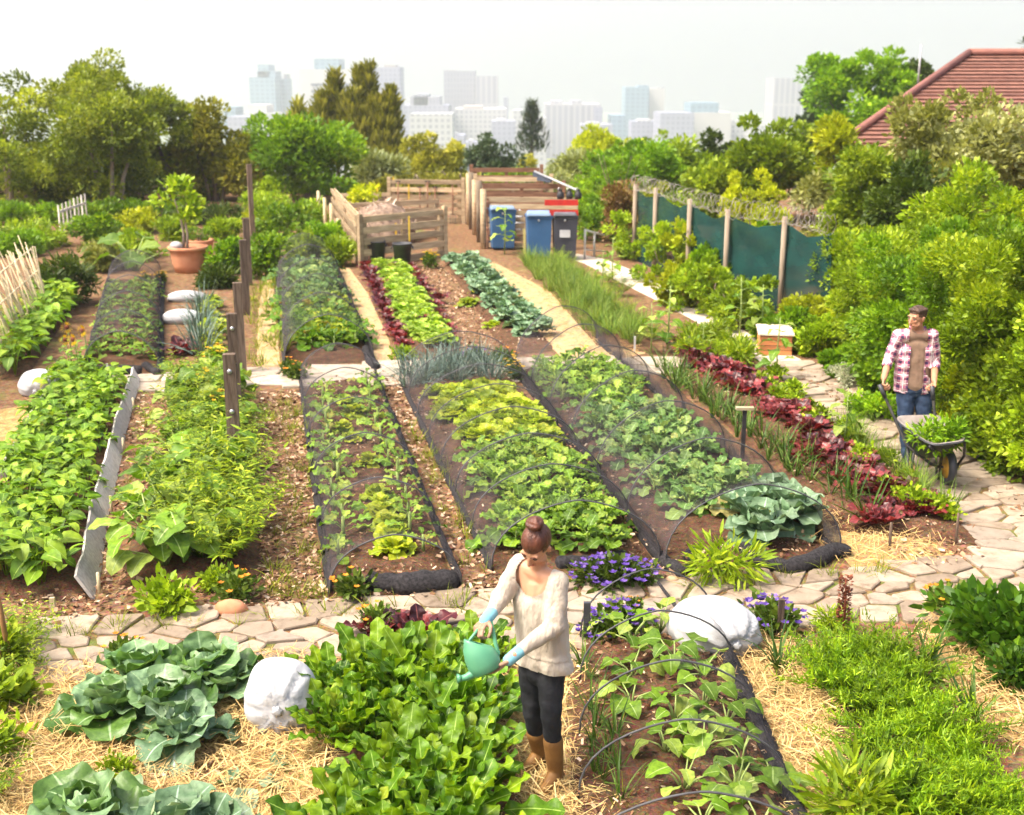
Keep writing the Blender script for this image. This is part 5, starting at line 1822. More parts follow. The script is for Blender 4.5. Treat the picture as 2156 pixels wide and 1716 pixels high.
M_darkmetal = surf('dark_metal', (.03, .03, .035), (.06, .055, .055), 12, rough=.5, metal=.4)

k = 0
for px, top, Y, zt, w in [(482, 745, 12.75, None, .135), (487, 660, 15.0, None, .13), (499, 595, 17.3, None, .13), (511, 505, 21.8, None, .13), (517, 459, 25.0, None, .13), (524, 346, 31.0, None, .12)]:
    T = W(px, top, Y)
    lab = ['nearest weathered wooden post with two bolts, beside the willowy bush', 'weathered wooden post, second nearest in the post row', 'weathered wooden post, third nearest in the post row', 'pale wooden post, fourth nearest in the post row',
           'grey wooden post just before the tallest one', 'tallest farthest wooden post beside the thin tree'][k]
    ob = empty('wooden_post', lab, 'post', (T[0], Y, 0), R(8) + .05 * k, 'wooden posts in a row through the beds')
    mb = MB()
    box(mb, (0, 0, T[2] / 2), (w, w * .75, T[2]), taper=.96)
    mb.obj('timber', M_oldwood, ob, smooth=False)
    if k < 2:
        for dz in (.18, .62):
            mb = MB()
            ellip(mb, (0, -w * .4, T[2] - dz), (.028, .02, .028), 10, 6)
            mb.obj('bolt', M_bolt, ob)
    k += 1

# white boards edging the bean bed


def board(label, p, q, h, lean, grp, name='edging_board'):
    """plank standing on edge from p to q (ground), leaning by lean (m at its top, towards -x)"""
    p, q = np.array(p), np.array(q)
    c = (p + q) / 2
    ob = empty(name, label, 'board', (c[0], c[1], 0), group=grp)
    d = nrm(q - p)
    up = nrm(np.array([-lean, 0, h]))
    mb = MB()
    n = 8
    V = []
    x = nrm(np.cross(d, up))
    for i in range(n + 1):
        t = i / n
        b_ = p + (q - p) * t - c + np.array([random.uniform(-.012, .012), 0, random.uniform(-.012, .012)])
        hh = math.hypot(h, lean) * random.uniform(.985, 1.015)
        for o, s in ((0, -1), (hh, -1), (hh, 1), (0, 1)):
            V.append(b_ + up * o + x * s * .012)
    F = []
    for i in range(n):
        for j in range(4):
            F.append([i * 4 + j, (i + 1) * 4 + j, (i + 1) * 4 + (j + 1) % 4, i * 4 + (j + 1) % 4])
    F += [[0, 1, 2, 3], [n * 4 + 3, n * 4 + 2, n * 4 + 1, n * 4]]
    mb.add(V, F, 0, random.random())
    mb.obj('plank', M_greyboard, ob, smooth=False)
    mb = MB()
    sp_ = p + (q - p) * .06 - c + np.array([.035, 0, 0])
    tube(mb, [sp_ + [0, 0, -.05], sp_ + [0, 0, h * .9]], .014, 6)
    mb.obj('peg', M_reed, ob)


GB = 'white boards edging the bean bed'
ends = [(199, 1262), (226, 1090), (253, 960), (275, 870), (293, 800)]
labs = ['nearest leaning white board with pointed end at the bean bed front', 'white weathered board, second nearest along the bean bed', 'white weathered board, third nearest along the bean bed', 'farthest white board along the bean bed by the cross path']
for i in range(4):
    p, q = G(*ends[i]), G(*ends[i + 1])
    board(labs[i], p, q + (p - q) * -.01 + np.array([.012 * (i % 2), 0, 0]), [.21, .205, .20, .195][i], [.13, .115, .10, .085][i], GB)
board('white board along the left side of the bean bed', G(15, 1015), G(70, 905), .2, .03, GB)
board('white board at the far left corner of the bean bed', G(72, 902), G(112, 842), .2, .03, GB)


def stake(label, px, base, top, r, mat, name='stake', flat=False, cap=None, lean=0.0):
    g = G(px, base)
    T = W(px, top, g[1])
    ob = empty(name, label, 'stake', g)
    mb = MB()
    if flat:
        box(mb, (0, 0, T[2] / 2), (r * 2, r * 1.4, T[2]))
    else:
        tube(mb, [(0, 0, -.05), (lean * .5, 0, T[2] * .5), (lean, 0, T[2])], [r, r, r * .85], 7)
    mb.obj('shaft', mat, ob, smooth=not flat)
    if cap:
        mb = MB()
        box(mb, (0, 0, T[2] + .012), cap)
        mb.obj('cap', M_reed, ob, smooth=False)
    return ob


stake('short pale stake in the soil before the bean bed', 113, 1293, 1258, .02, M_reed, flat=True)
stake('square black stake at the far end of the open front net', 1235, 1345, 1268, .026, M_blackp, flat=True)
stake('grey slat stake beside the violas behind the large white sack', 1641, 1345, 1262, .022, M_oldwood, flat=True)
stake('dark stake with pale wooden cross top in the red lettuces', 1563, 965, 862, .022, M_darkmetal, flat=True, cap=(.2, .07, .03))
stake('short brown stick standing in the straw before the red lettuces', 1872, 1158, 1100, .014, M_oldwood)
stake('thin brown stick at the end of the red lettuce row', 2012, 1145, 1080, .013, M_oldwood)
stake('small white plant marker at the near end of the chives', 1336, 742, 708, .014, M_white, flat=True)
stake('small white marker stake before the far left net', 203, 800, 770, .014, M_white, flat=True)
stake('small white marker stake leaning on the black net roll at far left', 228, 795, 765, .012, M_white, flat=True)
stake('brown bamboo pole at the left picture edge', 5, 1425, 1170, .022, surf('brown_pole', (.22, .11, .04), (.34, .18, .07), 9), name='bamboo_pole', lean=-.04)
stake('darker bamboo pole right of the one at the left edge', 24, 1405, 1210, .02, surf('brown_pole', (.22, .11, .04)), name='bamboo_pole', lean=-.05)

# stones
for nm, lab, px, py, s, mt in [('orange_brick', 'rounded orange brick lying at the edge of the stone path', 487, 1290, (.13, .07, .085), M_terra), ('white_stone', 'small white stone left of the orange brick', 437, 1288, (.05, .04, .05), M_stone),
                               ('round_stone', 'small tan stone beside the short black net roll', 1415, 1226, (.06, .045, .045), surf('tan_stone', (.5, .33, .2), (.42, .27, .17), 6)), ('flat_stone', 'pale stepping stone behind the watering can', 1060, 1385, (.17, .13, .05), M_stone)]:
    mb = MB()
    ellip(mb, (0, 0, s[2] * .35), s, 14, 8, fn=lambda V: V * (1 + .08 * np.sin(V[:, :1] * 7 + 1) * np.cos(V[:, 1:2] * 6)))
    tag(mb.obj(nm, mt, loc=G(px, py)), lab, 'brick' if 'brick' in nm else 'stone')

# ------------------------------------------------------------------ insect net tunnels
nm_, nt_, out_ = nodes('insect_net')
tr_ = nt_.nodes.new('ShaderNodeBsdfTransparent')
df_ = nn(nt_, 'ShaderNodeBsdfDiffuse')
df_.inputs['Color'].default_value = (.075, .068, .075, 1)
tc_ = nt_.nodes.new('ShaderNodeTexCoord')
nz_ = nn(nt_, 'ShaderNodeTexNoise', Scale=5.0, Detail=5.0)
nt_.links.new(tc_.outputs['Object'], nz_.inputs['Vector'])
at_ = nn(nt_, 'ShaderNodeAttribute', attribute_name='tint')
mr_ = nn(nt_, 'ShaderNodeMapRange')
mr_.inputs[1].default_value = .3
mr_.inputs[2].default_value = .7
mr_.inputs[3].default_value = .7
mr_.inputs[4].default_value = 1.35
nt_.links.new(nz_.outputs[0], mr_.inputs[0])
mu_ = nn(nt_, 'ShaderNodeMath', operation='MULTIPLY')
nt_.links.new(at_.outputs['Fac'], mu_.inputs[0])
nt_.links.new(mr_.outputs[0], mu_.inputs[1])
mx_ = nn(nt_, 'ShaderNodeMixShader')
nt_.links.new(mu_.outputs[0], mx_.inputs[0])
nt_.links.new(tr_.outputs[0], mx_.inputs[1])
nt_.links.new(df_.outputs[0], mx_.inputs[2])
nt_.links.new(mx_.outputs[0], out_.inputs[0])
M_net = nm_
M_hoop = surf('hoop_pipe', (.05, .05, .055), (.08, .08, .085), 8, rough=.6)


def lumpy_roll(mb, pts, r, n=26):
    pts = np.array(pts, float)
    t = np.linspace(0, 1, len(pts))
    tt = np.linspace(0, 1, n)
    P = np.stack([np.interp(tt, t, pts[:, i]) for i in range(3)], 1)
    P += rng.normal(size=P.shape) * r * .03
    rad = r * (1 + .13 * np.sin(tt * 7 + random.random() * 6) + .05 * np.sin(tt * 31) + rng.normal(size=n) * .015)
    rad[0] *= .6
    rad[-1] *= .6
    P[:, 2] = np.maximum(P[:, 2], r * .55)
    tube(mb, P, np.maximum(rad, r * .4), 9)


def tunnel(label, FL, FR, BR, BL, h, nh, a=.16, side=(.34, .34), t0=0.0, hem=(.035, .035), hoops=True, skew=0.0, cover=(0, 1)):
    """net stretched over hoops; a = density of one layer on top, side = density low on the left / right walls where it bunches"""
    c = [G(*p) for p in (FL, FR, BR, BL)]
    o = (c[0] + c[1]) / 2
    ob = empty('net_tunnel', label, 'garden net', o, group='black insect nets on hoops over the beds')

    def arc(t, u, sag=0.0):
        l, r_ = c[0] + (c[3] - c[0]) * t, c[1] + (c[2] - c[1]) * t
        th = math.pi * u
        x = .5 - .5 * math.cos(th) * (abs(math.cos(th)) ** .35 if abs(math.cos(th)) > 1e-6 else 0) / max(1e-6, 1)
        z = h * (math.sin(th) ** .75 if 0 < u < 1 else 0)
        p = l + (r_ - l) * x
        return np.array([p[0], p[1], z * (1 - sag) + .015]) - o
    mb = MB()
    nv, nu = 46, 22
    V, T = [], []
    for j in range(nv + 1):
        t = t0 + (1 - t0) * j / nv
        f = (t * (nh - 1)) % 1.0
        sag = .10 * math.sin(math.pi * f) ** 2
        for i in range(nu + 1):
            u = cover[0] + (cover[1] - cover[0]) * i / nu
            p = arc(t, u, sag)
            p += np.array([random.gauss(0, .008), random.gauss(0, .008), 0]) * (0 < u < 1)
            V.append(p)
            e = abs(2 * u - 1)
            T.append(a + (side[0] if u < .5 else side[1]) * max(0, (e - .5) / .5) ** 1.2 + .22 * max(0, math.cos(2 * math.pi * f)) ** 12 + random.uniform(-.03, .03))
    F = [[j * (nu + 1) + i, j * (nu + 1) + i + 1, (j + 1) * (nu + 1) + i + 1, (j + 1) * (nu + 1) + i] for j in range(nv) for i in range(nu)]
    mb.add(V, np.array(F), 0, np.clip(T, 0, .95))
    mb.obj('netting', M_net, ob)
    for i in range(nh):
        t = t0 + (1 - t0) * i / (nh - 1)
        mb = MB()
        tube(mb, [arc(t, u) - np.array([0, 0, .004]) for u in np.linspace(0, 1, 22)], .0068, 6)
        if hoops:
            mb.obj('hoop', M_hoop, ob)
    for s, (p, q) in enumerate(((c[0], c[3]), (c[1], c[2]))):
        if hem[s]:
            mb = MB()
            p = p + (q - p) * t0
            lumpy_roll(mb, [p - o, (p + q) / 2 - o, q - o], hem[s], 40)
            mb.obj('hem', M_black, ob)
    return ob, o


def roll(ob, o, pix, r, name='net_roll'):
    mb = MB()
    lumpy_roll(mb, [G(*p) - o + np.array([0, 0, r * .7]) for p in pix], r, 24)
    mb.obj(name, M_black, ob)


ob, o = tunnel('front left net tunnel over two lines of young kale', (695, 1252), (972, 1240), (790, 790), (632, 802), .50, 6, .10, (.55, .68), hem=(.035, .03))
roll(ob, o, [(772, 1240), (860, 1246), (965, 1236)], .095)
ob, o = tunnel('centre net tunnel over green kale and yellow lettuces', (1035, 1205), (1390, 1188), (1078, 775), (842, 800), .62, 8, .085, (.42, .62), hem=(.035, .03))
roll(ob, o, [(1170, 1196), (1240, 1192), (1320, 1180)], .06)
roll(ob, o, [(1375, 1165), (1405, 1195), (1435, 1212), (1462, 1203)], .055)
ob, o = tunnel('right net tunnel over broccoli with big cabbages at its end', (1400, 1195), (1770, 1172), (1255, 718), (1085, 770), .72, 7, .09, (.45, .72), hem=(.055, .03))
roll(ob, o, [(1560, 1160), (1590, 1192), (1660, 1208), (1715, 1192), (1750, 1172), (1790, 1170)], .075)
roll(ob, o, [(1475, 1165), (1455, 1178), (1450, 1190)], .06)
ob, o = tunnel('back left net tunnel with dark left side near the post row', (600, 772), (788, 764), (704, 556), (578, 568), .75, 6, .17, (.75, .5), hem=(.04, .04))
roll(ob, o, [(770, 740), (780, 768), (795, 780)], .07)
ob, o = tunnel('far left net tunnel beside the sunflowers and white sacks', (176, 788), (338, 786), (342, 586), (230, 590), .62, 6, .22, (.6, .65), hem=(.04, .05))
roll(ob, o, [(185, 788), (240, 790), (300, 788)], .085)
roll(ob, o, [(305, 775), (322, 785), (334, 792)], .06)
ob, o = tunnel('open front net pulled back over squash plants beside the woman', (1215, 1850), (1735, 1850), (1500, 1318), (1222, 1345), .52, 5, .06, (.06, .85), hem=(0, .06), cover=(.52, 1))
mb = MB()
tube(mb, [W(1385, 1225, 9.55) - o, G(1440, 1300) - o, G(1490, 1330, .1) - o, W(1470, 1310, 9.2) - o], [.012, .02, .02, .008], 7)
mb.obj('net_cord', M_black, ob)

# ------------------------------------------------------------------ white sacks


def sack(label, px, base, w, d, h, rz=0.0, gather=(0, -1, -.1), grp=None, pl=.05, pointed=0.0, knot=True):
    g = G(px, base)
    ob = empty('white_sack', label, 'sack', (g[0], g[1] + d * .45, 0), rz, grp)
    gv = nrm(np.array(gather, float))
    ax = nrm(np.cross(gv, [0.3, 0.2, 1]))
    ay = np.cross(gv, ax)
    f = [random.uniform(2, 5) for _ in range(4)]

    def fn(V):
        c = V @ gv
        phi = np.arctan2(V @ ay, V @ ax)
        wgt = np.clip((c + .1) / 1.1, 0, 1) ** 1.2
        r = 1 + pl * wgt * (np.sin(phi * 11 + 1) * .6 + np.sin(phi * 17) * .5) + .03 * np.sin(V[:, 0] * f[0] + f[1]) * np.cos(V[:, 1] * f[2]) + .02 * np.sin(V[:, 2] * 5 + V[:, 0] * 4)
        if pointed:
            r = r * (1 + pointed * np.clip(np.abs(V[:, 0]) - .5, 0, 1))
        dimple = np.clip((c - .93) / .07, 0, 1)
        r = r * (1 - .12 * dimple)
        o_ = V * r[:, None]
        o_[:, 2] = np.where(o_[:, 2] < -.55, -.55 + (o_[:, 2] + .55) * .1, o_[:, 2])
        return o_
    mb = MB()
    ellip(mb, (0, 0, h * .36), (w / 2, d / 2, h * .64), 56, 28, fn=fn)
    mb.obj('bag', M_white, ob)
    if knot:
        mb = MB()
        p0 = gv * np.array([w / 2, d / 2, h * .62]) * .88 + np.array([0, 0, h * .36])
        ellip(mb, p0 + gv * .015, (.035, .03, .035), 12, 8, fn=lambda V: V * (1 + .25 * np.sin(np.arctan2(V[:, 2:3], V[:, 0:1]) * 6)))
        mb.obj('tied_neck', M_white, ob)
    return ob


SG = 'white sacks used as weights'
sack('round white sack tied shut on the straw left of the chard', 584, 1552, .50, .46, .46, 0, (.05, -1, .10), SG, .10)
sack('largest white sack lying behind the open front net', 1512, 1388, .70, .56, .37, R(-22), (.7, -.75, -.1), SG, .09)
sack('white pointed sack with dark tie at the left end of the bean bed', 72, 838, .48, .55, .34, R(20), (-.3, -1, -.2), SG, .05, .3)
sack('nearer flat white sack on the soil beside the leek clump', 378, 684, .62, .45, .24, R(6), (-1, -.2, 0), SG, .03, .35, False)
sack('farther flat white sack behind the other one by the leeks', 388, 637, .66, .4, .20, R(10), (-1, -.1, 0), SG, .03, .35, False)
sack('small white sack cut by the left picture edge', -8, 1010, .22, .22, .18, 0, (0, -1, 0), SG, .05, 0, False)

# ------------------------------------------------------------------ reed trellis at left
g0, g1 = G(116, 662), G(-90, 905)
ob = empty('reed_trellis', 'leaning trellis of pale dry reeds at the left edge above the beans', 'trellis', (g0 + g1) / 2)
mb = MB()
o = (g0 + g1) / 2
for i in range(64):
    t = i / 63 + random.uniform(-.012, .012)
    b_ = g0 + (g1 - g0) * t - o
    top = b_ + np.array([-.42 + random.uniform(-.12, .12), .1 + random.uniform(-.3, .3), 1.28 + random.uniform(-.12, .2)])
    tube(mb, [b_ + [0, 0, -.03], (b_ + top) / 2 + rng.normal(size=3) * .02, top], [.013, .012, .008], 5, 0, random.random())
for zf in (.3, .62, .9):
    a, c = g0 - o, g1 - o
    tube(mb, [a + np.array([-.40, .1, 1.28]) * zf, c + np.array([-.40, .1, 1.28]) * zf], .013, 5, 0, .7)
for i in range(12):
    t = random.random() * .9
    a = g0 + (g1 - g0) * t - o
    c = g0 + (g1 - g0) * (t + .12) - o + np.array([-.42, .1, 1.28])
    tube(mb, [a, c], .011, 5, 0, random.random())
mb.obj('reeds', M_reed, ob)

# ------------------------------------------------------------------ terracotta pots
def pot(label, px, base, w, h, taper=.72, rings=True):
    g = G(px, base)
    ob = empty('terracotta_pot', label, 'plant pot', g)
    r = w / 2
    mb = MB()
    lathe(mb, [(r * taper, 0), (r * (taper + .1), h * .3), (r * .88, h * .62), (r * .95, h * .86), (r * 1.0, h * .87), (r * 1.02, h), (r * .9, h), (r * .86, h * .82), (0.01, h * .8)], 28)
    mb.obj('bowl', M_terra, ob)
    mb = MB()
    lathe(mb, [(r * .84, h * .82), (r * .5, h * .9), (0.01, h * .92)], 20)
    mb.obj('soil', M_soil, ob)
    return ob, g, h


ob, g, h = pot('large terracotta pot with small tree beside the herb hedges', 400, 572, .86, .56)
ob2, g2, h2 = pot('smaller terracotta pot with clipped green dome behind the large one', 424, 545, .62, .45)
t_ = empty('potted_tree', 'small fig like tree with pale trunk growing in the large terracotta pot', 'potted tree', (g[0] - .05, g[1], h * .85))
mb = MB()
crown(mb, [(-.35, 0, 1.05, .25, .25, .18), (.0, 0, 1.25, .28, .25, .2), (.12, 0, .95, .2, .2, .22), (-.1, .05, 1.4, .18, .18, .14), (.15, 0, .7, .16, .16, .15)], 22, 420, QUADLEAF, .13, .15)
mb.obj('crown', L_mid, t_)
mb = MB()
for a in (-.05, .03):
    tube(mb, [(a, 0, 0), (a + .02, 0, .35), (-.02 + a, 0, .7), (a * 4, 0, 1.15)], [.035, .028, .025, .01], 7)
mb.obj('trunk', M_bark_pale, t_)
d_ = shrub('clipped green dome plant growing in the smaller terracotta pot', g2, .5, .36, L_bright, leaf=.05, nleaf=900, csize=.06, name='potted_shrub')
d_.location.z = h2 * .85
mb = MB()
ellip(mb, (-.22, -.15, .1), (.14, .12, .1), 12, 8)
tag(mb.obj('grey_stone', surf('grey_stone', (.35, .33, .33), (.45, .43, .42), 8), loc=(g[0], g[1], h * .86)), 'grey stone lying on the soil of the large terracotta pot', 'stone')

# ------------------------------------------------------------------ picket gate between hedges
g = G(128, 492)
ob = empty('picket_gate', 'short run of pale pickets among the hedges at left', 'picket fence', g)
q = W(184, 470, g[1] + 2.2)
mb, mr = MB(), MB()
for i in range(8):
    t = i / 7
    p = np.array([(q[0] - g[0]) * t, 2.2 * t, 0])
    box(mb, p + [0, 0, .38 + .05 * t], (.07, .025, .76 + .1 * t), R(-50), tint=random.random())
beam(mr, (0, .02, .2), (q[0] - g[0], 2.22, .2), .03, .06)
beam(mr, (0, .02, .58), (q[0] - g[0], 2.22, .6), .03, .06)
mb.obj('pickets', M_greyboard, ob, smooth=False)
mr.obj('rail', M_greyboard, ob, smooth=False)

# ------------------------------------------------------------------ pallet compost bins


def pallet(label, A, B, h, n, mat, sh=.10, posts=True, gap=None, z0=.08, name='pallet_wall', ph=None, thick=.10, grp='pallet walls of the compost bins'):
    A, B = np.array(A, float), np.array(B, float)
    c = (A + B) / 2
    L = np.linalg.norm((B - A)[:2])
    rz = math.atan2(B[1] - A[1], B[0] - A[0])
    ob = empty(name, label, 'pallet', (c[0], c[1], 0), rz, grp)
    mb = MB()
    for i in range(n):
        z = z0 + (h - z0 - sh / 2) * i / (n - 1)
        for s in (-1, 1):
            box(mb, (random.uniform(-.02, .02), s * thick / 2, z), (L + random.uniform(-.04, .04), .022, sh * random.uniform(.9, 1.1)))
    mb.obj('slats', mat, ob, smooth=False)
    for x in (-L * .47, 0, L * .47):
        mb = MB()
        box(mb, (x, 0, h / 2), (.09, thick - .025, h * .98))
        mb.obj('stringer', mat, ob, smooth=False)
    if posts:
        for s in (-1, 1):
            mb = MB()
            box(mb, (s * (L / 2 + .06), -.02, (ph or h * 1.06) / 2), (.1, .1, ph or h * 1.06))
            mb.obj('post', mat, ob, smooth=False)
    return ob


pallet('front pallet wall of the left compost bin behind the black tubs', G(764, 563), G(932, 541), 1.12, 5, M_pallet, .13)
pallet('left side pallet wall of the left compost bin beside the stakes', G(757, 558), G(704, 482), 1.12, 5, M_pallet, .11, posts=False)
pallet('back pallet wall with tools hanging, behind the left compost bin', G(826, 468), G(972, 470), 1.22, 6, M_pallet, .12)
pallet('low pallet wall behind the green heap of the left compost bin', G(712, 470), G(822, 468), .85, 4, M_pallet, .1, posts=False)
for i, (px, base, top) in enumerate([(673, 478, 402), (686, 490, 416), (700, 505, 428), (714, 525, 460)]):
    stake(f'pale round stake beside the left compost bin, {ORD[i]} from the trees', px, base, top, .05, M_reed, name='round_stake')['group'] = 'round stakes beside the compost bin'
# compost heap
ga, gb = G(760, 545), G(800, 480)
c = (G(764, 555) + G(930, 535) + G(826, 475) + G(712, 478)) / 4
mb = MB()
ellip(mb, (0, 0, .25), (.85, 2.0, .72), 30, 16, fn=lambda V: V * (1 + .07 * np.sin(V[:, :1] * 9) * np.cos(V[:, 1:2] * 11)))
ob = empty('compost_heap', 'heap of dry grey brown compost inside the left pallet bin', 'compost', (c[0], c[1] - .2, 0))
mb.obj('mound', surf('compost', (.13, .08, .05), (.30, .21, .15), 7, bump=1.0, bscale=20), ob)
mb = MB()
n = 900
P = rdirs(n) * np.array([.85, 2.0, .72]) + [0, 0, .27]
P = P[P[:, 2] > .3]
n = len(P)
place(mb, STRAW_T, P, dirs(rng.random(n) * 6.28, rng.normal(size=n) * .4), rng.uniform(.12, .32, n), 0, 2.0)
mb.obj('dry_stalks', tint_mat('compost_bits', [(0, (.16, .09, .06)), (.5, (.46, .34, .26)), (1, (.68, .60, .52))]), ob, smooth=False)
g = G(752, 490)
d_ = shrub('fresh yellow green cuttings heaped at the back of the left compost bin', (g[0] + .25, g[1] - .3), 1.1, .5, L_yellow, leaf=.12, nleaf=900, csize=.14, name='green_cuttings', cat='cuttings', stalk=False)
d_.location.z = .78
pallet('inner pallet divider half buried in the compost heap', G(730, 512), G(925, 500), 1.0, 5, M_pallet, .11, posts=False)
# yellow tape strips hanging on pallets
M_yel = surf('yellow_paint', (.72, .48, .04), (.62, .40, .03), 4, rough=.6)
for i, (px, top, bot, Y) in enumerate([(829, 372, 408, 35.9), (861, 388, 420, 35.8), (905, 400, 440, 35.8), (794, 396, 404, 33), (862, 455, 508, 28.0), (834, 470, 505, 28.4)]):
    T, Bt = W(px, top, Y), W(px, bot, Y)
    mb = MB()
    box(mb, (0, 0, (T[2] - Bt[2]) / 2), (.035, .02, T[2] - Bt[2]))
    tag(mb.obj('yellow_strip', M_yel, smooth=False, loc=Bt), ['yellow strip at the left end of the back pallet wall', 'yellow strip in the middle of the back pallet wall', 'yellow strip low on the back pallet wall', 'short yellow strip on the low pallet wall', 'yellow strip hanging on the front pallet wall', 'pale yellow strip left on the front pallet wall'][i], 'yellow strip', 'yellow strips on the pallets')
for i, px in enumerate((838, 884, 900, 916, 953)):
    T, Bt = W(px, 382 + (i % 2) * 12, 35.7), W(px, 462, 35.7)
    ob = empty('garden_fork', f'dark handled garden fork leaning on the back pallet wall, {ORD[i]} from left', 'garden fork', (T[0], 35.7, 0), group='garden forks on the back pallet wall')
    mb = MB()
    hh = T[2]
    tube(mb, [(0, -.15, .25), (0, 0, hh)], .02, 6)
    mb.obj('handle', M_brownplank, ob)
    mb = MB()
    for x in (-.07, 0, .07):
        tube(mb, [(x, -.22, 0), (x, -.15, .27)], .008, 5)
    beam(mb, (-.08, -.15, .27), (.08, -.15, .27), .02, .02)
    mb.obj('tines', M_darkmetal, ob)
    mb = MB()
    beam(mb, (-.07, 0, hh), (.07, 0, hh), .03, .035)
    mb.obj('grip', M_darkmetal, ob, smooth=False)
# black tubs
for i, (px, base, w) in enumerate([(794, 561, .38), (847, 566, .42)]):
    g = G(px, base)
    ob = empty('black_tub', ['left black plastic tub before the front pallet wall', 'right black plastic tub before the front pallet wall'][i], 'tub', (g[0], g[1] + .1, 0), group='black tubs at the compost bin')
    mb = MB()
    lathe(mb, [(w * .40, 0), (w * .5, .53), (w * .53, .535), (w * .53, .56), (w * .49, .56), (w * .39, .04), (.01, .04)], 24)
    mb.obj('body', M_blackp, ob)
    for s in (-1, 1):
        mb = MB()
        tube(mb, [(s * w * .5, -.07, .5), (s * w * .58, -.05, .44), (s * w * .58, .05, .44), (s * w * .5, .07, .5)], .012, 6)
        mb.obj('handle', M_blackp, ob)

# right box: stacked planks with round posts on its left side


def plankwall(label, A, B, h, n, mat, name='plank_wall', z0=.02):
    A, B = np.array(A, float), np.array(B, float)
    c = (A + B) / 2
    L = np.linalg.norm((B - A)[:2])
    ob = empty(name, label, 'plank wall', (c[0], c[1], 0), math.atan2(B[1] - A[1], B[0] - A[0]), 'plank walls of the right compost bin')
    mb = MB()
    sh = (h - z0) / n
    for i in range(n):
        box(mb, (random.uniform(-.03, .03), random.uniform(-.008, .008), z0 + sh * (i + .5)), (L + random.uniform(-.05, .05), .04, sh - .04))
    mb.obj('planks', mat, ob, smooth=False)
    return ob


fa, fb = G(1030, 524), G(1216, 526)
ba, bb = G(998, 474), G(1135, 474)
plankwall('front wall of pale planks behind the wheelie bins', fa, fb, 1.28, 8, M_pallet)
pallet('brown slatted divider behind the pale front plank wall', fa + (ba - fa) * .4, fb + (bb - fb) * .4, 1.42, 7, M_brownplank, .12, name='pallet_divider')
pallet('second brown slatted divider deep inside the right compost bin', fa + (ba - fa) * .72, fb + (bb - fb) * .72, 1.46, 7, M_pallet, .12, name='pallet_divider')
pallet('farthest brown slatted wall of the right compost bin', ba, bb, 1.6, 8, M_brownplank, .12, name='pallet_divider')
plankwall('left side plank wall with round posts at the bin entrance', fa + np.array([-.02, 0, 0]), ba + np.array([-.02, 0, 0]), 1.15, 7, M_brownplank)
for i, t in enumerate((0, .25, .55, .8, 1.0)):
    p = fa + (ba - fa) * t + np.array([-.14, 0, 0])
    mb = MB()
    tube(mb, [(0, 0, -.1), (0, 0, 1.45 + .1 * (i % 2))], .075, 8)
    tag(mb.obj('round_post', M_bark if i % 2 else M_pallet, loc=p), f'upright round post on the left side of the plank bin, {ORD[i]} from the front', 'post', 'round posts of the plank bin')
# red slatted crate and three dark pots on it
M_red = surf('red_paint', (.55, .03, .02), (.42, .025, .02), 6, rough=.6)
A, B = W(1146, 424, 28.8), W(1216, 424, 28.8)
ob = empty('red_board', 'red painted board fixed high on the pale plank wall', 'board', (0, 0, 0), group='red boards on the plank wall')
mb = MB()
beam(mb, A + [0, -.3, 0], B + [0, -.3, 0], .03, .13)
mb.obj('plank', M_red, ob, smooth=False)
A2, B2 = W(1156, 445, 28.8), W(1216, 445, 28.8)
ob = empty('red_board', 'lower red painted board just above the black bin', 'board', (0, 0, 0), group='red boards on the plank wall')
mb = MB()
beam(mb, A2 + [0, -.3, 0], B2 + [0, -.3, 0], .03, .13)
mb.obj('plank', M_red, ob, smooth=False)
for i, px in enumerate((1180, 1199, 1217)):
    p = W(px, 419, 28.6)
    ob = empty('dark_jug', f'small dark jug on the red board, {ORD[i]} from left', 'jug', p, group='dark jugs on the red board')
    mb = MB()
    lathe(mb, [(.07, 0), (.085, .06), (.075, .13), (.04, .17), (.035, .2), (.05, .22)], 14)
    mb.obj('body', M_darkmetal, ob)
    mb = MB()
    tube(mb, [(-.06, 0, .14), (-.05, 0, .25), (.05, 0, .25), (.06, 0, .14)], .01, 6)
    mb.obj('handle', M_bolt, ob)
# dark tarp roof edge and white rail
ob = empty('tarpaulin', 'dark blue tarpaulin sheet over the far corner of the plank bin', 'tarpaulin', (0, 0, 0))
mb = MB()
q = [W(1122, 362, 34.5), W(1160, 378, 31.5), W(1160, 385, 31.6), W(1122, 378, 34.4)]
nq = nrm(np.cross(q[1] - q[0], q[3] - q[0])) * .03
mb.add([v for v in q] + [v + nq for v in q], BOXF)
mb.obj('sheet', surf('tarp', (.03, .045, .075), (.05, .07, .11), 9, rough=.5, bump=.4), ob, smooth=False)
mb = MB()
tube(mb, [W(1126, 361, 34.4), W(1216, 401, 28.9)], .03, 8)
tag(mb.obj('white_rail', surf('white_paint', (.36, .36, .37), (.28, .28, .29), 8)), 'white sloping rail along the right side of the plank bin', 'rail')

# wheelie bins


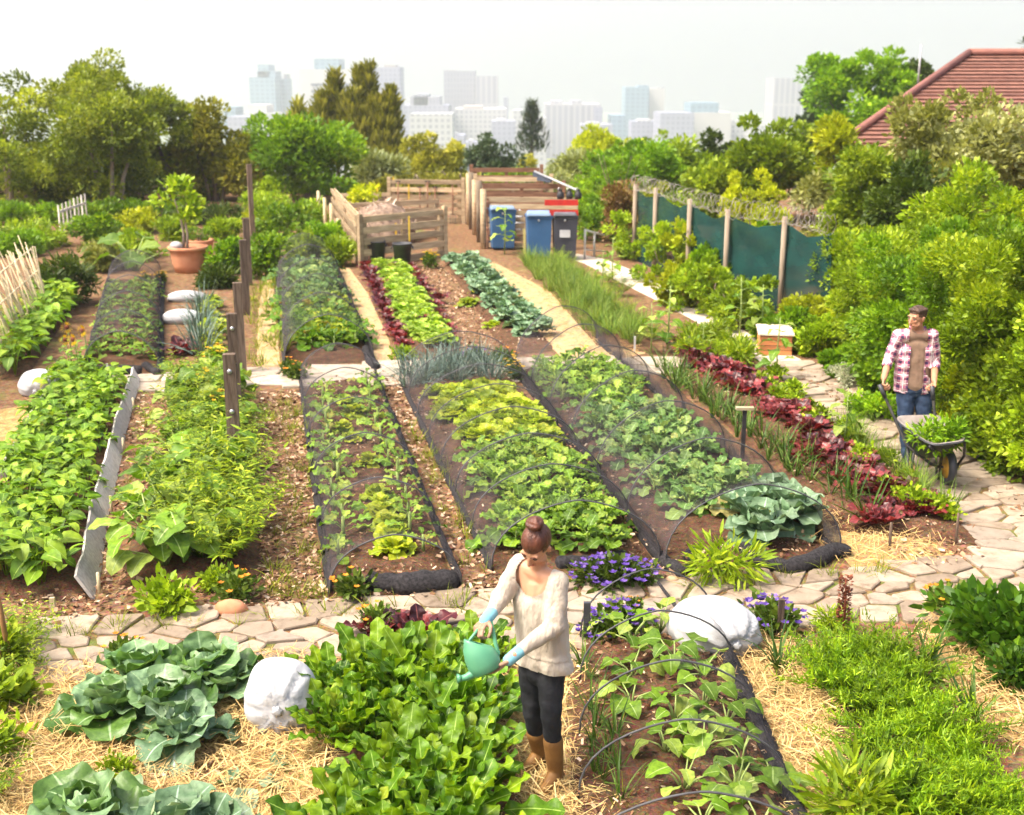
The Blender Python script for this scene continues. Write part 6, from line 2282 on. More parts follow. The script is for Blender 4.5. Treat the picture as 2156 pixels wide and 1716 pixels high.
def bin_(label, px, base, w, h, col, lidc, labelp=False, rz=0.0):
    g = G(px, base)
    ob = empty('wheelie_bin', label, 'wheelie bin', (g[0], g[1] + .3, 0), rz, 'wheelie bins by the plank bin')
    mb = MB()
    lathe(mb, [(.60, .05), (.62, .08), (.70, h * .86), (.735, h * .865), (.735, h * .92)], 4, sx=w, sy=w * 1.15)
    V = mb.V[0]
    a = R(45)
    V[:, :2] = V[:, :2] @ rotz(a)[:2, :2].T
    V[:, 0] *= 1.0
    bo = mb.obj('body', col, ob, smooth=False)
    bv = bo.modifiers.new('bevel', 'BEVEL')
    bv.width = .035
    bv.segments = 3
    mb = MB()
    y0 = -w * .58
    box(mb, (0, 0, h * .955), (w * 1.08, w * 1.3, h * .07), taper=.9)
    lo_ = mb.obj('lid', lidc, ob, smooth=False)
    bv = lo_.modifiers.new('bevel', 'BEVEL')
    bv.width = .025
    bv.segments = 3
    mb = MB()
    tube(mb, [(-w * .4, w * .68, h * .96), (w * .4, w * .68, h * .96)], .02, 8)
    mb.obj('handle', col, ob)
    for s in (-1, 1):
        mb = MB()
        tube(mb, [(s * w * .42 - .03, w * .5, .1), (s * w * .42 + .03, w * .5, .1)], .1, 14)
        mb.obj('wheel', M_blackp, ob)
    mb = MB()
    ellip(mb, (0, y0 * .96, h * .83), (.025, .012, .03), 10, 6)
    mb.obj('lock', M_bolt, ob)
    if labelp:
        mb = MB()
        box(mb, (.0, y0 * .93, h * .56), (.24, .012, .17), rot=np.array([[1, 0, 0], [0, 1, 0.07], [0, -0.07, 1]]))
        mb.obj('sticker', M_white, ob, smooth=False)
    return ob


M_blue = surf('bin_blue', (.035, .095, .21), (.045, .115, .245), 3, rough=.45)
M_bluel = surf('bin_blue_lid', (.16, .24, .36), (.2, .28, .40), 3, rough=.4)
M_blk = surf('bin_black', (.04, .04, .055), (.055, .055, .07), 3, rough=.45)
M_blkl = surf('bin_black_lid', (.09, .09, .105), (.12, .12, .14), 3, rough=.4)
bin_('blue wheelie bin at the left, half hidden by a tall leafy plant', 1056, 528, .56, 1.08, M_blue, M_bluel, rz=R(6))
bin_('blue wheelie bin in the middle, close beside the black one', 1134, 548, .53, 1.1, M_blue, M_bluel)
bin_('black wheelie bin with white sticker', 1189, 550, .50, 1.12, M_blk, M_blkl, True)
mb = MB()
g = G(1094, 505)
ellip(mb, (0, 0, .3), (.13, .13, .32), 18, 12, fn=lambda V: V * (1 + .12 * np.sin(V[:, 2:3] * 7) * np.cos(V[:, :1] * 5)))
tag(mb.obj('rubbish_bag', M_white, loc=(g[0], g[1], .15)), 'white rubbish bag stuffed between the two blue bins', 'bag')
mb = MB()
g = G(1104, 535)
box(mb, (0, 0, .3), (.06, .04, .6))
tag(mb.obj('yellow_post', surf('pale_yellow', (.6, .52, .2), (.55, .46, .18), 5), loc=g, smooth=False), 'pale yellow short post left of the middle blue bin', 'post')
# handrail
ob = empty('handrail', 'grey metal handrail right of the black bin', 'railing', (0, 0, 0))
mb = MB()
p1, p2, p3 = G(1231, 546), G(1251, 541), G(1275, 535)
for p, q in ((p1, 484), (p2, 490)):
    T = W(CX, q, p[1])
    tube(mb, [p, [p[0], p[1], T[2]]], .025, 8)
t1, t2, t3 = W(1231, 484, p1[1]), W(1251, 490, p2[1]), W(1275, 496, p3[1])
tube(mb, [t1, t2, t3], .025, 8)
m1, m2, m3 = W(1231, 525, p1[1]), W(1251, 528, p2[1]), W(1275, 530, p3[1])
tube(mb, [m1, m2, m3], .018, 6)
mb.obj('pipes', surf('rail_grey', (.42, .40, .38), (.5, .48, .46), 6, rough=.5), ob)

# ------------------------------------------------------------------ teal shade net fence with wire coils
FP = [(1338, 388, 28.4), (1381, 396, 26.8), (1453, 419, 24.7), (1533, 441, 23.1), (1653, 456, 21.9), (1748, 478, 20.4)]
TP = [W(*f) for f in FP]
M_teal = surf('teal_net', (.001, .030, .028), (.004, .055, .048), 2.2, rough=.8, bump=.3, bscale=30)
ob = empty('shade_net', 'teal green shade net stretched between the fence posts', 'fence net', TP[2] * np.array([1, 1, 0]))
mb = MB()
o = TP[2] * np.array([1, 1, 0])
V, F = [], []
nn_ = 40
s_ = np.linspace(0, len(TP) - 1, nn_)
for a in s_:
    i = min(int(a), len(TP) - 2)
    p = TP[i] + (TP[i + 1] - TP[i]) * (a - i)
    for k_ in range(7):
        z = (p[2] - .10 - .16 * math.sin(math.pi * (a % 1.0)) * (k_ / 6) + random.uniform(-.02, .02)) * k_ / 6
        V.append([p[0] + .06 + random.uniform(-.03, .03), p[1] + .06 + random.uniform(-.05, .05), z])
    for k_ in range(7):
        V.append([V[-7][0] + .015, V[-7][1] + .015, V[-7][2]])
for j in range(nn_ - 1):
    for k_ in range(6):
        for off in (0, 7):
            F.append([j * 14 + k_ + off, (j + 1) * 14 + k_ + off, (j + 1) * 14 + k_ + 1 + off, j * 14 + k_ + 1 + off])
mb.add(np.array(V) - o, np.array(F))
tn = M_teal.node_tree
to_ = [n_ for n_ in tn.nodes if n_.type == 'OUTPUT_MATERIAL'][0]
pbt = [n_ for n_ in tn.nodes if n_.type == 'BSDF_PRINCIPLED'][0]
trt = tn.nodes.new('ShaderNodeBsdfTransparent')
nzt = nn(tn, 'ShaderNodeTexNoise', Scale=1.6, Detail=7.0)
mrt = nn(tn, 'ShaderNodeMapRange')
mrt.inputs[1].default_value, mrt.inputs[2].default_value, mrt.inputs[3].default_value, mrt.inputs[4].default_value = .35, .65, .12, .6
tn.links.new(nzt.outputs[0], mrt.inputs[0])
mxt = tn.nodes.new('ShaderNodeMixShader')
tn.links.new(mrt.outputs[0], mxt.inputs[0])
tn.links.new(pbt.outputs[0], mxt.inputs[1])
tn.links.new(trt.outputs[0], mxt.inputs[2])
tn.links.new(mxt.outputs[0], to_.inputs[0])
mb.obj('mesh', M_teal, ob)
M_fpost = surf('fence_post_wood', (.22, .165, .115), (.34, .265, .20), 6, stretch=(4, 4, .5), rough=.85)
for i, p in enumerate(TP[:5]):
    mb = MB()
    tube(mb, [(0, 0, -.2), (0, 0, p[2])], .048, 10)
    tag(mb.obj('fence_post', M_fpost, loc=(p[0], p[1], 0)), f'round grey fence post before the teal net, {ORD[4 - i]} from the man', 'fence post', 'posts of the teal net fence')
mb = MB()
P = []
tot = 900
for i in range(tot):
    a = i / (tot - 1) * (len(TP) - 1.001)
    j = int(a)
    p = TP[j] + (TP[j + 1] - TP[j]) * (a - j)
    ph = i * .36
    P.append(p + np.array([.0 + .16 * math.cos(ph) * .8, .0, .04 + .16 * math.sin(ph)]) + rng.normal(size=3) * .02)
tube(mb, P, .0045, 4)
tag(mb.obj('wire_coil', surf('wire_rust', (.30, .25, .22), (.45, .40, .36), 9, rough=.5, metal=.3)), 'coiled barbed wire running along the top of the teal fence', 'barbed wire')

# ------------------------------------------------------------------ orange planter box
a, b_ = G(1606, 748), G(1672, 748)
w = np.linalg.norm(b_ - a)
ob = empty('planter_box', 'orange brown slatted planter box with pale top boards beside the stone path', 'planter', ((a[0] + b_[0]) / 2, a[1] + .35, 0), R(-8))
mb = MB()
for i in range(4):
    for s in (-1, 1):
        box(mb, (0, s * .36, .04 + .075 * i), (w, .025, .066))
    for s in (-1, 1):
        box(mb, (s * (w / 2 - .012), 0, .04 + .075 * i), (.025, .69, .066))
mb.obj('sides', surf('orange_wood', (.42, .15, .05), (.54, .22, .08), 4, stretch=(.6, 4, 4), tint=True), ob, smooth=False)
mb = MB()
for i in range(4):
    box(mb, (0, -.3 + .2 * i, .325), (w + .06, .17, .025))
mb.obj('lid', surf('pale_boards', (.62, .5, .38), (.7, .6, .48), 4), ob, smooth=False)
reseed(60)
# ------------------------------------------------------------------ people


def capsule(mb, p, q, r1, r2, sides=14, flat=1.0):
    p, q = np.array(p, float), np.array(q, float)
    d = q - p
    L = np.linalg.norm(d)
    d = d / L if L > 1e-6 else np.array([0, 0, 1.0])
    pts, rad = [], []
    for a in np.linspace(-90, 0, 5):
        pts.append(p + d * r1 * math.sin(R(a)))
        rad.append(max(1e-4, r1 * math.cos(R(a))))
    for a in np.linspace(0, 90, 5):
        pts.append(q + d * r2 * math.sin(R(a)))
        rad.append(max(1e-4, r2 * math.cos(R(a))))
    pts, rad = np.array(pts), np.array(rad)
    up = np.array([1.0, 0, 0]) if abs(d[0]) < .8 else np.array([0, 1.0, 0])
    x = nrm(np.cross(d, up))
    y = np.cross(d, x)
    a = np.linspace(0, 2 * math.pi, sides, endpoint=False)
    V = np.concatenate([pts[i] + rad[i] * (np.cos(a)[:, None] * x + np.sin(a)[:, None] * y) for i in range(len(pts))])
    F = []
    for i in range(len(pts) - 1):
        for j in range(sides):
            k_ = (j + 1) % sides
            F.append([i * sides + j, i * sides + k_, (i + 1) * sides + k_, (i + 1) * sides + j])
    F.append(list(range(sides))[::-1])
    F.append(list(range((len(pts) - 1) * sides, len(pts) * sides)))
    mb.add(V, F)


def fused(name, mb, mat, vox=.008, smooth=5, cut=None, disp=None):
    """fuse overlapping closed volumes into one continuous skin"""
    me = mb.mesh(name + '_raw', mat)
    o = bpy.data.objects.new('tmp_fuse', me)
    COL.objects.link(o)
    m = o.modifiers.new('r', 'REMESH')
    m.mode = 'VOXEL'
    m.voxel_size = vox
    m2 = o.modifiers.new('s', 'SMOOTH')
    m2.iterations = smooth
    m2.factor = .5
    dg = bpy.context.evaluated_depsgraph_get()
    out = bpy.data.meshes.new_from_object(o.evaluated_get(dg))
    out.name = name
    bpy.data.objects.remove(o)
    n = len(out.vertices)
    co = np.zeros(n * 3, np.float32)
    out.vertices.foreach_get('co', co)
    co = co.reshape(-1, 3)
    if disp is not None:
        no = np.zeros(n * 3, np.float32)
        out.vertices.foreach_get('normal', no)
        co = co + no.reshape(-1, 3) * disp(co)[:, None]
        out.vertices.foreach_set('co', co.astype(np.float32).ravel())
    if cut is not None:
        import bmesh
        bm = bmesh.new()
        bm.from_mesh(out)
        dead = [f for f in bm.faces if cut(f.calc_center_median(), f.normal)]
        bmesh.ops.delete(bm, geom=dead, context='FACES')
        bm.to_mesh(out)
        bm.free()
    out.materials.clear()
    out.materials.append(mat)
    out.polygons.foreach_set('use_smooth', np.full(len(out.polygons), True))
    out.update()
    return out


def hand(mb, wrist, fd, pn, side, size=.18, curl=.9, thumb_close=.6):
    """palm + five fingers. fd finger direction, pn palm normal (fingers curl towards it), side +1: thumb towards +cross(fd,pn)"""
    fd, pn = nrm(np.array(fd, float)), np.array(pn, float)
    pn = nrm(pn - fd * np.dot(pn, fd))
    lat = np.cross(fd, pn) * side
    s = size / .18
    w = np.array(wrist, float)
    for i, o in enumerate((.030, .010, -.010, -.029)):
        k0 = w + fd * .012 * s + lat * o * .6 * s
        k1 = w + fd * (.088 - abs(i - 1) * .004) * s + lat * o * s
        capsule(mb, k0, k1, .0135 * s, .0105 * s, 10)
        L = (.034, .038, .035, .027)[i] * s
        p = k1
        ang = 0
        for seg in range(3):
            ang += curl * (.75, 1.0, .7)[seg] * (1 + .08 * (i - 1.5))
            d = fd * math.cos(ang) + pn * math.sin(ang)
            q = p + d * L * (1.15, .8, .62)[seg]
            capsule(mb, p, q, (.0095 - .001 * seg) * s, (.0088 - .001 * seg) * s, 9)
            p = q
    t0 = w + fd * .025 * s + lat * .026 * s
    t1 = t0 + nrm(fd * .6 + lat * .75 + pn * .35 * thumb_close) * .04 * s
    t2 = t1 + nrm(fd * .75 + lat * .15 + pn * .75 * thumb_close) * .032 * s
    t3 = t2 + nrm(fd * .7 - lat * .25 + pn * .9 * thumb_close) * .025 * s
    for a, b_, r1, r2 in ((t0, t1, .014, .0115), (t1, t2, .011, .0098), (t2, t3, .0095, .008)):
        capsule(mb, a, b_, r1 * s, r2 * s, 9)


def head(mb, c, f, up, s=1.0):
    """skull, jaw, nose, brow, lips and ears around centre c; f face direction, up crown direction"""
    f = nrm(np.array(f, float))
    up = nrm(np.array(up, float) - f * np.dot(up, f))
    l = np.cross(up, f)
    c = np.array(c, float)

    def P(x, y, z):
        return c + (l * x + f * y + up * z) * s
    M = np.stack([l, f, up], 1)
    ellip(mb, P(0, -.012, .03), np.array([.074, .092, .088]) * s, 18, 12, rot=M)
    capsule(mb, P(0, .03, .0), P(0, .055, -.085), .062 * s, .026 * s)
    capsule(mb, P(-.03, .035, -.055), P(.03, .035, -.055), .036 * s, .036 * s)
    capsule(mb, P(0, .088, .012), P(0, .108, -.028), .008 * s, .0125 * s, 9)
    capsule(mb, P(-.012, .097, -.031), P(.012, .097, -.031), .0075 * s, .0075 * s, 9)
    capsule(mb, P(-.045, .072, .03), P(.045, .072, .03), .012 * s, .012 * s, 9)
    capsule(mb, P(-.018, .084, -.058), P(.018, .084, -.058), .0075 * s, .0075 * s, 9)
    for sx in (-1, 1):
        capsule(mb, P(sx * .035, .066, -.012), P(sx * .04, .058, -.03), .020 * s, .016 * s, 9)
        capsule(mb, P(sx * .077, -.012, .012), P(sx * .075, -.006, -.02), .013 * s, .009 * s, 9)
    return P, M


def face_bits(P, s, parent, skin_lip, eye, brow):
    for sx in (-1, 1):
        mb = MB()
        ellip(mb, P(sx * .032, .076, .008), np.array([.0135, .0135, .009]) * s, 12, 8)
        link('eye', mb.mesh('eye', eye), parent)
        mb = MB()
        tube(mb, [P(sx * .016, .089, .030), P(sx * .034, .086, .036), P(sx * .052, .073, .030)], [.004 * s, .005 * s, .003 * s], 6)
        link('eyebrow', mb.mesh('eyebrow', brow), parent)
    mb = MB()
    tube(mb, [P(-.024, .083, -.058), P(0, .0935, -.056), P(.024, .083, -.058)], [.003 * s, .0062 * s, .003 * s], 7)
    link('lips', mb.mesh('lips', skin_lip), parent)


M_skin = surf('skin_warm', (.46, .23, .13), (.50, .265, .16), 12, rough=.5, spec=.35)
M_skin2 = surf('skin_tan', (.44, .21, .12), (.50, .25, .15), 12, rough=.5, spec=.35)
M_lip = surf('lip', (.42, .13, .10), (.38, .11, .09), 12, rough=.45)
M_eye = surf('eye_dark', (.06, .035, .03), (.10, .07, .06), 40, rough=.2)
M_hair = surf('hair_brown', (.055, .018, .010), (.13, .042, .022), 26, rough=.45, spec=.45, stretch=(1, 1, .25), bump=.6, bscale=60)
M_hair2 = surf('hair_darkbrown', (.045, .025, .018), (.10, .055, .035), 26, rough=.5, spec=.4, bump=.6, bscale=60)

# ---- woman with watering can
WY = 6.72
hipR, hipL = W(1121, 1412, WY + .06), W(1160, 1412, WY - .04)
kneeR, kneeL = W(1122, 1498, WY + .06), W(1160, 1504, WY - .10)
ankR, ankL = W(1137, 1600, WY + .18), W(1170, 1632, WY - .05)
shR, shL = W(1096, 1190, WY + .10), W(1173, 1226, WY - .06)
elR, wrR = W(1056, 1256, WY + .02), W(1031, 1297, WY - .16)
elL, wrL = W(1168, 1318, WY - .16), W(1084, 1378, WY - .30)
neckb, headc = W(1136, 1212, WY + .03), W(1130, 1150, WY - .02)
chest = W(1136, 1275, WY + .02)
waist = W(1143, 1370, WY + .02)
pw = np.array([float(ankL[0]), float(ankL[1]), 0])
wm = empty('person', 'woman in cream sweater and dark trousers bending her head, pouring from a green watering can', 'person', pw)
fw = np.array([-.50, -.66, -.72])


def loc(v):
    return np.array(v) - pw


la_ = nrm((shL - shR) * np.array([1, 1, 0]))
mb = MB()
P, HM = head(mb, loc(headc), fw, (-.2, -.55, .8), 1.06)
capsule(mb, loc(headc) + [0, .02, -.03], loc(neckb), .046, .052)
capsule(mb, loc(neckb), loc(chest), .062, .075)
capsule(mb, loc(shR), loc(shL), .055, .055)
capsule(mb, loc(neckb) + [0, 0, -.07], loc(chest) + [0, 0, .02], .085, .105)
capsule(mb, loc(neckb) + [0, 0, .03], loc(shR) * .7 + loc(neckb) * .3, .045, .058)
capsule(mb, loc(neckb) + [0, 0, .03], loc(shL) * .7 + loc(neckb) * .3, .045, .058)
capsule(mb, loc(shR) * .72 + loc(neckb) * .28 + [0, 0, -.01], loc(chest), .062, .09)
capsule(mb, loc(shL) * .72 + loc(neckb) * .28 + [0, 0, -.01], loc(chest), .062, .09)
capsule(mb, loc(chest) - la_ * .06 + [0, 0, .04], loc(chest) + la_ * .06 + [0, 0, .04], .085, .085)
capsule(mb, loc(chest), loc(waist), .075, .07)
capsule(mb, loc(waist), loc((hipR + hipL) / 2), .07, .05)
for a, b_, c_, wgt in ((shR, elR, wrR, 1), (shL, elL, wrL, 1)):
    capsule(mb, loc(a), loc(b_), .042, .032)
    capsule(mb, loc(b_), loc(c_), .032, .026)
for a, b_, c_ in ((hipR, kneeR, ankR), (hipL, kneeL, ankL)):
    capsule(mb, loc(a), loc(b_), .062, .042)
    capsule(mb, loc(b_), loc(c_), .042, .034)
body = link('body', fused('woman_body', mb, M_skin, .0065, 4), wm)
face_bits(P, 1.06, body, M_lip, M_eye, M_hair)
# hair: cap pulled up into a bun
mb = MB()
ellip(mb, P(0, -.02, .048), (.086, .103, .094), 20, 14, rot=HM)
for i in range(9):
    a = (i - 4) / 4
    capsule(mb, P(a * .066, .045 - abs(a) * .05, .078 - abs(a) * .03), P(a * .02, -.05, .14), .018, .014, 8)
bun = P(-.004, -.062, .152)
ellip(mb, bun, (.044, .044, .038), 16, 10, rot=HM)
for i in range(4):
    n_ = 14
    for j in range(n_):
        a, b2 = j * 6.283 / n_, (j + 1) * 6.283 / n_
        ti = .45 * i + .2
        f_ = lambda t: bun + HM @ np.array([math.cos(t) * .043, math.sin(t) * .043 * math.cos(ti * 2), math.sin(t) * .030 * math.sin(ti * 2 + .4)])
        capsule(mb, f_(a), f_(b2), .0125, .0125, 8)
capsule(mb, P(0, -.045, .10), bun, .040, .030)


def cut_face(c_, n_):
    d = HM.T @ (np.array(c_) - P(0, 0, 0))
    return d[1] > .035 and d[2] < .062 - .25 * (d[1] - .035) and abs(d[0]) < .075


link('hair', fused('woman_hair', mb, M_hair, .0055, 3, cut=cut_face), wm)
# sweater
M_knit, knt, kout = nodes('cream_knit')
tck = knt.nodes.new('ShaderNodeTexCoord')
wvk = nn(knt, 'ShaderNodeTexWave', Scale=55.0, Distortion=1.5, Detail=2.0)
knt.links.new(tck.outputs['Object'], wvk.inputs['Vector'])
pbk = nn(knt, 'ShaderNodeBsdfPrincipled', Roughness=.95)
pbk.inputs['Base Color'].default_value = (.44, .375, .30, 1)
pbk.inputs['Sheen Weight'].default_value = .2
nzk = nn(knt, 'ShaderNodeTexNoise', Scale=9.0, Detail=3.0)
mpk = nn(knt, 'ShaderNodeMapping')
mpk.inputs['Scale'].default_value = (1.6, 1.6, .7)
knt.links.new(tck.outputs['Object'], mpk.inputs[0])
knt.links.new(mpk.outputs[0], nzk.inputs['Vector'])
bp2 = nn(knt, 'ShaderNodeBump', Strength=.9)
bp2.inputs['Distance'].default_value = .05
knt.links.new(nzk.outputs[0], bp2.inputs['Height'])
bpk = nn(knt, 'ShaderNodeBump', Strength=.3)
knt.links.new(bp2.outputs[0], bpk.inputs['Normal'])
bpk.inputs['Distance'].default_value = .006
knt.links.new(wvk.outputs['Fac'], bpk.inputs['Height'])
knt.links.new(bpk.outputs[0], pbk.inputs['Normal'])
knt.links.new(pbk.outputs[0], kout.inputs[0])
mb = MB()
hem = W(1146, 1380, WY)
la = nrm((shL - shR) * np.array([1, 1, 0]))
fa_ = np.array([la[1], -la[0], 0])
if fa_[1] > 0:
    fa_ = -fa_
for o_, r1, r2, r3 in ((-.085, .098, .098, .118), (0, .120, .118, .128), (.085, .098, .102, .120)):
    t_, m_, b2 = loc(chest) + la * o_ * .95 + [0, 0, .02], loc(waist) + la * o_ * .9, loc(hem) + la * o_ * .98 - [0, 0, .05]
    capsule(mb, t_, m_, r1, r2)
    capsule(mb, m_, b2, r2, r3)
capsule(mb, loc(shR) - la * .0, loc(chest) + [0, 0, .08], .068, .10)
capsule(mb, loc(shL), loc(chest) + [0, 0, .08], .070, .10)
capsule(mb, loc(shR), loc(shL), .066, .068)
for s_, a, b_, c_ in ((0, shR, elR, wrR), (1, shL, elL, wrL)):
    capsule(mb, loc(a), loc(b_), .072, .060)
    e = loc(c_) + nrm(loc(b_) - loc(c_)) * .05
    capsule(mb, loc(b_), e, .062, .040)
hemz = loc(hem)[2] - .055
nk = loc(neckb) + fa_ * .035 + np.array([0, 0, .015])


def sw_disp(co):
    z = co[:, 2]
    fold = .0035 * np.sin(z * 40 + co[:, 0] * 14) * np.clip((loc(waist)[2] - z + .06) / .1, 0, 1) + .0015 * np.sin(z * 30 + co[:, 0] * 40)
    rib = np.where(z < hemz + .075, -.008, 0.0)
    arm = .0025 * np.sin(co[:, 0] * 60 + z * 45) * (np.abs((co - loc(chest)) @ la) > .17)
    return fold + rib + arm


def sw_cut(c_, n_):
    v = np.array(c_)
    if v[2] < hemz and abs(v[0] - loc(hem)[0]) < .3 and np.linalg.norm(v[:2] - loc(hem)[:2]) < .26:
        return True
    for e, b_ in ((wrR, elR), (wrL, elL)):
        d = nrm(loc(e) - loc(b_))
        if np.dot(v - (loc(e) - d * .035), d) > 0 and np.linalg.norm(v - loc(e)) < .12:
            return True
    q = v - nk
    return (np.dot(q, la) / .118) ** 2 + (np.dot(q, fa_) / .13) ** 2 + (q[2] / .125) ** 2 < 1


link('sweater', fused('woman_sweater', mb, M_knit, .0075, 6, cut=sw_cut, disp=sw_disp), wm)
# trousers and boots
mb = MB()
capsule(mb, loc(hipR) + [0, 0, .04], loc(hipL) + [0, 0, .02], .086, .086)
capsule(mb, loc((hipR + hipL) / 2), loc(waist), .098, .095)
for a, b_, c_ in ((hipR, kneeR, ankR), (hipL, kneeL, ankL)):
    e = loc(b_) + (loc(c_) - loc(b_)) * .45
    capsule(mb, loc(a), loc(b_), .090, .064)
    capsule(mb, loc(b_), e, .064, .053)
link('trousers', fused('woman_trousers', mb, surf('dark_denim', (.009, .010, .013), (.02, .021, .025), 8, rough=.85, bump=1.0, bscale=9), .008, 5, disp=lambda co: .002 * np.sin(co[:, 2] * 60 + co[:, 0] * 25)), wm)
M_boot = surf('brown_boot', (.16, .075, .022), (.24, .12, .035), 8, rough=.6, bump=.2)
for a, c_, fd in ((kneeR, ankR, (-.6, -.8, 0)), (kneeL, ankL, (-.5, -.85, 0))):
    mb = MB()
    top = loc(c_) + (loc(a) - loc(c_)) * .56
    an = loc(c_).copy()
    an[2] = .09
    fd = nrm(np.array(fd, float))
    capsule(mb, top, an, .063, .049)
    capsule(mb, an - fd * .035 + [0, 0, -.045], an + fd * .13 + [0, 0, -.05], .042, .038)
    capsule(mb, an, an + fd * .08 + [0, 0, -.035], .046, .042)
    link('boot', fused('boot', mb, M_boot, .008, 4, cut=None), wm)
# gloves
M_glove = surf('glove_palm', (.30, .17, .11), (.40, .25, .17), 14, rough=.85)
M_cuff = surf('glove_cuff', (.16, .38, .46), (.22, .46, .54), 14, rough=.85)
hR, hL = W(1012, 1318, WY - .24), W(1030, 1428, WY - .30)
for w0, e0, tgt, pn, sd_, cu in ((wrR, elR, hR, (.25, .15, -1), 1, 1.25), (wrL, elL, hL, (-.35, .3, 1), -1, .35)):
    mb = MB()
    d = nrm(loc(tgt) - loc(w0))
    hand(mb, loc(w0) + d * .03, d, pn, sd_, .185, cu, .8)
    link('glove', fused('glove', mb, M_glove, .0042, 2), wm)
    mb = MB()
    capsule(mb, loc(w0) - nrm(loc(w0) - loc(e0)) * .045, loc(w0) + d * .05, .038, .036)
    link('glove_cuff', fused('glove_cuff', mb, M_cuff, .006, 3), wm)

# ---- watering can
M_can = surf('can_green', (.075, .25, .14), (.105, .31, .175), 4, rough=.4, spec=.4)
cb, ct = W(1026, 1414, WY - .34), W(994, 1340, WY - .30)
wc = empty('watering_can', 'pale green plastic watering can tilted over the chard, held by the woman', 'watering can', cb)
ax = nrm(ct - cb)
sp = nrm(np.array([-.75, -.45, -.9]))
spn = nrm(sp - ax * np.dot(sp, ax))
ay = np.cross(ax, spn)
wc.scale = (.80, .80, .80)
H = float(np.linalg.norm(ct - cb)) * 1.05


def CP(x, y, z):
    return spn * x + ay * y + ax * z


mb = MB()
prof = [(.02, .0), (.088, .0), (.104, .015), (.112, H * .3), (.108, H * .55), (.094, H * .78), (.066, H * .95), (.058, H * 1.0), (.05, H * 1.0), (.056, H * .93), (.086, H * .75), (.098, H * .5), (.098, .02), (.01, .012)]
sides = 30
V, F = [], []
for r_, z_ in prof:
    for j in range(sides):
        a = 2 * math.pi * j / sides
        zt_ = z_ + (.05 * math.cos(a) * (z_ / H) ** 3)
        V.append(CP(math.cos(a) * r_ * 1.08, math.sin(a) * r_ * .88, zt_))
for i in range(len(prof) - 1):
    for j in range(sides):
        k_ = (j + 1) % sides
        F.append([i * sides + j, i * sides + k_, (i + 1) * sides + k_, (i + 1) * sides + j])
mb.add(V, F)
mb.obj('body', M_can, wc)
mb = MB()
tube(mb, [CP(.06, 0, .045), CP(.11, 0, .03), CP(.155, 0, .03), CP(.19, 0, .04)], [.042, .032, .024, .020], 14)
mb.obj('spout', M_can, wc)
mb = MB()
tube(mb, [CP(.185, 0, .038), CP(.215, 0, .05)], [.020, .034], 16)
mb.obj('rose', M_can, wc)
mb = MB()
hp = (hR - cb) / .80
tube(mb, [CP(.06, 0, H * .85), CP(.055, 0, H * 1.05), hp + np.array([.0, 0, .0]) * 1, hp + CP(-.08, 0, -.01), CP(-.135, 0, H * .72), CP(-.125, 0, H * .38), CP(-.10, 0, H * .22)], [.014, .015, .015, .015, .015, .014, .013], 10, flat=.75)
mb.obj('handle', M_can, wc)

# ---- man with wheelbarrow
MY = 12.98
mp = G(1914, 992)
mn = empty('person', 'man in open pink plaid shirt, brown tee and jeans looking aside, pushing the wheelbarrow', 'person', mp)


def lm(v):
    return np.array(v) - mp


hpR, hpL = W(1906, 826, MY + .02), W(1944, 826, MY)
knR, knL = W(1907, 900, MY - .08), W(1945, 892, MY - .06)
akR, akL = W(1911, 974, MY - .12), W(1938, 955, MY + .22)
sR, sL = W(1893, 706, MY), W(1962, 706, MY - .04)
eR, wR = W(1871, 757, MY), W(1861, 797, MY - .20)
eL, wL = W(1969, 762, MY - .02), W(1967, 802, MY - .26)
nb_, hc = W(1932, 699, MY + .03), W(1931, 670, MY - .04)
ch, wst = W(1927, 745, MY), W(1925, 800, MY)
mb = MB()
P2, HM2 = head(mb, lm(hc), (-.85, -.5, -.12), (0, 0, 1), 1.04)
capsule(mb, lm(hc) + [.01, .02, -.04], lm(nb_), .054, .060)
capsule(mb, lm(sR), lm(sL), .052, .052)
capsule(mb, lm(nb_), lm(ch), .062, .08)
capsule(mb, lm(ch), lm(wst), .08, .08)
capsule(mb, lm(wst), (lm(hpR) + lm(hpL)) / 2, .075, .07)
hdR, hdL = W(1858, 824, MY - .30), W(1964, 828, MY - .36)
for a, b_, c_, hh, sd_ in ((sR, eR, wR, hdR, 1), (sL, eL, wL, hdL, -1)):
    capsule(mb, lm(a), lm(b_), .056, .044)
    capsule(mb, lm(b_), lm(c_), .045, .031)
    hand(mb, lm(c_), lm(hh) - lm(c_), (sd_ * .9, -.3, .1), -sd_, .195, 1.2, .9)
for a, b_, c_ in ((hpR, knR, akR), (hpL, knL, akL)):
    capsule(mb, lm(a), lm(b_), .07, .05)
    capsule(mb, lm(b_), lm(c_), .05, .04)
b2 = link('body', fused('man_body', mb, M_skin2, .0058, 3), mn)
face_bits(P2, 1.04, b2, M_lip, M_eye, M_hair2)
mb = MB()
ellip(mb, P2(0, -.02, .048), (.084, .100, .088), 20, 14, rot=HM2)
for i in range(16):
    a = (i - 7.5) / 7.5
    capsule(mb, P2(a * .06, -.06, .085), P2(a * .05 + .01, .04, .122 - abs(a) * .035), .026, .022, 8)
    capsule(mb, P2(a * .05 + .01, .04, .120 - abs(a) * .035), P2(a * .055 + random.uniform(-.01, .01), .070 - abs(a) * .02, .094 + random.uniform(-.01, .012)), .020, .010, 8)


def cut2(c_, n_):
    d = HM2.T @ (np.array(c_) - P2(0, 0, 0))
    return (d[1] > .045 and d[2] < .066) or (d[2] < -.045) or (d[1] > .005 and d[2] < .0 and abs(d[0]) > .05)


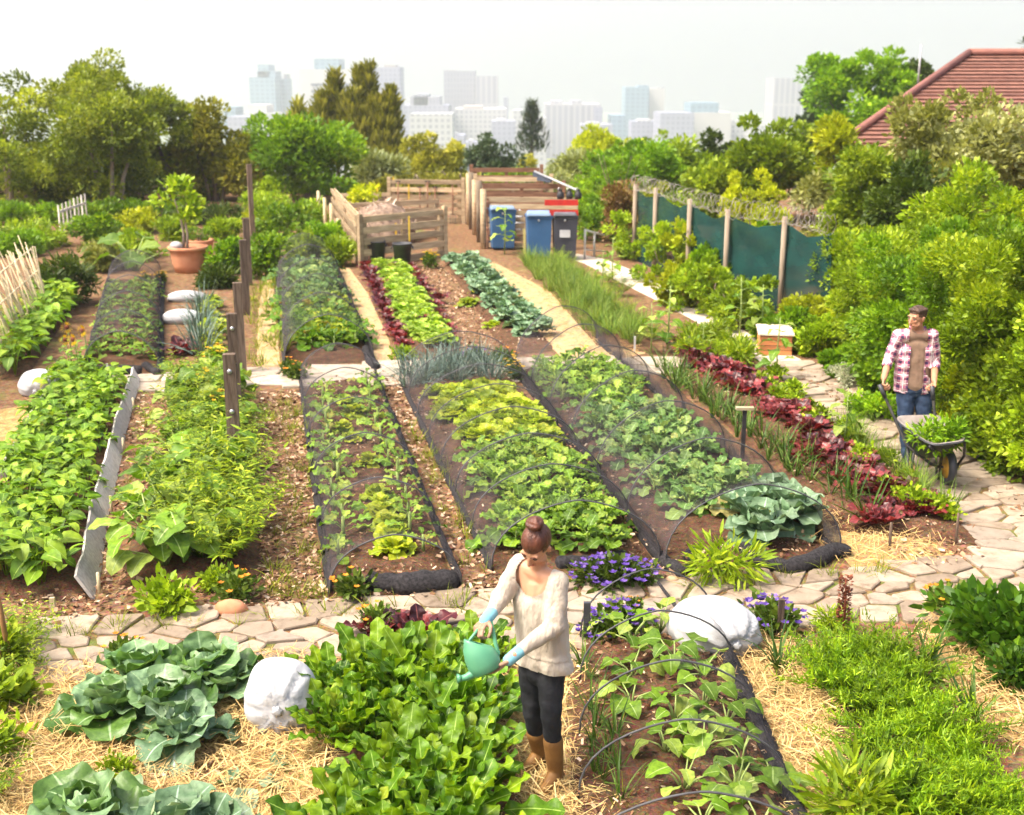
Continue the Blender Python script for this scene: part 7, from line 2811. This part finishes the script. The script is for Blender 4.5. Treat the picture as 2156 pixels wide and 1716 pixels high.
link('hair', fused('man_hair', mb, M_hair2, .0058, 7, cut=cut2), mn)
ml = nrm((sL - sR) * np.array([1, 1, 0]))
mf = np.array([ml[1], -ml[0], 0])
mf = mf if mf[1] < 0 else -mf
# t-shirt
mb = MB()
for o_, r1, r2 in ((-.10, .082, .098), (-.05, .088, .108), (0, .090, .112), (.05, .088, .108), (.10, .082, .098)):
    capsule(mb, lm(ch) + ml * o_ * .9 + mf * .004 + [0, 0, .105 - abs(o_) * .2], lm(wst) + ml * o_ * .9 + [0, 0, -.06], r1, r2)
capsule(mb, lm(sR) + ml * .04, lm(sL) - ml * .04, .066, .066)
capsule(mb, lm(nb_) - [0, 0, .03] - mf * .01, lm(ch) - [0, 0, .05], .07, .108)
nk2 = lm(nb_) + mf * .03 + [0, 0, .01]
link('tee_shirt', fused('man_tee', mb, surf('brown_tee', (.22, .14, .095), (.27, .175, .12), 9, rough=.9, bump=.2), .009, 22,
                        cut=lambda c_, n_: np.linalg.norm((np.array(c_) - nk2) / np.array([.085, .085, .075])) < 1 or c_[2] < lm(wst)[2] - .10, disp=lambda co: .0012 * np.sin(co[:, 2] * 55 + co[:, 0] * 24)), mn)
# plaid shirt
M_pl, pnt, pout = nodes('pink_plaid')
pa = nn(pnt, 'ShaderNodeAttribute', attribute_name='plaid')
sxp = pnt.nodes.new('ShaderNodeSeparateXYZ')
pnt.links.new(pa.outputs['Vector'], sxp.inputs[0])


def stripes(sock, freq, lo, hi):
    m1 = nn(pnt, 'ShaderNodeMath', operation='MULTIPLY')
    m1.inputs[1].default_value = freq
    pnt.links.new(sock, m1.inputs[0])
    m2 = nn(pnt, 'ShaderNodeMath', operation='FRACT')
    pnt.links.new(m1.outputs[0], m2.inputs[0])
    m3 = nn(pnt, 'ShaderNodeMath', operation='COMPARE')
    m3.inputs[1].default_value = (lo + hi) / 2
    m3.inputs[2].default_value = (hi - lo) / 2
    pnt.links.new(m2.outputs[0], m3.inputs[0])
    return m3.outputs[0]


col = None
base_c = (.62, .38, .40)
ms_ = nn(pnt, 'ShaderNodeMath', operation='MAXIMUM')
pnt.links.new(stripes(sxp.outputs[0], 11.0, .0, .34), ms_.inputs[0])
pnt.links.new(stripes(sxp.outputs[1], 11.0, .0, .34), ms_.inputs[1])
mm_ = nn(pnt, 'ShaderNodeMath', operation='MULTIPLY')
pnt.links.new(stripes(sxp.outputs[0], 11.0, .0, .34), mm_.inputs[0])
pnt.links.new(stripes(sxp.outputs[1], 11.0, .0, .34), mm_.inputs[1])
c1_ = mixc(pnt, ms_.outputs[0], base_c, (.36, .13, .20))
c1_ = mixc(pnt, mm_.outputs[0], c1_, (.06, .03, .09))
mw_ = nn(pnt, 'ShaderNodeMath', operation='MAXIMUM')
pnt.links.new(stripes(sxp.outputs[0], 11.0, .60, .68), mw_.inputs[0])
pnt.links.new(stripes(sxp.outputs[1], 11.0, .60, .68), mw_.inputs[1])
c1_ = mixc(pnt, mw_.outputs[0], c1_, (.86, .80, .78))
pbp = nn(pnt, 'ShaderNodeBsdfPrincipled', Roughness=.9)
pnt.links.new(c1_, pbp.inputs['Base Color'])
tcp = pnt.nodes.new('ShaderNodeTexCoord')
nzp = nn(pnt, 'ShaderNodeTexNoise', Scale=10.0, Detail=3.0)
pnt.links.new(tcp.outputs['Object'], nzp.inputs['Vector'])
bpp = nn(pnt, 'ShaderNodeBump', Strength=1.0)
bpp.inputs['Distance'].default_value = .05
pnt.links.new(nzp.outputs[0], bpp.inputs['Height'])
pnt.links.new(bpp.outputs[0], pbp.inputs['Normal'])
pnt.links.new(pbp.outputs[0], pout.inputs[0])
mb = MB()
for o_, r1, r2 in ((-.105, .105, .108), (0, .135, .135), (.105, .105, .108)):
    capsule(mb, lm(ch) + ml * o_ + [0, 0, .04], lm(wst) + ml * o_ * 1.0 + [0, 0, -.10], r1, r2)
capsule(mb, lm(sR), lm(sL), .074, .074)
capsule(mb, lm(nb_) - [0, 0, .01], lm(ch), .078, .12)
sl = []
for a, b_, c_ in ((sR, eR, wR), (sL, eL, wL)):
    e = lm(b_) + (lm(c_) - lm(b_)) * .42
    capsule(mb, lm(a), lm(b_), .072, .060)
    capsule(mb, lm(b_), e, .060, .050)
    sl.append((lm(a), lm(b_), e))
hz_ = lm(wst)[2] - .17
xo = lm(ch)[0] + .005


def sh_cut(c_, n_):
    v = np.array(c_)
    q = v - lm(ch)
    lat, fr = np.dot(q, ml), np.dot(q, mf)
    if fr > .02 and abs(lat - .005) < .076 + .02 * (v[2] > lm(ch)[2] + .1) and abs(lat) < .2:
        return True
    if v[2] < hz_ + .05 * abs(math.sin(lat * 9)) and np.linalg.norm(v[:2] - lm(wst)[:2]) < .3 and v[0] < sl[1][1][0] - .03 and v[0] > sl[0][1][0] + .06:
        return True
    for a, b_, e in sl:
        d = nrm(e - b_)
        if np.dot(v - e, d) > .0 and np.linalg.norm(v - e) < .1:
            return True
    return np.linalg.norm((v - nk2 - [0, 0, .02]) / np.array([.082, .085, .07])) < 1


sm = fused('man_shirt', mb, M_pl, .008, 4, cut=sh_cut, disp=lambda co: .003 * np.sin(co[:, 2] * 30 + co[:, 0] * 22))
n = len(sm.vertices)
co_ = np.zeros(n * 3, np.float32)
sm.vertices.foreach_get('co', co_)
co_ = co_.reshape(-1, 3)
uv = np.stack([(co_ - lm(ch)) @ ml, co_[:, 2], np.zeros(n)], 1)
for a, b_, e in sl:
    for p_, q_ in ((a, b_), (b_, e)):
        d = nrm(q_ - p_)
        t = (co_ - p_) @ d
        L_ = np.linalg.norm(q_ - p_)
        dist = np.linalg.norm(co_ - p_ - t[:, None] * d, axis=1)
        msk = (t > .02) & (t < L_ + .03) & (dist < .09) & (np.abs((co_ - lm(ch)) @ ml) > .16)
        uv[msk, 0] = ((co_ - p_) @ nrm(np.cross(d, [0, 1.0, 0])))[msk]
        uv[msk, 1] = t[msk]
at_ = sm.attributes.new('plaid', 'FLOAT_VECTOR', 'POINT')
at_.data.foreach_set('vector', uv.astype(np.float32).ravel())
link('shirt', sm, mn)
mb = MB()
for s_ in (-1, 1):
    a0 = nk2 + ml * s_ * .075 + [0, 0, .01]
    capsule(mb, a0 - mf * .05 + [0, 0, .03], a0 + mf * .06 - [0, 0, .07], .018, .022, 8)
cm = fused('shirt_collar', mb, M_pl, .007, 2)
at_ = cm.attributes.new('plaid', 'FLOAT_VECTOR', 'POINT')
cv = np.zeros(len(cm.vertices) * 3, np.float32)
cm.vertices.foreach_get('co', cv)
at_.data.foreach_set('vector', cv)
link('collar', cm, mn)
mb = MB()
capsule(mb, lm(hpR) + [0, 0, .05], lm(hpL) + [0, 0, .05], .116, .116)
for a, b_, c_ in ((hpR, knR, akR), (hpL, knL, akL)):
    capsule(mb, lm(a), lm(b_), .102, .075)
    capsule(mb, lm(b_), lm(c_) + [0, 0, .02], .075, .062)
link('jeans', fused('man_jeans', mb, surf('blue_jeans', (.016, .030, .065), (.045, .075, .135), 7, rough=.9, bump=1.0, bscale=10), .009, 5, disp=lambda co: .003 * np.sin(co[:, 2] * 48 + co[:, 0] * 20)), mn)
M_boot2 = surf('tan_boot', (.26, .13, .07), (.34, .18, .10), 8, rough=.7)
for c_, zt, fd, tilt in ((akR, 0, (.25, -.95, 0), 0), (akL, .06, (.25, -.95, -.45), .06)):
    mb = MB()
    fd = nrm(np.array(fd, float))
    an = lm(c_).copy()
    an[2] = .085 + zt
    capsule(mb, an + [0, 0, .05], an, .056, .05)
    capsule(mb, an - fd * .04 + [0, 0, -.04], an + fd * .14 + [0, 0, -.045], .045, .040)
    capsule(mb, an, an + fd * .09 + [0, 0, -.025], .05, .044)
    link('boot', fused('man_boot', mb, M_boot2, .008, 3), mn)

# ---- wheelbarrow
wb0 = G(1992, 1022)
wb = empty('wheelbarrow', 'dark wheelbarrow with yellow wheel hub, loaded with pulled weeds, pushed by the man', 'wheelbarrow', wb0)


def lb(v):
    return np.array(v) - wb0


rim = [lb(G(1882, 877, .66)), lb(G(1986, 875, .66)), lb(G(2034, 926, .60)), lb(G(1960, 936, .58))]      # back-left, back-right, front-right, front-left
cen = sum(rim) / 4
bot = [cen + (r_ - cen) * .62 for r_ in rim]
for i, b_ in enumerate(bot):
    b_[2] = (.40, .40, .34, .34)[i]
    if i >= 2:
        b_[1] += .13


def ring(c4_, k=5, rr=.26, off=0.0):
    out = []
    c0 = sum(c4_) / 4
    for i in range(4):
        p0, p1, p2 = c4_[i - 1], c4_[i], c4_[(i + 1) % 4]
        a, b_ = p1 + (p0 - p1) * rr, p1 + (p2 - p1) * rr
        for j in range(k):
            t = j / (k - 1)
            q = a * (1 - t) ** 2 + 2 * p1 * t * (1 - t) + b_ * t ** 2
            v = q - c0
            v[2] = 0
            out.append(q + nrm(v) * off)
    return out


def shell(rings, close_first=False, close_last=False):
    V = np.array([p for r_ in rings for p in r_])
    n = len(rings[0])
    F = []
    for i in range(len(rings) - 1):
        for j in range(n):
            k_ = (j + 1) % n
            F.append([i * n + j, i * n + k_, (i + 1) * n + k_, (i + 1) * n + j])
    if close_first:
        F.append(list(range(n))[::-1])
    if close_last:
        F.append(list(range((len(rings) - 1) * n, len(rings) * n)))
    return V, F


mid = [(a + b_) / 2 + (a - cen) * .06 for a, b_ in zip(rim, bot)]
M_tray = surf('tray_black', (.03, .032, .038), (.06, .06, .066), 7, rough=.5, spec=.4)
M_trayin = surf('tray_dusty', (.22, .18, .16), (.34, .30, .28), 6, rough=.8)
mb = MB()
V, F = shell([ring(bot), ring(mid), ring(rim), ring(rim, off=.03), [p + np.array([0, 0, -.015]) for p in ring(rim, off=.032)]], True)
mb.add(V, F, 0)
ri = ring(rim)
V, F = shell([[p + np.array([0, 0, .004]) for p in ring(rim, off=.028)], ring(rim, off=-.006), ring(mid, off=-.012), [p + np.array([0, 0, .012]) for p in ring(bot, off=-.012)]], False, True)
mb.add(V, F, 1)
mb.obj('tray', [M_tray, M_trayin], wb)
ax_ = np.array([0, 0, .20])
wd_ = np.array([1, 0, 0]) * 1.0
mb = MB()
n = 28
V, F = [], []
for i in range(n):
    a = 2 * math.pi * i / n
    for j in range(10):
        b_ = 2 * math.pi * j / 10
        rr = .158 + .045 * math.cos(b_)
        V.append((.042 * math.sin(b_), math.cos(a) * rr, .203 + math.sin(a) * rr))
for i in range(n):
    for j in range(10):
        F.append([i * 10 + j, i * 10 + (j + 1) % 10, ((i + 1) % n) * 10 + (j + 1) % 10, ((i + 1) % n) * 10 + j])
mb.add(V, F)
wh = mb.obj('wheel', M_blackp, wb)
mb = MB()
tube(mb, [(-.03, 0, .203), (.03, 0, .203)], [.118, .118], 24)
tube(mb, [(-.05, 0, .203), (.05, 0, .203)], [.04, .04], 14)
mb.obj('hub', surf('hub_yellow', (.62, .33, .04), (.5, .25, .03), 5, rough=.5), wh)
mb = MB()
for s_, hd, bt in ((-1, hdR, bot[0]), (1, hdL, bot[1])):
    h_ = lb(hd)
    fr = np.array([s_ * .09, 0, .203])
    b1 = bot[0] if s_ < 0 else bot[1]
    b2_ = bot[3] if s_ < 0 else bot[2]
    tube(mb, [h_ + nrm(h_ - b1) * .06, h_, b1 + [0, 0, -.015], b2_ * .6 + fr * .4 + [0, 0, -.02], fr], .017, 8)
    tube(mb, [fr, np.array([s_ * .12, -.1, .36]), rim[3 if s_ < 0 else 2] + [0, 0.03, -.03]], .014, 8)
    lg = b1 * .75 + b2_ * .25
    ft = np.array([lg[0], lg[1] - .02, .015])
    tube(mb, [lg + [0, .12, -.01], ft + [0, .02, .02], ft + [0, -.03, 0], lg + [0, -.1, -.03]], .014, 8)
tube(mb, [(-.11, 0, .203), (.11, 0, .203)], .012, 8)
mb.obj('frame', surf('frame_black', (.03, .03, .032), (.06, .055, .05), 12, rough=.5), wb)
for s_, hd, b1 in ((-1, hdR, bot[0]), (1, hdL, bot[1])):
    h_ = lb(hd)
    d = nrm(h_ - b1)
    mb = MB()
    tube(mb, [h_ - d * .07, h_ + d * .08], .023, 10)
    mb.obj('grip', M_blackp, wb)
c = cen + wb0
d_ = shrub('heap of freshly pulled green weeds lying in the wheelbarrow', (c[0] + .03, c[1] - .08), .48, .34, L_bright, leaf=.075, nleaf=1300, csize=.09, nclump=34, name='weed_heap', cat='weeds', stalk=False, d=.5, tm=T_lance[0], ws=1.4)
d_.location.z = .42
